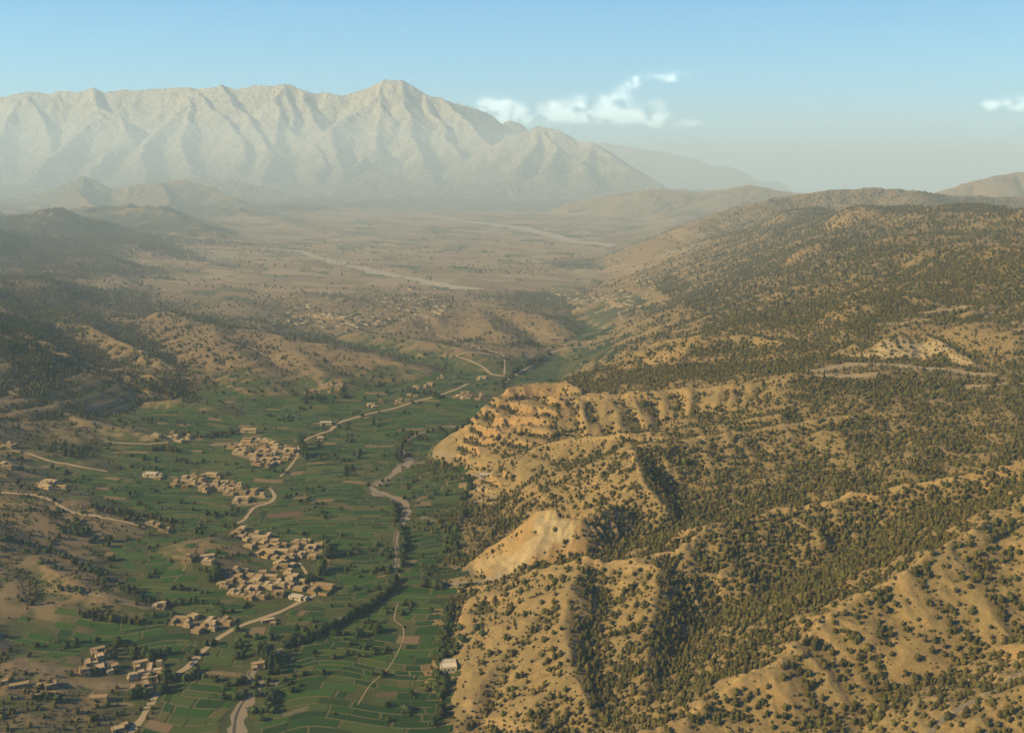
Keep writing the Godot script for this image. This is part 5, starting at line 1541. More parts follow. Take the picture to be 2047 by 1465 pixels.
# bushes and small trees along field banks, and dots on the plain
func field_bushes() -> void:
	var rng := RandomNumberGenerator.new()
	rng.seed = 33
	var places: Array = []
	var tints := PackedColorArray()
	for k in 3800:
		var d := exp(rng.randf_range(log(850.0), log(9500.0)))
		var x := rng.randf_range(-0.52, 0.2) * d
		var s := spot(x, d)
		var r: int = reg[int(s.x)][int(s.y)]
		var far := d > 3300.0
		if (far and r != 3) or (not far and r != 0 and r != 2) or rng.randf() > 0.35 + 0.9 * nf.get_noise_2d(x * 2.0, d * 2.0):
			continue
		var clash := false
		for h in built:
			if absf(h.x - x) < h.z and absf(h.y - d) < h.z:
				clash = true
		if clash:
			continue
		if far and rng.randf() < 0.45:
			continue
		for c in rng.randi_range(1, 5):
			var px := x + rng.randfn(0, 9.0 + d * 0.004)
			var pd := d + rng.randfn(0, 3.0 + d * 0.003)
			var size := (rng.randf_range(2.0, 6.5) * 1.4 if far else rng.randf_range(2.2, 8.0))
			var f := rng.randf_range(0.75, 1.35)
			places.append(Transform3D(Basis(Vector3.UP, rng.randf() * TAU).scaled(Vector3(size * 1.3, size, size * 1.3)), Vector3(px, ground(px, pd) - 0.2, -pd)))
			tints.append(Color(0.032 * f, 0.042 * f, 0.014 * f))
	multi("field_bushes", "small green bushes dotted along the field banks and the plain", "bushes", crown(0, 91, 44, 0.15), leaf(Color.WHITE, true), places, tints)


func ways() -> void:
	way("road", "pale dirt road winding along the valley past the lower villages", mats.track, 0.35, [-342.7, 792.9, 6, -339.1, 820.4, 6, -339, 837.3, 6, -339, 860.5, 6, -338.1, 881.2, 6, -333.9, 914.9, 6, -325, 937, 6.8, -321.7, 966.2, 6, -313.8, 996.3, 6, -300.3, 1023.9, 6, -280.8, 1045, 6, -261.7, 1066.6, 6, -243.9, 1096.1, 6, -233.4, 1111.2, 5.1, -243.6, 1145.8, 4.2, -261.5, 1185.5, 4.2, -270.7, 1205.9, 4.2])
	way("road", "short pale road curving round the edge of the village on the tan spit", mats.track, 0.35, [-386.9, 1335.7, 4.2, -379.6, 1358.7, 5.1, -379.5, 1405.8, 5.1, -369, 1420.3, 5.1, -360.6, 1434.9, 5.1, -362.3, 1464.5, 5.1, -378.3, 1499.9, 4.2])
	way("road", "straight pale road running up the valley past roadside hamlets", mats.track, 0.35, [-376.7, 1567.9, 4.2, -372, 1661.4, 4.2, -382.6, 1754.5, 4.2, -372.2, 1803.1, 6, -356.6, 1834.1, 6, -345.8, 1852.9, 6.8, -336.5, 1910.6, 6.8, -289.9, 1976.9, 6.8, -243.7, 2024.6, 6.8, -203, 2087.7, 6.8, -163, 2138.1, 6.8, -143, 2167.5, 6.8, -118.4, 2204.8, 6, -101, 2242.7, 5.1])
	way("track", "white track beside the dark river trees at the valley bend", mats.track, 0.5, [-15.9, 2312.5, 6, 5.3, 2328.3, 6.8, 32, 2384.6, 6.8, 65.2, 2501.1, 6.8, 76.3, 2535.5, 6.8, 88.7, 2561.5, 6.8, 113.9, 2605.6, 6.8, 137.6, 2632.4, 6.8])
	way("track", "zigzag white track climbing the brown hill above the bend", mats.track, 1, [-18.3, 2320.4, 6, -47.9, 2328.3, 6, -77.7, 2376.5, 6, -134.1, 2442.2, 6, -130.8, 2450.5, 6, -75.5, 2467.3, 6, -20.9, 2501.1, 6, -61.1, 2544.1, 6, -128.2, 2659.4, 6, -181.9, 2723.7, 6, -217, 2770.5, 6, -241, 2808.5, 6, -244.8, 2856.8, 6, -266.6, 2976.1, 6, -291, 3079.3, 6])
	way("track", "pale path dropping straight from the zigzag track to the river", mats.track, 1, [-20.9, 2501.1, 4.2, -17.5, 2384.6, 4.2, -18.3, 2328.3, 5.1])
	way("track", "pale loop of track below the far valley village", mats.track, 0.6, [320.9, 3027.3, 6.8, 312.6, 2837.4, 7.6, 337.2, 2818.1, 7.6, 360, 2866.6, 7.6, 368.5, 2935.8, 6.8])
	way("track", "grey track crossing the tan slope at the left edge", mats.track, 0.7, [-722.2, 1331.2, 5.1, -678.7, 1340.3, 5.1, -640.3, 1331.2, 5.1, -612.2, 1313.2, 5.1, -584.9, 1304.2, 5.1, -551.2, 1304.2, 5.1, -519.3, 1299.8, 4.2, -499.3, 1299.8, 4.2])
	way("track", "thin pale track on the low rise left of the valley", mats.track, 0.7, [-805.6, 1557.2, 4.2, -769, 1546.6, 4.2, -732.9, 1536.1, 4.2, -709.6, 1536.1, 4.2, -683.9, 1530.9, 4.2, -640.9, 1530.9, 4.2])
	way("track", "faint path along the foot of the brown rise", mats.track, 0.7, [-719.3, 1707.3, 3.4, -688.7, 1707.3, 3.4, -658.1, 1707.3, 3.4, -636, 1707.3, 3.4, -609.2, 1719, 3.4])
	way("track", "faint path on the brown hill near the hilltop hamlet", mats.track, 1, [-710.7, 2458.9, 4.2, -667.3, 2433.9, 4.2, -602.8, 2368.4, 4.2, -549.8, 2344.3, 4.2, -484.1, 2312.5, 4.2])
	way("footpath", "narrow winding path between the fields near the river", mats.track, 0.42, [-132.4, 1088.7, 1.1, -131.4, 1045, 1.1, -120.9, 1030.9, 1.1, -117, 1003.1, 1.1, -121, 962.9, 1.1, -127.3, 930.7, 1.1, -138.9, 905.6, 1.1, -145.8, 869.3, 1.1])
	way("footpath", "pale footpath from the river bank up to the sandy hill foot", mats.track, 0.5, [-56.1, 1070.3, 2.1, -60.1, 1037.9, 2.1, -64.3, 1013.4, 2.1, -72.3, 996.3, 2.1])
	way("dry_river", "grey gravel bed of the dry river winding through the green fields", mats.gravel, 0.25, [-242.2, 801, 10.1, -247.3, 820.4, 10.8, -252.3, 848.8, 10.8, -251.7, 875.3, 11.5, -248.4, 896.4, 11.5, -249, 908.7, 11.5, -260.5, 921.2, 10.1, -258.4, 937, 8.6, -250.4, 962.9, 6.5, -210, 1023.9, 5.8, -174.7, 1081.3, 5.8, -150.6, 1118.8, 6.5, -143, 1157.6, 7.2, -148.3, 1243.5, 7.2, -157.1, 1286.6, 6.5, -156.3, 1335.7, 10.1, -152, 1382.1, 13, -161.7, 1439.8, 14.4, -182.4, 1469.5, 15.8, -210.3, 1489.7, 18.7, -219.2, 1515.3, 14.4, -207.5, 1541.4, 14.4, -194.4, 1573.2, 11.5, -182.1, 1611.2, 17.3, -176.6, 1655.8, 15.8, -198, 1742.6, 7.2, -173.3, 1827.8, 7.2, -110.6, 1865.6, 7.2, -69.1, 1695.7, 6.5, -42.1, 1695.7, 5.8])
	way("stream", "thin dark stream in the bed of the dry river", mats.water, 0.45, [-244.8, 801, 2.5, -249.6, 820.4, 2.5, -255.1, 848.8, 2.5, -255, 875.3, 2.5, -251.1, 899.5, 2.5, -251.4, 908.7, 2.5, -262.5, 921.2, 2.5, -260.4, 937, 2.5, -250.4, 962.9, 2.1, -210, 1023.9, 2.1, -174.7, 1081.3, 2.1, -150.5, 1118.8, 2.1, -144.3, 1157.6, 2.5, -149.6, 1243.5, 2.5, -158.5, 1286.6, 2.5, -158.4, 1335.7, 2.5, -154.8, 1382.1, 2.5, -164.9, 1434.9, 2.5, -185.7, 1464.5, 2.5, -214.9, 1489.7, 2.5, -223.1, 1515.3, 2.5, -210.7, 1541.4, 2.5, -196, 1573.2, 2.5])
	way("dry_river", "pale branch of dry riverbed at the valley bend", mats.gravel, 0.3, [-21, 2235, 6.5, -0.6, 2328.3, 7.2, 48.4, 2484.2, 7.2, 127.5, 2614.5, 7.2, 184.2, 2596.7, 7.2, 231.5, 2632.4, 7.9, 292.4, 2686.8, 9.4, 324, 2705.1, 11.5])
	way("dry_river", "broad pale riverbed crossing the middle of the plain", mats.sandbar, 1.6, [-1233.6, 4945.9, 25.5, -1126.6, 5013.8, 38.2, -1013.9, 4945.9, 51, -847.8, 4572.9, 55.2, -724.9, 4374.7, 63.8, -596.2, 4228.1, 68, -448.6, 4031, 68, -314.4, 3856.3, 68, -191.2, 3701.7, 63.8, -107, 3664, 42.5])
	way("dry_river", "far pale riverbed across the back of the plain", mats.sandbar, 3.5, [-772, 8108.1, 51, -555.5, 7863.1, 76.5, -345.3, 7496.7, 93.5, -115.7, 7002.6, 110.5, 87.6, 6699, 127.5, 234.9, 6215, 110.5, 331.1, 5746.3, 102, 460.7, 5591.7, 93.5, 562.1, 5497.2, 76.5])
	way("track", "narrow gravel wash at the bottom right corner", mats.gravel, 0.5, [289.8, 644, 5, 312.7, 661.8, 5.8, 328.5, 666.3, 5.8, 353.7, 675.5, 5.8, 386.6, 691.8, 5.8])


func field_areas() -> Array:
	return [
		area([-64, 809, -70, 878, -79, 937, -83, 1013, -82, 1078, -83, 1123, -118, 1150, -84, 1239, -79, 1354, -75, 1465, -85, 1547, -102, 1600, -83, 1639, -64, 1690, -47, 2095, -68, 2095, -131, 2074, -179, 2018, -257, 1904, -307, 1847, -337, 1755, -331, 1606, -369, 1568, -358, 1485, -346, 1435, -302, 1435, -263, 1327, -234, 1222, -226, 1142, -207, 1107, -243, 1078, -287, 1027, -309, 986, -316, 950, -278, 931, -287, 909, -319, 903, -325, 869, -323, 804]),
		area([-15, 2220, 44, 2368, 139, 2588, 231, 2597, 307, 2696, 333, 2579, 250, 2336, 176, 2088, 132, 2045, 42, 2243]),
		area([-80, 2131, -27, 2250, 2, 2336, -46, 2352, -110, 2320, -134, 2227, -94, 2205]),
		area([-355, 953, -319, 1003, -290, 1038, -251, 1089, -337, 1085, -372, 1126, -420, 1146, -468, 1162, -457, 1115, -392, 1063, -364, 1010]),
		area([-516, 970, -464, 993, -417, 973, -432, 931, -474, 915]),
		area([-480, 1020, -428, 1038, -390, 1007, -414, 986, -461, 1000]),
		area([-631, 1340, -625, 1541, -570, 1589, -542, 1531, -528, 1465, -429, 1435, -393, 1359, -417, 1273, -477, 1336, -548, 1377, -599, 1363]),
		area([-639, 1667, -513, 1645, -398, 1589, -406, 1557, -508, 1573, -565, 1573, -672, 1579]),
		area([-520, 1797, -489, 2066, -433, 2102, -284, 2116, -289, 1990, -360, 1828, -427, 1791]),
		area([-691, 1950, -594, 1924, -487, 1885, -531, 1803, -621, 1853]),
		area([-72, 2235, -181, 2167, -265, 2138, -298, 2220, -169, 2320, -75, 2336]),
		area([-231, 1134, -230, 1198, -247, 1273, -288, 1363, -326, 1345, -276, 1304, -247, 1256]),
		area([-380, 1309, -339, 1340, -286, 1287, -327, 1287]),
		area([-194, 2336, -100, 2360, -153, 2442, -258, 2510, -297, 2518]),
		area([197, 3100, 284, 2733, 210, 2659, 137, 2828, 89, 3132]),
		area([369, 3122, 471, 3079, 396, 2570, 343, 2659]),
	]


func villages() -> void:
	make_house_kinds()
	house(-227.9, 1122.6, 346, 3, 1.25, "walled mud compound with toothed front wall beside the road bend", "")
	house(-252.2, 1099.8, 340, 6, 1.1, "white-walled house beside the dirt road below the lower village", "")
	house(-404.8, 1434.9, 3, 3, 1.15, "square mud fort with open court in front of the spit village", "")
	house(-361.3, 1891.2, 5, 6, 1.5, "white house with pale roof where the road meets the lane", "")
	house(-40.9, 1505, 2, 6, 1.5, "long white house on the sandy spur right of the valley", "")
	house(-19.6, 1484.6, 2, 4, 0.8, "low tan house right of the white house on the spur", "")
	house(-63.1, 918, 8, 7, 1.25, "pale yellow house among trees at the foot of the hillside", "")
	house(-84.1, 1138, 0, 5, 1, "tiny hut where the grey wash meets the fields", "")
	house(-573.3, 1530.9, 352, 6, 1.5, "long white house on the left terraces above the green fields", "")
	house(-557, 1520.5, 352, 0, 1.1, "mud house right of the long white house on the terraces", "")
	house(-263.6, 1030.9, 10, 5, 1.1, "small hut on the lower side of the dirt road", "")
	house(-270.7, 1037.9, 24, 4, 0.8, "narrow tan shed along the upper side of the dirt road", "")
	house(-397.9, 1059.4, 10, 2, 1, "mud house on the tip of the bare tan spur", "")
	house(-387.1, 860.5, 5, 4, 1, "lone mud house below the bottom left hamlet", "")
	house(-256.4, 937, 20, 2, 0.9, "small walled house on the river bend beside dark trees", "")
	house(118.1, 2705.1, 0, 4, 2.6, "long pale walled row at the foot of the brown hill", "")
	house(-352.1, 1784.7, 10, 0, 1.3, "small mud house in the fields right of the poplars", "")
	house(-492.7, 1821.6, 2, 4, 1.6, "long pale house above the village by the poplars", "")
	house(-328.3, 1102.7, 346, 1, 0.88, "two-storey mud house, first from left in front row of the lower riverside village", "houses of the lower riverside village")
	house(-317.5, 1100.2, 90, 2, 0.87, "L-shaped mud house, second from left in front row of the lower riverside village", "houses of the lower riverside village")
	house(-306.8, 1112.8, 352, 2, 0.99, "L-shaped mud house, third from left in front row of the lower riverside village", "houses of the lower riverside village")
	house(-304.4, 1092.6, 344, 0, 1.01, "flat-roofed mud house, fourth from left in front row of the lower riverside village", "houses of the lower riverside village")
	house(-293.6, 1098.9, 84, 2, 1.01, "L-shaped mud house, fifth from left in front row of the lower riverside village", "houses of the lower riverside village")
	house(-274.9, 1106.1, 4, 2, 0.96, "L-shaped mud house, sixth from left in front row of the lower riverside village", "houses of the lower riverside village")
	house(-341.8, 1120.8, 357, 1, 1.02, "two-storey mud house, first from left in second row of the lower riverside village", "houses of the lower riverside village")
	house(-322.1, 1113, 83, 4, 0.92, "long mud house, second from left in second row of the lower riverside village", "houses of the lower riverside village")
	house(-319.9, 1126.7, 86, 1, 0.98, "two-storey mud house, third from left in second row of the lower riverside village", "houses of the lower riverside village")
	house(-302.9, 1125.8, 352, 0, 0.88, "flat-roofed mud house, fourth from left in second row of the lower riverside village", "houses of the lower riverside village")
	house(-290.1, 1124.4, 81, 2, 1.03, "L-shaped mud house, fifth from left in second row of the lower riverside village", "houses of the lower riverside village")
	house(-253.9, 1125.1, 169, 2, 0.87, "L-shaped mud house, sixth from left in second row of the lower riverside village", "houses of the lower riverside village")
	house(-348.7, 1127.5, 345, 5, 1, "small mud hut, first from left in third row of the lower riverside village", "houses of the lower riverside village")
	house(-339.4, 1134.8, 91, 0, 1.02, "flat-roofed mud house, second from left in third row of the lower riverside village", "houses of the lower riverside village")
	house(-308.5, 1135.9, 82, 0, 1.11, "flat-roofed mud house, third from left in third row of the lower riverside village", "houses of the lower riverside village")
	house(-277.7, 1132, 85, 2, 1, "L-shaped mud house, fourth from left in third row of the lower riverside village", "houses of the lower riverside village")
	house(-266.6, 1127.7, 338, 5, 1.06, "small mud hut, fifth from left in third row of the lower riverside village", "houses of the lower riverside village")
	house(-265.3, 1135.5, 89, 1, 0.95, "two-storey mud house, sixth from left in third row of the lower riverside village", "houses of the lower riverside village")
	house(-343.4, 1145.6, 349, 1, 0.9, "two-storey mud house, first from left in fourth row of the lower riverside village", "houses of the lower riverside village")
	house(-332.5, 1145.8, 345, 0, 1.1, "flat-roofed mud house, second from left in fourth row of the lower riverside village", "houses of the lower riverside village")
	house(-327.8, 1136.9, 87, 5, 1.02, "small mud hut, third from left in fourth row of the lower riverside village", "houses of the lower riverside village")
	house(-307.8, 1146.8, 355, 0, 1, "flat-roofed mud house, fourth from left in fourth row of the lower riverside village", "houses of the lower riverside village")
	house(-283.3, 1143.7, 351, 5, 0.97, "small mud hut, fifth from left in fourth row of the lower riverside village", "houses of the lower riverside village")
	house(-254.2, 1142.4, 5, 5, 1.13, "small mud hut, sixth from left in fourth row of the lower riverside village", "houses of the lower riverside village")
	house(-337.2, 1158.6, 85, 1, 0.99, "two-storey mud house, first from left in fifth row of the lower riverside village", "houses of the lower riverside village")
	house(-319, 1151.3, 173, 0, 1.02, "flat-roofed mud house, second from left in fifth row of the lower riverside village", "houses of the lower riverside village")
	house(-305.9, 1158.7, 9, 0, 1.05, "flat-roofed mud house, third from left in fifth row of the lower riverside village", "houses of the lower riverside village")
	house(-293.5, 1149.3, 351, 4, 0.95, "long mud house, fourth from left in fifth row of the lower riverside village", "houses of the lower riverside village")
	house(-269.9, 1146.9, 74, 0, 0.92, "flat-roofed mud house, fifth from left in fifth row of the lower riverside village", "houses of the lower riverside village")
	house(-265.9, 1156.1, 74, 0, 0.9, "flat-roofed mud house, sixth from left in fifth row of the lower riverside village", "houses of the lower riverside village")
	house(-328.8, 1163.5, 355, 0, 0.87, "flat-roofed mud house, first from left in back row of the lower riverside village", "houses of the lower riverside village")
	house(-274.9, 1163.6, 342, 1, 1.05, "two-storey mud house, second from left in back row of the lower riverside village", "houses of the lower riverside village")
	house(-302.4, 1210.5, 74, 0, 0.89, "flat-roofed mud house, first from left in front row of the village below the brown field", "houses of the village below the brown field")
	house(-294.7, 1192.9, 337, 0, 0.97, "flat-roofed mud house, second from left in front row of the village below the brown field", "houses of the village below the brown field")
	house(-292.1, 1213.6, 342, 0, 0.89, "flat-roofed mud house, third from left in front row of the village below the brown field", "houses of the village below the brown field")
	house(-289.3, 1203.6, 340, 1, 1.04, "two-storey mud house, fourth from left in front row of the village below the brown field", "houses of the village below the brown field")
	house(-289.1, 1179.3, 358, 3, 0.91, "walled mud compound, fifth from left in front row of the village below the brown field", "houses of the village below the brown field")
	house(-282.8, 1218.1, 87, 1, 0.94, "two-storey mud house, sixth from left in front row of the village below the brown field", "houses of the village below the brown field")
	house(-277, 1192.1, 159, 0, 0.86, "flat-roofed mud house, seventh from left in front row of the village below the brown field", "houses of the village below the brown field")
	house(-342.3, 1239.4, 169, 2, 0.9, "L-shaped mud house, first from left in second row of the village below the brown field", "houses of the village below the brown field")
	house(-317.7, 1219.1, 337, 3, 1.09, "walled mud compound, second from left in second row of the village below the brown field", "houses of the village below the brown field")
	house(-299.9, 1232.4, 174, 4, 1.13, "long mud house, third from left in second row of the village below the brown field", "houses of the village below the brown field")
	house(-283.6, 1230.7, 85, 1, 1.14, "two-storey mud house, fourth from left in second row of the village below the brown field", "houses of the village below the brown field")
	house(-272.8, 1225.3, 71, 1, 0.94, "two-storey mud house, fifth from left in second row of the village below the brown field", "houses of the village below the brown field")
	house(-272.3, 1237.3, 177, 5, 1.08, "small mud hut, sixth from left in second row of the village below the brown field", "houses of the village below the brown field")
	house(-258.2, 1224.9, 357, 0, 1.1, "flat-roofed mud house, seventh from left in second row of the village below the brown field", "houses of the village below the brown field")
	house(-339.8, 1250.7, 353, 0, 0.91, "flat-roofed mud house, first from left in third row of the village below the brown field", "houses of the village below the brown field")
	house(-325.2, 1243.3, 177, 2, 0.97, "L-shaped mud house, second from left in third row of the village below the brown field", "houses of the village below the brown field")
	house(-314.2, 1256.1, 165, 2, 0.89, "L-shaped mud house, third from left in third row of the village below the brown field", "houses of the village below the brown field")
	house(-311.5, 1242, 173, 2, 0.89, "L-shaped mud house, fourth from left in third row of the village below the brown field", "houses of the village below the brown field")
	house(-302.2, 1259.2, 1, 0, 0.86, "flat-roofed mud house, fifth from left in third row of the village below the brown field", "houses of the village below the brown field")
	house(-285.9, 1249.6, 353, 0, 1.04, "flat-roofed mud house, sixth from left in third row of the village below the brown field", "houses of the village below the brown field")
	house(-265.8, 1255.1, 353, 2, 1.01, "L-shaped mud house, seventh from left in third row of the village below the brown field", "houses of the village below the brown field")
	house(-352.3, 1261.3, 71, 5, 1.12, "small mud hut, first from left in fourth row of the village below the brown field", "houses of the village below the brown field")
	house(-338.2, 1265.1, 91, 5, 1.1, "small mud hut, second from left in fourth row of the village below the brown field", "houses of the village below the brown field")
	house(-330.4, 1263.1, 69, 5, 1.14, "small mud hut, third from left in fourth row of the village below the brown field", "houses of the village below the brown field")
	house(-316.5, 1267.7, 0, 0, 1.12, "flat-roofed mud house, fourth from left in fourth row of the village below the brown field", "houses of the village below the brown field")
	house(-290.2, 1268.4, 358, 0, 0.94, "flat-roofed mud house, fifth from left in fourth row of the village below the brown field", "houses of the village below the brown field")
	house(-282.4, 1260, 72, 1, 0.91, "two-storey mud house, sixth from left in fourth row of the village below the brown field", "houses of the village below the brown field")
	house(-258, 1268.2, 181, 2, 0.85, "L-shaped mud house, seventh from left in fourth row of the village below the brown field", "houses of the village below the brown field")
	house(-373, 1286.2, 358, 2, 0.99, "L-shaped mud house, first from left in fifth row of the village below the brown field", "houses of the village below the brown field")
	house(-362, 1272.6, 351, 0, 0.9, "flat-roofed mud house, second from left in fifth row of the village below the brown field", "houses of the village below the brown field")
	house(-351.8, 1285.1, 350, 5, 1.07, "small mud hut, third from left in fifth row of the village below the brown field", "houses of the village below the brown field")
	house(-337.7, 1285.9, 177, 3, 1.1, "walled mud compound, fourth from left in fifth row of the village below the brown field", "houses of the village below the brown field")
	house(-288.8, 1276.7, 351, 5, 1.14, "small mud hut, fifth from left in fifth row of the village below the brown field", "houses of the village below the brown field")
	house(-278.3, 1271, 356, 1, 0.95, "two-storey mud house, sixth from left in fifth row of the village below the brown field", "houses of the village below the brown field")
	house(-273.4, 1282, 345, 5, 0.94, "small mud hut, seventh from left in fifth row of the village below the brown field", "houses of the village below the brown field")
	house(-376, 1303, 358, 5, 1.13, "small mud hut, first from left in back row of the village below the brown field", "houses of the village below the brown field")
	house(-371.1, 1312.1, 350, 0, 1.11, "flat-roofed mud house, second from left in back row of the village below the brown field", "houses of the village below the brown field")
	house(-362.5, 1290.6, 350, 5, 1.01, "small mud hut, third from left in back row of the village below the brown field", "houses of the village below the brown field")
	house(-467.1, 1468.1, 72, 1, 1, "two-storey mud house, first from left in front row of the village on the tan spit", "houses of the village on the tan spit")
	house(-430.2, 1463.9, 90, 2, 1.14, "L-shaped mud house, second from left in front row of the village on the tan spit", "houses of the village on the tan spit")
	house(-410, 1468.4, 84, 0, 1.11, "flat-roofed mud house, third from left in front row of the village on the tan spit", "houses of the village on the tan spit")
	house(-395.5, 1465.2, 177, 1, 0.86, "two-storey mud house, fourth from left in front row of the village on the tan spit", "houses of the village on the tan spit")
	house(-385.2, 1468.8, 348, 5, 0.95, "small mud hut, fifth from left in front row of the village on the tan spit", "houses of the village on the tan spit")
	house(-377.7, 1455.8, 175, 1, 0.97, "two-storey mud house, sixth from left in front row of the village on the tan spit", "houses of the village on the tan spit")
	house(-477.2, 1471.7, 80, 5, 0.94, "small mud hut, first from left in second row of the village on the tan spit", "houses of the village on the tan spit")
	house(-473.6, 1485.1, 76, 2, 1.09, "L-shaped mud house, second from left in second row of the village on the tan spit", "houses of the village on the tan spit")
	house(-447.1, 1479.1, 92, 0, 0.96, "flat-roofed mud house, third from left in second row of the village on the tan spit", "houses of the village on the tan spit")
	house(-434.5, 1479.3, 353, 2, 0.98, "L-shaped mud house, fourth from left in second row of the village on the tan spit", "houses of the village on the tan spit")
	house(-417.9, 1484.3, 86, 2, 1.02, "L-shaped mud house, fifth from left in second row of the village on the tan spit", "houses of the village on the tan spit")
	house(-397.3, 1482.6, 167, 2, 0.88, "L-shaped mud house, sixth from left in second row of the village on the tan spit", "houses of the village on the tan spit")
	house(-523.3, 1486.4, 349, 0, 1.05, "flat-roofed mud house, first from left in third row of the village on the tan spit", "houses of the village on the tan spit")
	house(-511.9, 1493.1, 179, 5, 1.01, "small mud hut, second from left in third row of the village on the tan spit", "houses of the village on the tan spit")
	house(-505, 1488, 6, 0, 1.05, "flat-roofed mud house, third from left in third row of the village on the tan spit", "houses of the village on the tan spit")
	house(-461.5, 1499.1, 354, 1, 1.12, "two-storey mud house, fourth from left in third row of the village on the tan spit", "houses of the village on the tan spit")
	house(-445.5, 1495.4, 89, 2, 0.95, "L-shaped mud house, fifth from left in third row of the village on the tan spit", "houses of the village on the tan spit")
	house(-424.1, 1495.7, 353, 1, 1.03, "two-storey mud house, sixth from left in third row of the village on the tan spit", "houses of the village on the tan spit")
	house(-526.8, 1510.8, 342, 5, 1.13, "small mud hut, first from left in fourth row of the village on the tan spit", "houses of the village on the tan spit")
	house(-496.8, 1502.1, 348, 1, 0.88, "two-storey mud house, second from left in fourth row of the village on the tan spit", "houses of the village on the tan spit")
	house(-481, 1501.1, 359, 5, 1.09, "small mud hut, third from left in fourth row of the village on the tan spit", "houses of the village on the tan spit")
	house(-464, 1510.1, 83, 5, 1.12, "small mud hut, fourth from left in fourth row of the village on the tan spit", "houses of the village on the tan spit")
	house(-452, 1512.3, 2, 2, 0.86, "L-shaped mud house, fifth from left in fourth row of the village on the tan spit", "houses of the village on the tan spit")
	house(-435.9, 1505.1, 359, 1, 0.92, "two-storey mud house, sixth from left in fourth row of the village on the tan spit", "houses of the village on the tan spit")
	house(-519.8, 1532.3, 79, 0, 0.86, "flat-roofed mud house, first from left in fifth row of the village on the tan spit", "houses of the village on the tan spit")
	house(-511.6, 1517.4, 184, 3, 0.9, "walled mud compound, second from left in fifth row of the village on the tan spit", "houses of the village on the tan spit")
	house(-507, 1540.5, 80, 2, 1.11, "L-shaped mud house, third from left in fifth row of the village on the tan spit", "houses of the village on the tan spit")
	house(-492.3, 1529.8, 8, 1, 1.01, "two-storey mud house, fourth from left in fifth row of the village on the tan spit", "houses of the village on the tan spit")
	house(-486.8, 1513, 76, 1, 1.04, "two-storey mud house, fifth from left in fifth row of the village on the tan spit", "houses of the village on the tan spit")
	house(-467.7, 1537.6, 344, 5, 1.03, "small mud hut, sixth from left in fifth row of the village on the tan spit", "houses of the village on the tan spit")
	house(-495.7, 1547.8, 165, 5, 1.08, "small mud hut, first from left in back row of the village on the tan spit", "houses of the village on the tan spit")
	house(-482.8, 1549.3, 350, 4, 1.14, "long mud house, second from left in back row of the village on the tan spit", "houses of the village on the tan spit")
	house(-438.9, 1647.8, 81, 2, 0.86, "L-shaped mud house, first from left in front row of the village by the tall poplars", "houses of the village by the tall poplars")
	house(-426.5, 1624.6, 81, 3, 0.9, "walled mud compound, second from left in front row of the village by the tall poplars", "houses of the village by the tall poplars")
	house(-418.1, 1642.6, 351, 3, 1.06, "walled mud compound, third from left in front row of the village by the tall poplars", "houses of the village by the tall poplars")
	house(-407.6, 1613.2, 85, 1, 0.92, "two-storey mud house, fourth from left in front row of the village by the tall poplars", "houses of the village by the tall poplars")
	house(-403.8, 1626.3, 80, 4, 0.98, "long mud house, fifth from left in front row of the village by the tall poplars", "houses of the village by the tall poplars")
	house(-395.5, 1637.4, 81, 0, 0.91, "flat-roofed mud house, sixth from left in front row of the village by the tall poplars", "houses of the village by the tall poplars")
	house(-471, 1682, 87, 3, 1.15, "walled mud compound, first from left in second row of the village by the tall poplars", "houses of the village by the tall poplars")
	house(-446, 1667.9, 181, 2, 1.05, "L-shaped mud house, second from left in second row of the village by the tall poplars", "houses of the village by the tall poplars")
	house(-421, 1667.2, 9, 2, 1.03, "L-shaped mud house, third from left in second row of the village by the tall poplars", "houses of the village by the tall poplars")
	house(-404.5, 1656.2, 348, 2, 0.86, "L-shaped mud house, fourth from left in second row of the village by the tall poplars", "houses of the village by the tall poplars")
	house(-388.4, 1658.5, 354, 2, 0.88, "L-shaped mud house, fifth from left in second row of the village by the tall poplars", "houses of the village by the tall poplars")
	house(-387.4, 1676.3, 355, 0, 1.09, "flat-roofed mud house, sixth from left in second row of the village by the tall poplars", "houses of the village by the tall poplars")
	house(-474.5, 1701.1, 338, 5, 1.04, "small mud hut, first from left in third row of the village by the tall poplars", "houses of the village by the tall poplars")
	house(-463.5, 1698.8, 353, 5, 0.89, "small mud hut, second from left in third row of the village by the tall poplars", "houses of the village by the tall poplars")
	house(-457.9, 1688.3, 180, 5, 1.12, "small mud hut, third from left in third row of the village by the tall poplars", "houses of the village by the tall poplars")
	house(-434.6, 1688.2, 345, 3, 1.01, "walled mud compound, fourth from left in third row of the village by the tall poplars", "houses of the village by the tall poplars")
	house(-414.6, 1686.1, 357, 0, 1.05, "flat-roofed mud house, fifth from left in third row of the village by the tall poplars", "houses of the village by the tall poplars")
	house(-392, 1703.4, 354, 3, 1.08, "walled mud compound, sixth from left in third row of the village by the tall poplars", "houses of the village by the tall poplars")
	house(-492.4, 1706.1, 174, 2, 1.1, "L-shaped mud house, first from left in fourth row of the village by the tall poplars", "houses of the village by the tall poplars")
	house(-481.5, 1715.8, 177, 0, 1.1, "flat-roofed mud house, second from left in fourth row of the village by the tall poplars", "houses of the village by the tall poplars")
	house(-475.6, 1708.4, 175, 5, 0.96, "small mud hut, third from left in fourth row of the village by the tall poplars", "houses of the village by the tall poplars")
	house(-440.3, 1707.8, 352, 2, 0.96, "L-shaped mud house, fourth from left in fourth row of the village by the tall poplars", "houses of the village by the tall poplars")
	house(-438.8, 1719.6, 180, 1, 0.95, "two-storey mud house, fifth from left in fourth row of the village by the tall poplars", "houses of the village by the tall poplars")
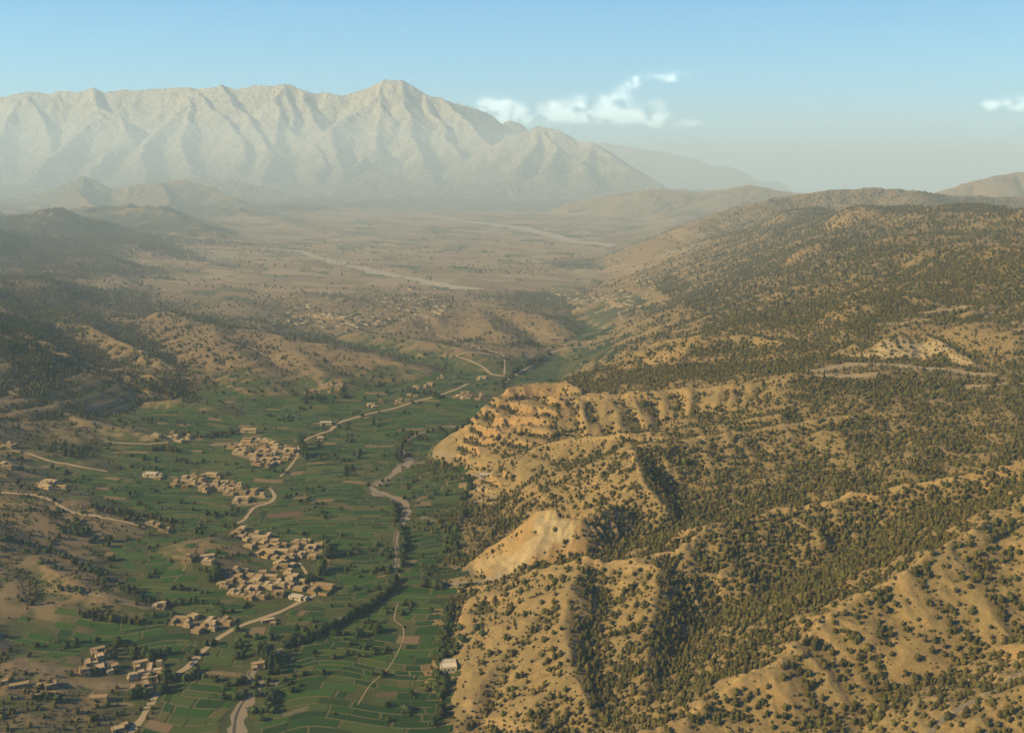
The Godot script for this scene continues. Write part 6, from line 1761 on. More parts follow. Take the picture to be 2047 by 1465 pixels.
	house(-408.7, 1703.5, 354, 5, 0.95, "small mud hut, sixth from left in fourth row of the village by the tall poplars", "houses of the village by the tall poplars")
	house(-476.9, 1742.6, 349, 4, 1.07, "long mud house, first from left in fifth row of the village by the tall poplars", "houses of the village by the tall poplars")
	house(-457, 1721.4, 2, 2, 0.98, "L-shaped mud house, second from left in fifth row of the village by the tall poplars", "houses of the village by the tall poplars")
	house(-449.1, 1740.5, 4, 5, 1.03, "small mud hut, third from left in fifth row of the village by the tall poplars", "houses of the village by the tall poplars")
	house(-420.4, 1732.9, 3, 0, 0.97, "flat-roofed mud house, fourth from left in fifth row of the village by the tall poplars", "houses of the village by the tall poplars")
	house(-418.4, 1720.3, 73, 2, 1.06, "L-shaped mud house, fifth from left in fifth row of the village by the tall poplars", "houses of the village by the tall poplars")
	house(-399.3, 1724.3, 96, 2, 0.99, "L-shaped mud house, sixth from left in fifth row of the village by the tall poplars", "houses of the village by the tall poplars")
	house(-480.8, 1765.2, 3, 4, 0.93, "long mud house, first from left in back row of the village by the tall poplars", "houses of the village by the tall poplars")
	house(-463.1, 1744.4, 192, 5, 1.13, "small mud hut, second from left in back row of the village by the tall poplars", "houses of the village by the tall poplars")
	house(-458.8, 1758.3, 356, 0, 1, "flat-roofed mud house, third from left in back row of the village by the tall poplars", "houses of the village by the tall poplars")
	house(-445.4, 1760, 81, 2, 1.11, "L-shaped mud house, fourth from left in back row of the village by the tall poplars", "houses of the village by the tall poplars")
	house(-430.4, 1745.7, 159, 0, 1.13, "flat-roofed mud house, fifth from left in back row of the village by the tall poplars", "houses of the village by the tall poplars")
	house(-432.5, 2126, 174, 0, 0.96, "flat-roofed mud house, first from left in front row of the hilltop hamlet", "houses of the hilltop hamlet")
	house(-419.6, 2105.9, 5, 2, 0.93, "L-shaped mud house, second from left in front row of the hilltop hamlet", "houses of the hilltop hamlet")
	house(-417.8, 2122.5, 190, 5, 1.11, "small mud hut, third from left in front row of the hilltop hamlet", "houses of the hilltop hamlet")
	house(-394.5, 2118.9, 166, 5, 1.11, "small mud hut, fourth from left in front row of the hilltop hamlet", "houses of the hilltop hamlet")
	house(-398.3, 2137.9, 8, 1, 0.91, "two-storey mud house, first from left in second row of the hilltop hamlet", "houses of the hilltop hamlet")
	house(-396.6, 2154, 180, 5, 1.01, "small mud hut, second from left in second row of the hilltop hamlet", "houses of the hilltop hamlet")
	house(-380.1, 2150.6, 6, 2, 1.15, "L-shaped mud house, third from left in second row of the hilltop hamlet", "houses of the hilltop hamlet")
	house(-378.9, 2135.8, 349, 0, 1.14, "flat-roofed mud house, fourth from left in second row of the hilltop hamlet", "houses of the hilltop hamlet")
	house(-413.6, 2155.2, 185, 3, 0.98, "walled mud compound, first from left in back row of the hilltop hamlet", "houses of the hilltop hamlet")
	house(-398.1, 2166.5, 82, 1, 1.04, "two-storey mud house, second from left in back row of the hilltop hamlet", "houses of the hilltop hamlet")
	house(-387, 2186, 183, 4, 1.12, "long mud house, third from left in back row of the hilltop hamlet", "houses of the hilltop hamlet")
	house(-378.6, 2170.4, 87, 2, 0.95, "L-shaped mud house, fourth from left in back row of the hilltop hamlet", "houses of the hilltop hamlet")
	house(-217.8, 2201.7, 179, 0, 1.04, "flat-roofed mud house, first from left in front row of the upper roadside hamlet", "houses of the upper roadside hamlet")
	house(-215.6, 2189.4, 177, 4, 0.88, "long mud house, second from left in front row of the upper roadside hamlet", "houses of the upper roadside hamlet")
	house(-209.4, 2203.4, 98, 5, 0.98, "small mud hut, third from left in front row of the upper roadside hamlet", "houses of the upper roadside hamlet")
	house(-195.4, 2206.4, 91, 4, 0.93, "long mud house, first from left in back row of the upper roadside hamlet", "houses of the upper roadside hamlet")
	house(-186.7, 2233.2, 0, 2, 1.03, "L-shaped mud house, second from left in back row of the upper roadside hamlet", "houses of the upper roadside hamlet")
	house(-183.6, 2220.5, 350, 0, 1.05, "flat-roofed mud house, third from left in back row of the upper roadside hamlet", "houses of the upper roadside hamlet")
	house(-241.6, 2074.2, 101, 2, 0.85, "L-shaped mud house, first from left in front row of the middle roadside hamlet", "houses of the middle roadside hamlet")
	house(-238.6, 2057.8, 7, 4, 0.89, "long mud house, second from left in front row of the middle roadside hamlet", "houses of the middle roadside hamlet")
	house(-222.5, 2083.4, 197, 0, 0.94, "flat-roofed mud house, third from left in front row of the middle roadside hamlet", "houses of the middle roadside hamlet")
	house(-238.7, 2096.4, 21, 5, 0.94, "small mud hut, first from left in second row of the middle roadside hamlet", "houses of the middle roadside hamlet")
	house(-237.7, 2085.4, 97, 0, 0.91, "flat-roofed mud house, second from left in second row of the middle roadside hamlet", "houses of the middle roadside hamlet")
	house(-208.9, 2120.8, 11, 0, 0.92, "flat-roofed mud house, third from left in second row of the middle roadside hamlet", "houses of the middle roadside hamlet")
	house(-223.2, 2129.2, 191, 0, 0.99, "flat-roofed mud house, first from left in back row of the middle roadside hamlet", "houses of the middle roadside hamlet")
	house(-119.7, 2120.7, 102, 2, 0.95, "L-shaped mud house, first from left in front row of the far roadside hamlet", "houses of the far roadside hamlet")
	house(-100.4, 2114.8, 103, 3, 1.06, "walled mud compound, second from left in front row of the far roadside hamlet", "houses of the far roadside hamlet")
	house(-74.1, 2107.8, 178, 2, 0.9, "L-shaped mud house, third from left in front row of the far roadside hamlet", "houses of the far roadside hamlet")
	house(-116.5, 2134.2, 211, 0, 0.96, "flat-roofed mud house, first from left in second row of the far roadside hamlet", "houses of the far roadside hamlet")
	house(-85.6, 2126.9, 17, 1, 1.01, "two-storey mud house, second from left in second row of the far roadside hamlet", "houses of the far roadside hamlet")
	house(-64.7, 2133.4, 200, 0, 0.96, "flat-roofed mud house, third from left in second row of the far roadside hamlet", "houses of the far roadside hamlet")
	house(-103.3, 2156.1, 5, 3, 0.94, "walled mud compound, first from left in back row of the far roadside hamlet", "houses of the far roadside hamlet")
	house(-68, 2144.3, 179, 1, 0.95, "two-storey mud house, second from left in back row of the far roadside hamlet", "houses of the far roadside hamlet")
	house(-294, 2041.6, 19, 2, 1.08, "L-shaped mud house, first from left in the first roadside farmstead", "houses of the first roadside farmstead")
	house(-285.1, 2030.1, 109, 2, 0.89, "L-shaped mud house, second from left in the first roadside farmstead", "houses of the first roadside farmstead")
	house(-277, 2065.7, 8, 1, 1.05, "two-storey mud house, third from left in the first roadside farmstead", "houses of the first roadside farmstead")
	house(-418.8, 904.7, 129, 5, 0.94, "small mud hut, first from left in front row of the mound hamlet at bottom left", "houses of the mound hamlet at bottom left")
	house(-414, 897.5, 120, 1, 1.11, "two-storey mud house, second from left in front row of the mound hamlet at bottom left", "houses of the mound hamlet at bottom left")
	house(-394.1, 907.2, 224, 5, 1.01, "small mud hut, third from left in front row of the mound hamlet at bottom left", "houses of the mound hamlet at bottom left")
	house(-416.6, 918.3, 120, 2, 0.89, "L-shaped mud house, first from left in second row of the mound hamlet at bottom left", "houses of the mound hamlet at bottom left")
	house(-404.4, 908.9, 26, 0, 1.03, "flat-roofed mud house, second from left in second row of the mound hamlet at bottom left", "houses of the mound hamlet at bottom left")
	house(-394.1, 917.4, 42, 0, 0.88, "flat-roofed mud house, third from left in second row of the mound hamlet at bottom left", "houses of the mound hamlet at bottom left")
	house(-419.7, 943.3, 31, 2, 0.97, "L-shaped mud house, first from left in back row of the mound hamlet at bottom left", "houses of the mound hamlet at bottom left")
	house(-413.8, 932.2, 213, 0, 0.9, "flat-roofed mud house, second from left in back row of the mound hamlet at bottom left", "houses of the mound hamlet at bottom left")
	house(-360.7, 885, 111, 2, 0.91, "L-shaped mud house, first from left in front row of the tree-shaded hamlet at bottom left", "houses of the tree-shaded hamlet at bottom left")
	house(-352.9, 900.2, 23, 2, 1.08, "L-shaped mud house, second from left in front row of the tree-shaded hamlet at bottom left", "houses of the tree-shaded hamlet at bottom left")
	house(-350.1, 887.7, 27, 1, 0.87, "two-storey mud house, third from left in front row of the tree-shaded hamlet at bottom left", "houses of the tree-shaded hamlet at bottom left")
	house(-370.6, 903.7, 212, 1, 1, "two-storey mud house, first from left in second row of the tree-shaded hamlet at bottom left", "houses of the tree-shaded hamlet at bottom left")
	house(-360.1, 912.7, 200, 5, 0.97, "small mud hut, second from left in second row of the tree-shaded hamlet at bottom left", "houses of the tree-shaded hamlet at bottom left")
	house(-350.1, 912.3, 124, 0, 0.96, "flat-roofed mud house, third from left in second row of the tree-shaded hamlet at bottom left", "houses of the tree-shaded hamlet at bottom left")
	house(-371, 927.7, 28, 2, 1.01, "L-shaped mud house, first from left in back row of the tree-shaded hamlet at bottom left", "houses of the tree-shaded hamlet at bottom left")
	house(-366.4, 914.1, 207, 5, 1.04, "small mud hut, second from left in back row of the tree-shaded hamlet at bottom left", "houses of the tree-shaded hamlet at bottom left")
	house(-355.5, 924.7, 104, 3, 0.85, "walled mud compound, third from left in back row of the tree-shaded hamlet at bottom left", "houses of the tree-shaded hamlet at bottom left")
	house(-339.3, 1006.5, 165, 0, 1.02, "flat-roofed mud house, first from left in front row of the roadside farm group", "houses of the roadside farm group")
	house(-334.4, 1016.5, 158, 1, 0.89, "two-storey mud house, second from left in front row of the roadside farm group", "houses of the roadside farm group")
	house(-325.5, 1014, 356, 1, 0.87, "two-storey mud house, third from left in front row of the roadside farm group", "houses of the roadside farm group")
	house(-365.6, 1026.8, 350, 3, 0.88, "walled mud compound, first from left in second row of the roadside farm group", "houses of the roadside farm group")
	house(-353.1, 1019, 81, 1, 0.88, "two-storey mud house, second from left in second row of the roadside farm group", "houses of the roadside farm group")
	house(-330.1, 1030.3, 80, 2, 0.99, "L-shaped mud house, third from left in second row of the roadside farm group", "houses of the roadside farm group")
	house(-353, 1037.8, 331, 0, 1.03, "flat-roofed mud house, first from left in back row of the roadside farm group", "houses of the roadside farm group")
	house(-314.2, 1032.4, 78, 2, 1.05, "L-shaped mud house, second from left in back row of the roadside farm group", "houses of the roadside farm group")
	house(-350.8, 814.7, 31, 0, 0.97, "flat-roofed mud house, first from left in the bottom edge farm by the road", "houses of the bottom edge farm by the road")
	house(-348.4, 824.3, 135, 5, 0.92, "small mud hut, second from left in the bottom edge farm by the road", "houses of the bottom edge farm by the road")
	house(-473.7, 862.1, 26, 5, 1.01, "small mud hut, first from left in the bottom left corner farm", "houses of the bottom left corner farm")
	house(-460.2, 861.1, 22, 4, 1.01, "long mud house, second from left in the bottom left corner farm", "houses of the bottom left corner farm")
	house(-444.7, 865.3, 196, 5, 1.08, "small mud hut, third from left in the bottom left corner farm", "houses of the bottom left corner farm")
	house(-440.3, 851.9, 34, 0, 0.86, "flat-roofed mud house, fourth from left in the bottom left corner farm", "houses of the bottom left corner farm")
	house(-433.8, 867.9, 35, 0, 1.08, "flat-roofed mud house, fifth from left in the bottom left corner farm", "houses of the bottom left corner farm")
	house(-690.4, 1428.5, 343, 3, 1.1, "walled mud compound, first from left in the left slope farm", "houses of the left slope farm")
	house(-686.4, 1411.9, 346, 2, 0.9, "L-shaped mud house, second from left in the left slope farm", "houses of the left slope farm")
	house(-671, 1383.6, 337, 4, 1.07, "long mud house, third from left in the left slope farm", "houses of the left slope farm")
	house(-661.9, 1412.9, 348, 4, 0.92, "long mud house, fourth from left in the left slope farm", "houses of the left slope farm")
	house(-775, 1471.4, 354, 0, 1.04, "flat-roofed mud house, first from left in the farm at the left edge", "houses of the farm at the left edge")
	house(-764.6, 1460.8, 360, 4, 0.97, "long mud house, second from left in the farm at the left edge", "houses of the farm at the left edge")
	house(-830.8, 1603.9, 174, 5, 0.95, "small mud hut, first from left in the upper farm at the left edge", "houses of the upper farm at the left edge")
	house(-825, 1590.8, 176, 3, 1.1, "walled mud compound, second from left in the upper farm at the left edge", "houses of the upper farm at the left edge")
	house(-497.1, 1310.9, 184, 0, 1.03, "flat-roofed mud house, first from left in the farm above the dark ravine", "houses of the farm above the dark ravine")
	house(-485.3, 1308, 176, 1, 0.89, "two-storey mud house, second from left in the farm above the dark ravine", "houses of the farm above the dark ravine")
	house(-472.7, 1296, 186, 2, 1, "L-shaped mud house, third from left in the farm above the dark ravine", "houses of the farm above the dark ravine")
	house(-403.4, 1180.8, 355, 5, 1.06, "small mud hut, first from left in the ruined farm on the bare knoll", "houses of the ruined farm on the bare knoll")
	house(-398.8, 1167, 358, 1, 1.13, "two-storey mud house, second from left in the ruined farm on the bare knoll", "houses of the ruined farm on the bare knoll")
	house(-379.9, 1180.8, 18, 4, 1.04, "long mud house, third from left in the ruined farm on the bare knoll", "houses of the ruined farm on the bare knoll")
	house(-374.5, 1167.5, 90, 2, 0.9, "L-shaped mud house, fourth from left in the ruined farm on the bare knoll", "houses of the ruined farm on the bare knoll")
	house(-635.5, 1737, 88, 2, 1.02, "L-shaped mud house, first from left in front row of the hamlet on the brown rise", "houses of the hamlet on the brown rise")
	house(-604.8, 1741.8, 169, 5, 1.1, "small mud hut, second from left in front row of the hamlet on the brown rise", "houses of the hamlet on the brown rise")
	house(-594.9, 1734.2, 175, 2, 0.99, "L-shaped mud house, third from left in front row of the hamlet on the brown rise", "houses of the hamlet on the brown rise")
	house(-625.5, 1747.6, 1, 5, 0.87, "small mud hut, first from left in second row of the hamlet on the brown rise", "houses of the hamlet on the brown rise")
	house(-614.7, 1744.7, 5, 0, 0.88, "flat-roofed mud house, second from left in second row of the hamlet on the brown rise", "houses of the hamlet on the brown rise")
	house(-586, 1758.3, 83, 1, 0.86, "two-storey mud house, third from left in second row of the hamlet on the brown rise", "houses of the hamlet on the brown rise")
	house(-622, 1782.4, 359, 1, 0.92, "two-storey mud house, first from left in back row of the hamlet on the brown rise", "houses of the hamlet on the brown rise")
	house(-610.7, 1764.4, 354, 0, 1.04, "flat-roofed mud house, second from left in back row of the hamlet on the brown rise", "houses of the hamlet on the brown rise")
	house(-586.4, 1770.5, 81, 1, 0.96, "two-storey mud house, third from left in back row of the hamlet on the brown rise", "houses of the hamlet on the brown rise")
	house(-172.9, 2285.6, 181, 5, 1.09, "small mud hut, first from left in the hamlet at the valley mouth", "houses of the hamlet at the valley mouth")
	house(-163.6, 2294.7, 92, 1, 1.08, "two-storey mud house, second from left in the hamlet at the valley mouth", "houses of the hamlet at the valley mouth")
	house(-78.4, 2276.5, 355, 0, 1, "flat-roofed mud house, first from left in the house pair below the zigzag", "houses of the house pair below the zigzag")
	house(-69.9, 2297.1, 355, 3, 0.97, "walled mud compound, second from left in the house pair below the zigzag", "houses of the house pair below the zigzag")
	house(-168.5, 2451.3, 350, 2, 0.95, "L-shaped mud house, first from left in the hamlet under the zigzag track", "houses of the hamlet under the zigzag track")
	house(-162.8, 2462.7, 107, 0, 0.88, "flat-roofed mud house, second from left in the hamlet under the zigzag track", "houses of the hamlet under the zigzag track")
	house(-158.7, 2476.2, 185, 2, 1.1, "L-shaped mud house, third from left in the hamlet under the zigzag track", "houses of the hamlet under the zigzag track")
	house(-147.9, 2443.4, 12, 0, 0.91, "flat-roofed mud house, fourth from left in the hamlet under the zigzag track", "houses of the hamlet under the zigzag track")
	house(199, 2660.3, 85, 0, 0.9, "flat-roofed mud house, first from left in the house pair by the bend", "houses of the house pair by the bend")
	house(206, 2632.8, 173, 2, 0.94, "L-shaped mud house, second from left in the house pair by the bend", "houses of the house pair by the bend")
	house(-509.4, 2927.9, 5, 3, 1.01, "walled mud compound, first from left in front row of the left far village", "houses of the left far village")
	house(-492.8, 2875.6, 183, 1, 1.06, "two-storey mud house, second from left in front row of the left far village", "houses of the left far village")
	house(-490.3, 2887.5, 185, 5, 1.12, "small mud hut, third from left in front row of the left far village", "houses of the left far village")
	house(-469.7, 2963.5, 359, 2, 0.95, "L-shaped mud house, fourth from left in front row of the left far village", "houses of the left far village")
	house(-623.1, 3035.5, 187, 4, 1.03, "long mud house, first from left in second row of the left far village", "houses of the left far village")
	house(-584.2, 3020.1, 351, 2, 1.09, "L-shaped mud house, second from left in second row of the left far village", "houses of the left far village")
	house(-520.4, 3017, 96, 5, 1.1, "small mud hut, third from left in second row of the left far village", "houses of the left far village")
	house(-463.6, 3000.6, 188, 2, 1.12, "L-shaped mud house, fourth from left in second row of the left far village", "houses of the left far village")
	house(-621.5, 3095, 92, 0, 1.11, "flat-roofed mud house, first from left in third row of the left far village", "houses of the left far village")
	house(-615.7, 3056.1, 350, 3, 1.08, "walled mud compound, second from left in third row of the left far village", "houses of the left far village")
	house(-569.1, 3086.4, 182, 4, 1, "long mud house, third from left in third row of the left far village", "houses of the left far village")
	house(-532.1, 3063.6, 185, 2, 1.08, "L-shaped mud house, fourth from left in third row of the left far village", "houses of the left far village")
	house(-642.4, 3125.6, 357, 0, 1, "flat-roofed mud house, first from left in back row of the left far village", "houses of the left far village")
	house(-583.1, 3107.1, 77, 1, 0.9, "two-storey mud house, second from left in back row of the left far village", "houses of the left far village")
	house(-352.7, 3063.1, 355, 2, 1, "L-shaped mud house, first from left in front row of the middle far village", "houses of the middle far village")
	house(-322.6, 2940.8, 93, 0, 0.96, "flat-roofed mud house, second from left in front row of the middle far village", "houses of the middle far village")
	house(-300.3, 3051.2, 4, 0, 1.12, "flat-roofed mud house, third from left in front row of the middle far village", "houses of the middle far village")
	house(-317.1, 3099.2, 178, 3, 1.1, "walled mud compound, first from left in second row of the middle far village", "houses of the middle far village")
	house(-309.6, 3075.7, 359, 1, 1.11, "two-storey mud house, second from left in second row of the middle far village", "houses of the middle far village")
	house(-274.3, 3094.5, 82, 3, 1.08, "walled mud compound, third from left in second row of the middle far village", "houses of the middle far village")
	house(-322.5, 3126.1, 81, 1, 0.88, "two-storey mud house, first from left in back row of the middle far village", "houses of the middle far village")
	house(-286.5, 3173, 358, 4, 0.99, "long mud house, second from left in back row of the middle far village", "houses of the middle far village")
	house(304.6, 3176.2, 2, 2, 1.13, "L-shaped mud house, first from left in front row of the far valley village", "houses of the far valley village")
	house(337.1, 3101.9, 6, 0, 1.13, "flat-roofed mud house, second from left in front row of the far valley village", "houses of the far valley village")
	house(340.9, 3064.2, 104, 1, 0.94, "two-storey mud house, third from left in front row of the far valley village", "houses of the far valley village")
	house(354.8, 3139.1, 99, 4, 0.89, "long mud house, fourth from left in front row of the far valley village", "houses of the far valley village")
	house(280, 3359.4, 93, 0, 1.07, "flat-roofed mud house, first from left in second row of the far valley village", "houses of the far valley village")
	house(288.6, 3280.9, 357, 3, 0.91, "walled mud compound, second from left in second row of the far valley village", "houses of the far valley village")
	house(307.5, 3345.2, 171, 2, 0.95, "L-shaped mud house, third from left in second row of the far valley village", "houses of the far valley village")
	house(334.2, 3199.4, 188, 3, 0.91, "walled mud compound, fourth from left in second row of the far valley village", "houses of the far valley village")
	house(204.6, 3449.5, 359, 0, 0.86, "flat-roofed mud house, first from left in third row of the far valley village", "houses of the far valley village")
	house(216, 3422.1, 350, 3, 0.96, "walled mud compound, second from left in third row of the far valley village", "houses of the far valley village")
	house(241.7, 3369, 92, 5, 0.91, "small mud hut, third from left in third row of the far valley village", "houses of the far valley village")
	house(278, 3378.4, 96, 4, 0.86, "long mud house, fourth from left in third row of the far valley village", "houses of the far valley village")
	house(210.4, 3479.1, 84, 4, 0.87, "long mud house, first from left in back row of the far valley village", "houses of the far valley village")
	house(266.8, 3530.8, 87, 5, 1.05, "small mud hut, second from left in back row of the far valley village", "houses of the far valley village")
	house(296.7, 3480.9, 96, 0, 0.9, "flat-roofed mud house, third from left in back row of the far valley village", "houses of the far valley village")
	house(311.4, 3469.5, 156, 1, 1.11, "two-storey mud house, fourth from left in back row of the far valley village", "houses of the far valley village")
	house(385.4, 3286.5, 183, 4, 0.91, "long mud house, first from left in the farthest valley hamlet", "houses of the farthest valley hamlet")
	house(410.2, 3257.8, 356, 2, 0.86, "L-shaped mud house, second from left in the farthest valley hamlet", "houses of the farthest valley hamlet")
	house(422.3, 3277.2, 352, 0, 1.03, "flat-roofed mud house, third from left in the farthest valley hamlet", "houses of the farthest valley hamlet")
	house(429.3, 3205.1, 179, 3, 0.85, "walled mud compound, fourth from left in the farthest valley hamlet", "houses of the farthest valley hamlet")
	van()
	distant_houses()


func groves() -> void:
	grove(0, "round green tree in the dark belt along the lower river", [-239, 978.6, 6.9, -241.2, 980.7, 7.4, -237.2, 983, 6.8, -234.8, 984.9, 9.7, -231.3, 987.1, 6.3, -225.8, 989.7, 8.4, -232.9, 989.5, 11.1, -226.8, 992.6, 8.9, -224, 994.7, 8.5, -219.3, 997.7, 10.5, -214.2, 1000.1, 9.9, -212.5, 1002.6, 8, -216.2, 1002.9, 7.8, -210.9, 1005.9, 8.2, -214.4, 1005.5, 7.5, -207.4, 1009.7, 8.1, -205.6, 1011.9, 10.8, -203.1, 1013.8, 7.3, -205.6, 1015.9, 9.2, -200.3, 1017.1, 8.8, -203.9, 1019.1, 10.9, -197.9, 1021.3, 10, -201.4, 1021.4, 6.6, -190.9, 1029.4, 7.2, -195.2, 1029.4, 10.3, -189, 1032.8, 7.5, -188, 1038.9, 6.6, -186.9, 1041.3, 7.8, -183.9, 1044.8, 9.2, -181.6, 1047.7, 10.3, -177.7, 1050.7, 11.2, -182.6, 1051.1, 8.4, -177.9, 1055.7, 10.6, -177.1, 1059.6, 9.9, -170.4, 1064.1, 8.7, -173.8, 1064.5, 9.6, -170.8, 1068.7, 9.6, -168, 1070.8, 8.7, -167.3, 1075, 7.4, -162.3, 1079.6, 11, -165.7, 1079.4, 7.8, -162.7, 1084.9, 7.9, -160.2, 1085.9, 7.2, -155.4, 1090.8, 6.7, -157.7, 1093.1, 9.9, -156, 1099.6, 7.6, -150.8, 1102.6, 6.7, -154.1, 1103.3, 8.8, -151.8, 1106.2, 6.5, -149.4, 1108.7, 10.6, -146.2, 1113.6, 11.1, -150.5, 1113.1, 8.8, -149.5, 1116.7, 6.6, -146.4, 1119.7, 8.4, -143, 1122.4, 10.6, -144.9, 1125.3, 8.3, -141.8, 1128.7, 10.9, -146, 1130.1, 9.1, -143.6, 1133.9, 7.9, -142.3, 1142.9, 9, -142.9, 1147.4, 11, -141, 1151.7, 8.8])
	grove(1, "tall dark tree in the grove where the river bends at the bottom", [-238.1, 921.7, 11, -232.4, 923.3, 12, -241.1, 921.3, 13, -235.2, 927.1, 10.4, -237.3, 931.7, 15.5, -242.6, 931.1, 16.9, -237.4, 936.5, 10.8, -243.5, 935.1, 11.8, -243.6, 940.9, 12.5, -238.8, 942.4, 10.8, -248.2, 940.8, 16.4, -241.3, 944.9, 9.9, -246.9, 944, 10.3, -242, 947.5, 13.8, -244.7, 947, 11.7, -246.1, 951.2, 11.3, -252.3, 951.7, 16, -254.9, 951.1, 13.5, -250.1, 953.4, 16.6, -247.4, 956.4, 16.5, -256.6, 954.8, 9.9, -251.8, 958, 15.3, -258.4, 960.6, 10.2, -255.3, 962.4, 16.6, -261.9, 960.9, 13.8, -260.8, 965.6, 13.7])
	grove(0, "low green tree on the river bank at the bottom edge", [-228, 839.8, 5.5, -230.7, 841.4, 5.7, -226.4, 854.4, 8.1, -228.8, 855.5, 6.1, -230.8, 859.8, 6, -226.5, 862.6, 7.6, -230.4, 867, 7.9, -225.8, 870.3, 7, -229.8, 870.3, 8.7, -227.7, 876.6, 5.6, -227.2, 884.4, 6.2, -231.8, 885.6, 7.2])
	grove(0, "green tree lining the narrow middle reach of the river", [-138.6, 1192.2, 10.6, -138.8, 1199.2, 7.7, -138.7, 1205.4, 7, -138.6, 1219.9, 8.1, -142.2, 1220.2, 10.1, -140.6, 1237.4, 9.6, -145.2, 1245.6, 10.6, -142.2, 1251.6, 7, -145, 1254, 10.2, -140.9, 1259.1, 9.9, -145.3, 1261, 8.1, -142.1, 1267.8, 7.7, -145.4, 1272.6, 6.6, -144.9, 1278.3, 11.1, -146.6, 1283.2, 6.5, -149.9, 1290.1, 10.7, -146.3, 1292.3, 10.5, -150.6, 1303.8, 7, -151.9, 1309.2, 8, -153.7, 1318.7, 8.2, -153.1, 1322.7, 8.8, -156.4, 1324.2, 9.4, -158.5, 1330.3, 8.2, -164.1, 1349.4, 9.8, -160.8, 1350, 9.4, -163.5, 1358.8, 7.2, -166.5, 1370.4, 8.9, -170.4, 1375.4, 7.4, -168.6, 1381, 9.7, -166.2, 1384.6, 9.2, -169.3, 1388.2, 9.4, -167.3, 1391.1, 8.9, -172.8, 1406.3, 9.2, -175.5, 1408.9, 8, -177.5, 1413.6, 6.5, -173.1, 1417.1, 6.7, -176.1, 1426.7, 6.5, -178.5, 1428, 6.6, -178, 1431.6, 7.5, -178, 1435.2, 6.9])
	grove(0, "leafy green tree at the foot of the sandy hillside near the bottom", [-71.4, 829.4, 7.9, -71.9, 836.7, 6.6, -64.9, 842.9, 10.3, -68.2, 850, 10.6, -64.5, 854.9, 9.1, -67.9, 873.2, 8.8, -67.1, 879.1, 6.6, -64.2, 881.1, 10.4, -67.4, 882.8, 9.3, -71.9, 889.2, 10.6, -66.5, 889.9, 7.5, -64.2, 892.3, 10.5, -67.4, 901.3, 7.9, -72.4, 906, 10.5, -74.1, 910.2, 9.7, -73.1, 929.5, 10.7, -70.2, 941.7, 10.4, -74.5, 941.8, 8.8, -72.3, 943.6, 9.3, -69.1, 949, 10.2, -70, 952.1, 7.7, -74.8, 961.2, 8.6, -71.4, 969, 9.4, -68.1, 969.8, 8.8, -71, 979.7, 8.1, -74.3, 979.6, 10.4, -72, 988.7, 7.7, -70, 998.7, 8.6, -73.4, 1006.7, 10.6, -70.8, 1008.3, 7.2, -75.3, 1009.1, 8, -71.6, 1012.9, 6.7, -73.7, 1015.7, 7.3, -70.6, 1023.4, 7, -68.6, 1028.2, 9.2, -72.5, 1028.7, 8, -75.4, 1033.5, 6.4, -71.5, 1037.2, 9.7, -71.2, 1041.3, 8.6, -68.7, 1052.4, 8.1, -74.2, 1052.9, 10.7, -68.5, 1055.2, 7.8, -68.3, 1059.8, 10.6, -72.7, 1060.5, 8.9])
	grove(0, "rounded green tree in the small grove by the grey wash", [-83.9, 1124.6, 8.5, -91.2, 1126.2, 10.2, -87.9, 1126.6, 8.6, -85, 1127.5, 10.1, -88.8, 1130.2, 8.9, -91.6, 1130.7, 12, -95.5, 1132.6, 9.8, -105, 1132.7, 9.1, -98.7, 1133.4, 7.8, -109, 1134.5, 8.2, -97.6, 1136.4, 8.4, -103.7, 1136.2, 10.6, -107, 1137.5, 11.5])
	grove(0, "green tree in the belt under the landslide slope", [-71.1, 1219.8, 9.6, -72.4, 1249.9, 5.9, -75.8, 1252.5, 5.7, -75.6, 1258.7, 7.8, -74.7, 1261.2, 9.4, -80.7, 1268.4, 8.2, -81.1, 1271.2, 9, -81, 1277.6, 5.8, -80.6, 1286.9, 9, -76, 1307.9, 9.6, -77, 1318.2, 8.9, -71.3, 1330.8, 8.1, -72.7, 1342.7, 6.1, -70.3, 1358.3, 8.7, -72.4, 1360.3, 7.5, -69.6, 1366.9, 9.3, -66.8, 1368.4, 7.4, -70.9, 1377.7, 6.1, -67.6, 1380.6, 6.2, -64.8, 1382.5, 7.6])
	grove(9, "green tree in the belt below the spur with the white house", [-76.2, 1443.7, 7.3, -70.2, 1451.1, 9, -73.8, 1453.1, 9.7, -70.9, 1456.3, 10.7, -63.9, 1474.2, 10.9, -66.9, 1477.4, 9.8, -64, 1480.5, 7.6, -65, 1489.3, 10, -69.8, 1506.9, 7.7, -66.4, 1510.7, 7.3, -71.8, 1518.6, 8.2, -68.1, 1519, 8, -67.8, 1524.3, 8.5, -74.8, 1531, 7.7])
	grove(1, "tall slim poplar beside the village at mid left", [-349.7, 1649, 23.5, -354.9, 1664.2, 17.4, -360.2, 1670.9, 20.3, -357.2, 1672.9, 15.9, -358.2, 1678, 21.1, -361.9, 1678.9, 23.5, -359.4, 1687, 22.1, -363.4, 1686.4, 22.6, -364.3, 1689.3, 19.6, -367.7, 1714.6, 18.9, -373.5, 1715.6, 21.3, -371.6, 1718.8, 16.2, -371.2, 1725.8, 23.1, -381.9, 1748.8, 23.4])
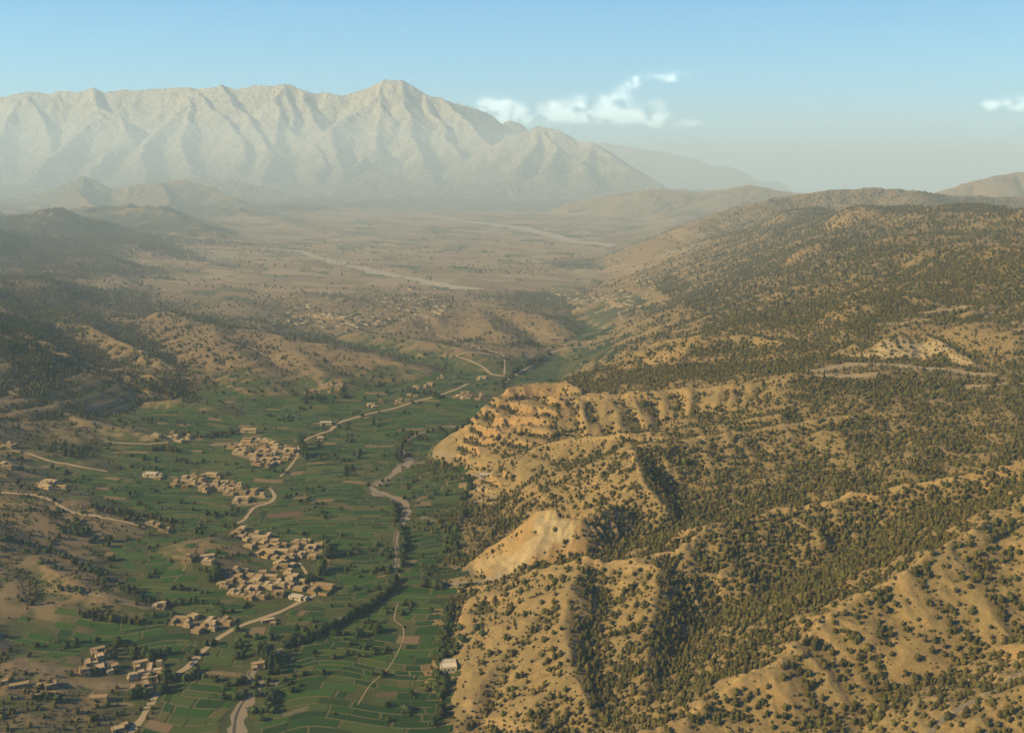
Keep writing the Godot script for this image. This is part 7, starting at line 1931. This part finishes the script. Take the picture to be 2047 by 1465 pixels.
	grove(1, "slim dark poplar in the long row by the upper dry river", [-191, 1641, 10.6, -190.2, 1651.5, 16.2, -196, 1653.9, 12.7, -191, 1655.3, 15.9, -198.9, 1665.1, 12.9, -195.6, 1673.6, 17.5, -196.6, 1676.2, 14.3, -191.7, 1679.2, 15.3, -192.8, 1682, 11.9, -196.5, 1685, 11.1, -193.7, 1695.2, 14, -200.6, 1695, 13.3, -194.7, 1699, 13, -201.3, 1710.1, 13.4, -195.7, 1715.4, 12.5, -193.9, 1723.6, 15.9, -194.8, 1743.2, 15, -198.1, 1751.5, 12.1, -196, 1755.9, 14.8, -190.2, 1782.4, 14.9, -186.9, 1788, 16, -187.8, 1797.5, 17.2, -183.7, 1804.4, 12, -177.1, 1809, 12.2])
	grove(1, "tall poplar of the trio standing alone in the open fields", [-268.8, 1890.8, 14.4, -269.4, 1893.8, 19.2, -269.1, 1898.3, 13.6])
	grove(9, "green tree in the row along the upper river", [-62.1, 1693.2, 8.4, -69.5, 1694.9, 5.9, -75.6, 1706.4, 8.3, -78.8, 1706.9, 6, -82.6, 1712.3, 5.8, -87.7, 1717.3, 9.1, -99.7, 1730.6, 8.5, -98.4, 1739.5, 9.5, -105.4, 1749.8, 6.9, -108.5, 1756.5, 7.6, -106.6, 1763.6, 8, -112.6, 1775.7, 6.7, -112.5, 1780.4, 7.5, -121, 1794.1, 9.2, -121.1, 1797.2, 7.3, -122.5, 1806.5, 8, -126.8, 1808.9, 7.1, -124.2, 1814.4, 7.4, -129.5, 1821.8, 5.8, -132.7, 1831.7, 7.8, -157.9, 1831.2, 6.9, -131.2, 1837.8, 6.4, -150.2, 1839.1, 7.6, -134.9, 1843.9, 8.2, -137.5, 1844.7, 7, -136.5, 1847.6, 7.5])
	grove(9, "dark tree in the thick belt beside the white track at the bend", [-20.3, 2205.4, 8.6, -21.4, 2224.2, 12, -22.1, 2243.3, 11.5, -21.7, 2246.5, 10.9, -14.9, 2270.7, 11, 0.4, 2302.1, 12.7, -6.9, 2305.5, 8.9, 1.5, 2338.9, 10.8, 7.9, 2343.4, 14.9, 9.1, 2348.1, 13.6, 12.9, 2361.3, 12.3, 15.8, 2384.9, 9.5, 23.2, 2390.3, 9.4, 35.3, 2411.2, 11.4, 35.1, 2428.5, 14.2, 33.8, 2433.8, 9.5, 39.1, 2436.2, 10.4, 43.4, 2439.3, 9.5, 37.8, 2447.7, 10.8, 42.9, 2455.7, 12.9, 46.7, 2456.9, 13.3, 48.5, 2460.4, 14.1, 44.9, 2467.5, 11.3, 55.7, 2472.3, 14.9, 65, 2489.5, 13.5, 59.5, 2498.6, 12.1, 74.3, 2500.3, 13.4, 72.6, 2514.5, 14.1, 67, 2518.7, 13.8, 82.2, 2530.2, 10.7, 92.3, 2557, 13.3, 97.8, 2556.9, 10, 176.8, 2606.7, 10.8, 158.1, 2613.6, 9.9])
	grove(0, "low dark tree in the shadowed ravine at far left", [-477.5, 1104.1, 7.3, -475.8, 1109.8, 4.9, -486.4, 1111.6, 5.7, -484.8, 1115.9, 7, -494.4, 1121.5, 5.5, -504, 1129.5, 6.9, -506.7, 1132.7, 6.6, -511.8, 1133.6, 4.5, -509.2, 1137.4, 5.9, -517.8, 1138.8, 7.3, -530.5, 1146.6, 7.4, -532.9, 1148.7, 6.5, -529.1, 1151.9, 6.7, -539.8, 1158, 6.6, -551.4, 1161.9, 5.3, -549.6, 1165.7, 5.5, -560.9, 1166.8, 5.3, -571.9, 1164.4, 6.9, -570.1, 1171.5, 7, -581.5, 1166.7, 7, -576.8, 1170.6, 6.2, -595.1, 1170.5, 5.8, -597.7, 1170.1, 7.1, -608, 1168.8, 4.4, -596.3, 1176.1, 5, -619, 1165.7, 6.8, -604.2, 1174.2, 4.6, -616.2, 1169.5, 6.8, -615.9, 1172.4, 5.4, -622.2, 1169.3, 7.1])
	grove(0, "dark green tree in the ravine above the roadside farm", [-377.1, 1070.3, 7, -363.9, 1075.9, 5.4, -383.7, 1069.1, 5.9, -393.2, 1068.8, 8.3, -406.5, 1063.9, 7.7, -363.8, 1079.4, 7.2, -409.3, 1063.1, 8.7, -368.6, 1078.1, 6.5, -415.4, 1064.2, 4.9, -401.3, 1069.8, 6.4, -420.3, 1066.5, 7.9, -417.8, 1068.8, 5.5, -424.8, 1068.9, 7.7, -421.5, 1070.9, 5.8, -430.5, 1074.9, 8.1, -431.6, 1077.3, 6.5, -439.6, 1077.3, 8, -442, 1083.7, 6.6, -445.8, 1082.6, 6.2, -443, 1086.1, 8.6, -450.7, 1085.3, 5.3, -454.5, 1090.8, 8.1])
	grove(2, "dark pointed tree in the plantation on the left terraces", [-405.6, 1017.2, 7.4, -409.7, 1018.9, 10.4, -422.6, 1016.2, 7.3, -434.2, 1016.6, 9.9, -421.8, 1022, 8.4, -433.6, 1020.6, 7.3, -447.2, 1017.9, 6.3, -439.7, 1021.2, 10.7, -445.1, 1019.8, 7.8, -455.5, 1019, 8.8, -462.6, 1015.8, 6.3, -465.1, 1014.7, 7.5, -459.9, 1017.5, 9.5, -452.9, 1021.8, 6.8, -457.9, 1020.4, 6.4, -469.6, 1017.8, 8.3])
	grove(0, "dark tree in the gully between the two bottom left hamlets", [-365.8, 940.2, 8.5, -368.8, 942.3, 7.7, -363.1, 947.5, 5.7, -369.2, 945.7, 8.7, -360.1, 949.8, 8.4, -373.9, 946.6, 10, -353.4, 954.6, 8.3, -377.1, 948.8, 6.3, -380.5, 950.5, 7.8, -385.4, 950.6, 9.3, -383.8, 953.3, 7.1, -389, 953.2, 9, -390, 956.5, 5.8, -408.4, 964.9, 10, -410.4, 971, 6.8, -412.2, 973.5, 8.4, -415, 973.3, 7.4, -412.7, 978.1, 6.4])
	grove(0, "green tree beside the houses of the tree-shaded hamlet", [-357.8, 869.6, 10.8, -347.9, 874.7, 8.6, -334.5, 880.9, 9.1, -350.8, 875.7, 8.7, -332.5, 883.1, 8.7, -354.3, 874.7, 10.3, -337.7, 885, 8, -334.7, 891.2, 10.2, -337.6, 900.9, 8.2, -340.8, 907.9, 9.3, -341.7, 910.4, 8.7, -340.7, 913.9, 8.9])
	grove(0, "large bright green tree left of the lower riverside village", [-361.9, 1131.5, 12.9, -357.5, 1133, 13.4, -357.3, 1135.7, 12.7, -354.9, 1138.3, 13, -356.6, 1144.3, 14.4, -360.3, 1146.3, 12.7, -360.2, 1150.3, 12.4])
	grove(0, "large green tree at the right edge of the brown-field village", [-237.6, 1166.8, 11.5, -237.1, 1179.2, 17.5, -238.5, 1222.9, 11.4, -237.4, 1230.8, 18.7, -239.5, 1245.2, 11.5, -246.3, 1265.1, 11.2])
	grove(0, "dark green tree between the two riverside villages", [-248.3, 1146.4, 8.3, -244.6, 1147.4, 7.9, -242.5, 1149.4, 8.9, -248.1, 1149.7, 9.2, -246, 1154.6, 8.7])
	grove(2, "small dark tree in the plantation below the grey track", [-472.7, 1326.5, 8.7, -481.2, 1328.3, 5.1, -474.2, 1331.3, 8.1, -475.6, 1334.2, 7, -482.6, 1332, 6.8, -489.8, 1331.1, 7.9, -492.3, 1333.7, 5.9, -494.9, 1338.1, 6.3, -502.9, 1335.6, 8.3, -505, 1337.7, 8.6, -514, 1335.4, 8.4, -508.2, 1338.6, 7.9, -525.5, 1335.7, 6.4, -538.3, 1331.6, 8.4, -533.3, 1336.5, 5.1, -547.2, 1331.5, 8.2, -546.2, 1334.1, 6.6, -543.7, 1335.2, 6.2, -532, 1340.2, 5.5, -537.1, 1339.4, 7.2, -558.6, 1331.3, 6.8, -542.9, 1338.2, 8.3, -548.4, 1336.3, 7.2, -557.9, 1335.9, 7.6])
	grove(9, "dark green tree in the grove on the left terraces", [-724.4, 1570.3, 8.5, -719.1, 1580.4, 6.8, -722.1, 1585.8, 10.4, -723, 1594.5, 7.2, -716.6, 1599.6, 6.4, -752.3, 1584.3, 8.6, -755.5, 1584.7, 9.2, -720.4, 1605.5, 9.9, -724.2, 1609.9, 6.7, -752.9, 1599.4, 7.1, -743.4, 1614.8, 7.2, -720.3, 1625.5, 8.6, -729.1, 1626.5, 9.5, -722.2, 1637.1, 6.9, -756.5, 1623.2, 8.1, -719.3, 1648, 8.9, -738.5, 1640.7, 7.5, -742.9, 1640.2, 8, -726, 1649.1, 8.2, -755.5, 1638.2, 10.4])
	grove(2, "dark tree in the grove below the brown rise", [-578.1, 1670.3, 12.1, -588.3, 1675.9, 9.6, -584.4, 1678.7, 11.3, -593.9, 1679.8, 11.2, -619, 1671.4, 12.2, -615.5, 1673.5, 8.4, -599.2, 1679.8, 7.3, -596.6, 1682.5, 10.9, -608.4, 1678.8, 9.8, -615.9, 1676.2, 7, -600.4, 1683.1, 9.8, -603.9, 1682.2, 8, -597.3, 1686.2, 10.1, -615.8, 1679.6, 11.1, -604.4, 1685.1, 10.8, -611.3, 1684.3, 9.9])
	grove(9, "green tree behind the village by the tall poplars", [-546.8, 1780.2, 8.9, -533.8, 1786.2, 9.7, -527.6, 1788.6, 7.8, -574.4, 1775.3, 10.5, -544.8, 1785.5, 9, -558.8, 1781.3, 6.7, -518.4, 1796.1, 10.9, -553.6, 1791.2, 8.6, -515, 1804.1, 9, -542.5, 1796.5, 7.1])
	grove(9, "dark tree on the green slope below the hilltop hamlet", [-433.8, 2002.7, 8.3, -432.7, 2047.1, 10.8, -403.5, 2059.1, 10.3, -436.6, 2057.4, 7.8, -440.8, 2059.6, 10.4, -380.6, 2074.3, 7, -406.9, 2077, 7.1, -399.9, 2080.3, 7.9, -416.9, 2081.2, 11.7, -412.5, 2083.6, 11.7, -377.8, 2090.5, 7.5, -429.8, 2081.1, 9.4, -361.1, 2094.7, 11, -410.2, 2088.6, 9.9, -426.7, 2085.4, 11, -436.9, 2083.5, 10.5, -355, 2101.6, 10.8, -414.4, 2091.2, 8.1, -366.5, 2100.2, 11.1, -417.3, 2093.7, 12.4, -422.8, 2097, 8.5, -440.4, 2093.9, 9.9, -363.5, 2108.9, 10.1, -441.5, 2117, 9.3])
	grove(9, "green tree beside the roadside hamlets", [-156.7, 2113.7, 10.3, -149.2, 2116.2, 8.8, -162.8, 2117.2, 12.8, -170.1, 2124.6, 9.8, -169.3, 2129.7, 7.9, -169.3, 2134.3, 11.3, -179.5, 2143.4, 13.6, -193.5, 2144.7, 11.9, -274.7, 2143.1, 13.7, -216.4, 2150.5, 10.4, -224, 2153.5, 11.6, -216.1, 2157.4, 12.1, -227.7, 2157.2, 11.5, -240.4, 2156.4, 9])
	grove(9, "dark tree in the grove in the fold of the brown hill", [56.4, 2643.1, 12.3, 67.4, 2643.5, 12.9, 61.4, 2644.9, 12, 51.5, 2650.1, 11.7, 37.7, 2650.6, 10.4, 63.3, 2650.5, 10.9, 46.1, 2652.4, 15.9, 48.5, 2656.8, 13.1, 51.9, 2657.2, 15.2, 45.2, 2658.9, 15.7])
	grove(9, "scattered green tree in the fields below the poplar row", [-270.7, 1571.4, 10.6, -276, 1598.8, 6.4, -265.5, 1600.9, 10.9, -275.9, 1604.1, 9.6, -269.3, 1611.9, 8.7, -290.5, 1649.1, 7.1, -287.6, 1650.3, 8.4, -288.2, 1653, 7.7, -265.5, 1667.4, 11.2, -276.6, 1687, 10.2, -266.9, 1697.3, 8.8, -267.4, 1702.5, 9])
	grove(0, "lone dark tree in the green fields by the footpath", [-166.9, 1005.2, 11.2, -161.2, 1006.6, 8.4, -164, 1006.2, 10.2, -146.5, 1015, 12.4])
	grove(9, "green tree in the shrubby orchard under the ravine farm", [-521.4, 1235.8, 8.7, -526.6, 1235.3, 8.3, -538, 1233.3, 6.5, -555.9, 1235, 7.8, -563.6, 1231.7, 7.6, -558.5, 1238.4, 8.7, -568, 1234.7, 7.4, -578.2, 1230, 8.4, -569.3, 1239.6, 9, -584.8, 1235.5, 8.4])


func van() -> void:
	make_van(-322.5, 937)


func far_clusters() -> Array[Vector4]:
	return [Vector4(-807, 5031, 120, 26), Vector4(-726, 5170, 110, 22), Vector4(-638, 5295, 120, 10), Vector4(-1125, 4896, 100, 10), Vector4(-634, 3017, 45, 34), Vector4(-556, 3007, 42, 28), Vector4(-470, 2936, 35, 18), Vector4(-355, 3027, 50, 18), Vector4(-305, 3143, 50, 18), Vector4(-259, 2976, 40, 12), Vector4(224, 3541, 50, 18), Vector4(295, 3342, 45, 34), Vector4(353, 3111, 40, 28), Vector4(416, 3252, 60, 16), Vector4(-1172, 3434, 50, 8), Vector4(-361, 3553, 60, 8), Vector4(141, 3689, 60, 8), Vector4(-135, 4257, 90, 8), Vector4(62, 4731, 110, 8), Vector4(-435, 3909, 60, 5), Vector4(379, 5611, 110, 16), Vector4(471, 5386, 90, 16), Vector4(457, 4465, 80, 16), Vector4(512, 4360, 70, 12), Vector4(383, 4360, 60, 10), Vector4(432, 8248, 160, 12), Vector4(627, 8136, 160, 12), Vector4(833, 7810, 120, 14), Vector4(-379, 5746, 120, 6), Vector4(-156, 4946, 120, 5), Vector4(-1387, 5573, 100, 6), Vector4(455, 3423, 50, 8), Vector4(482, 3263, 40, 6), Vector4(-303, 3714, 40, 6), Vector4(-407, 3342, 40, 8), Vector4(-630, 3285, 40, 6), Vector4(-289, 3330, 30, 6), Vector4(457, 2886, 30, 5), Vector4(525, 2789, 30, 5), Vector4(223, 3517, 30, 6), Vector4(-338, 8219, 200, 8), Vector4(-1497, 4846, 90, 5), Vector4(784, 4450, 40, 3)]
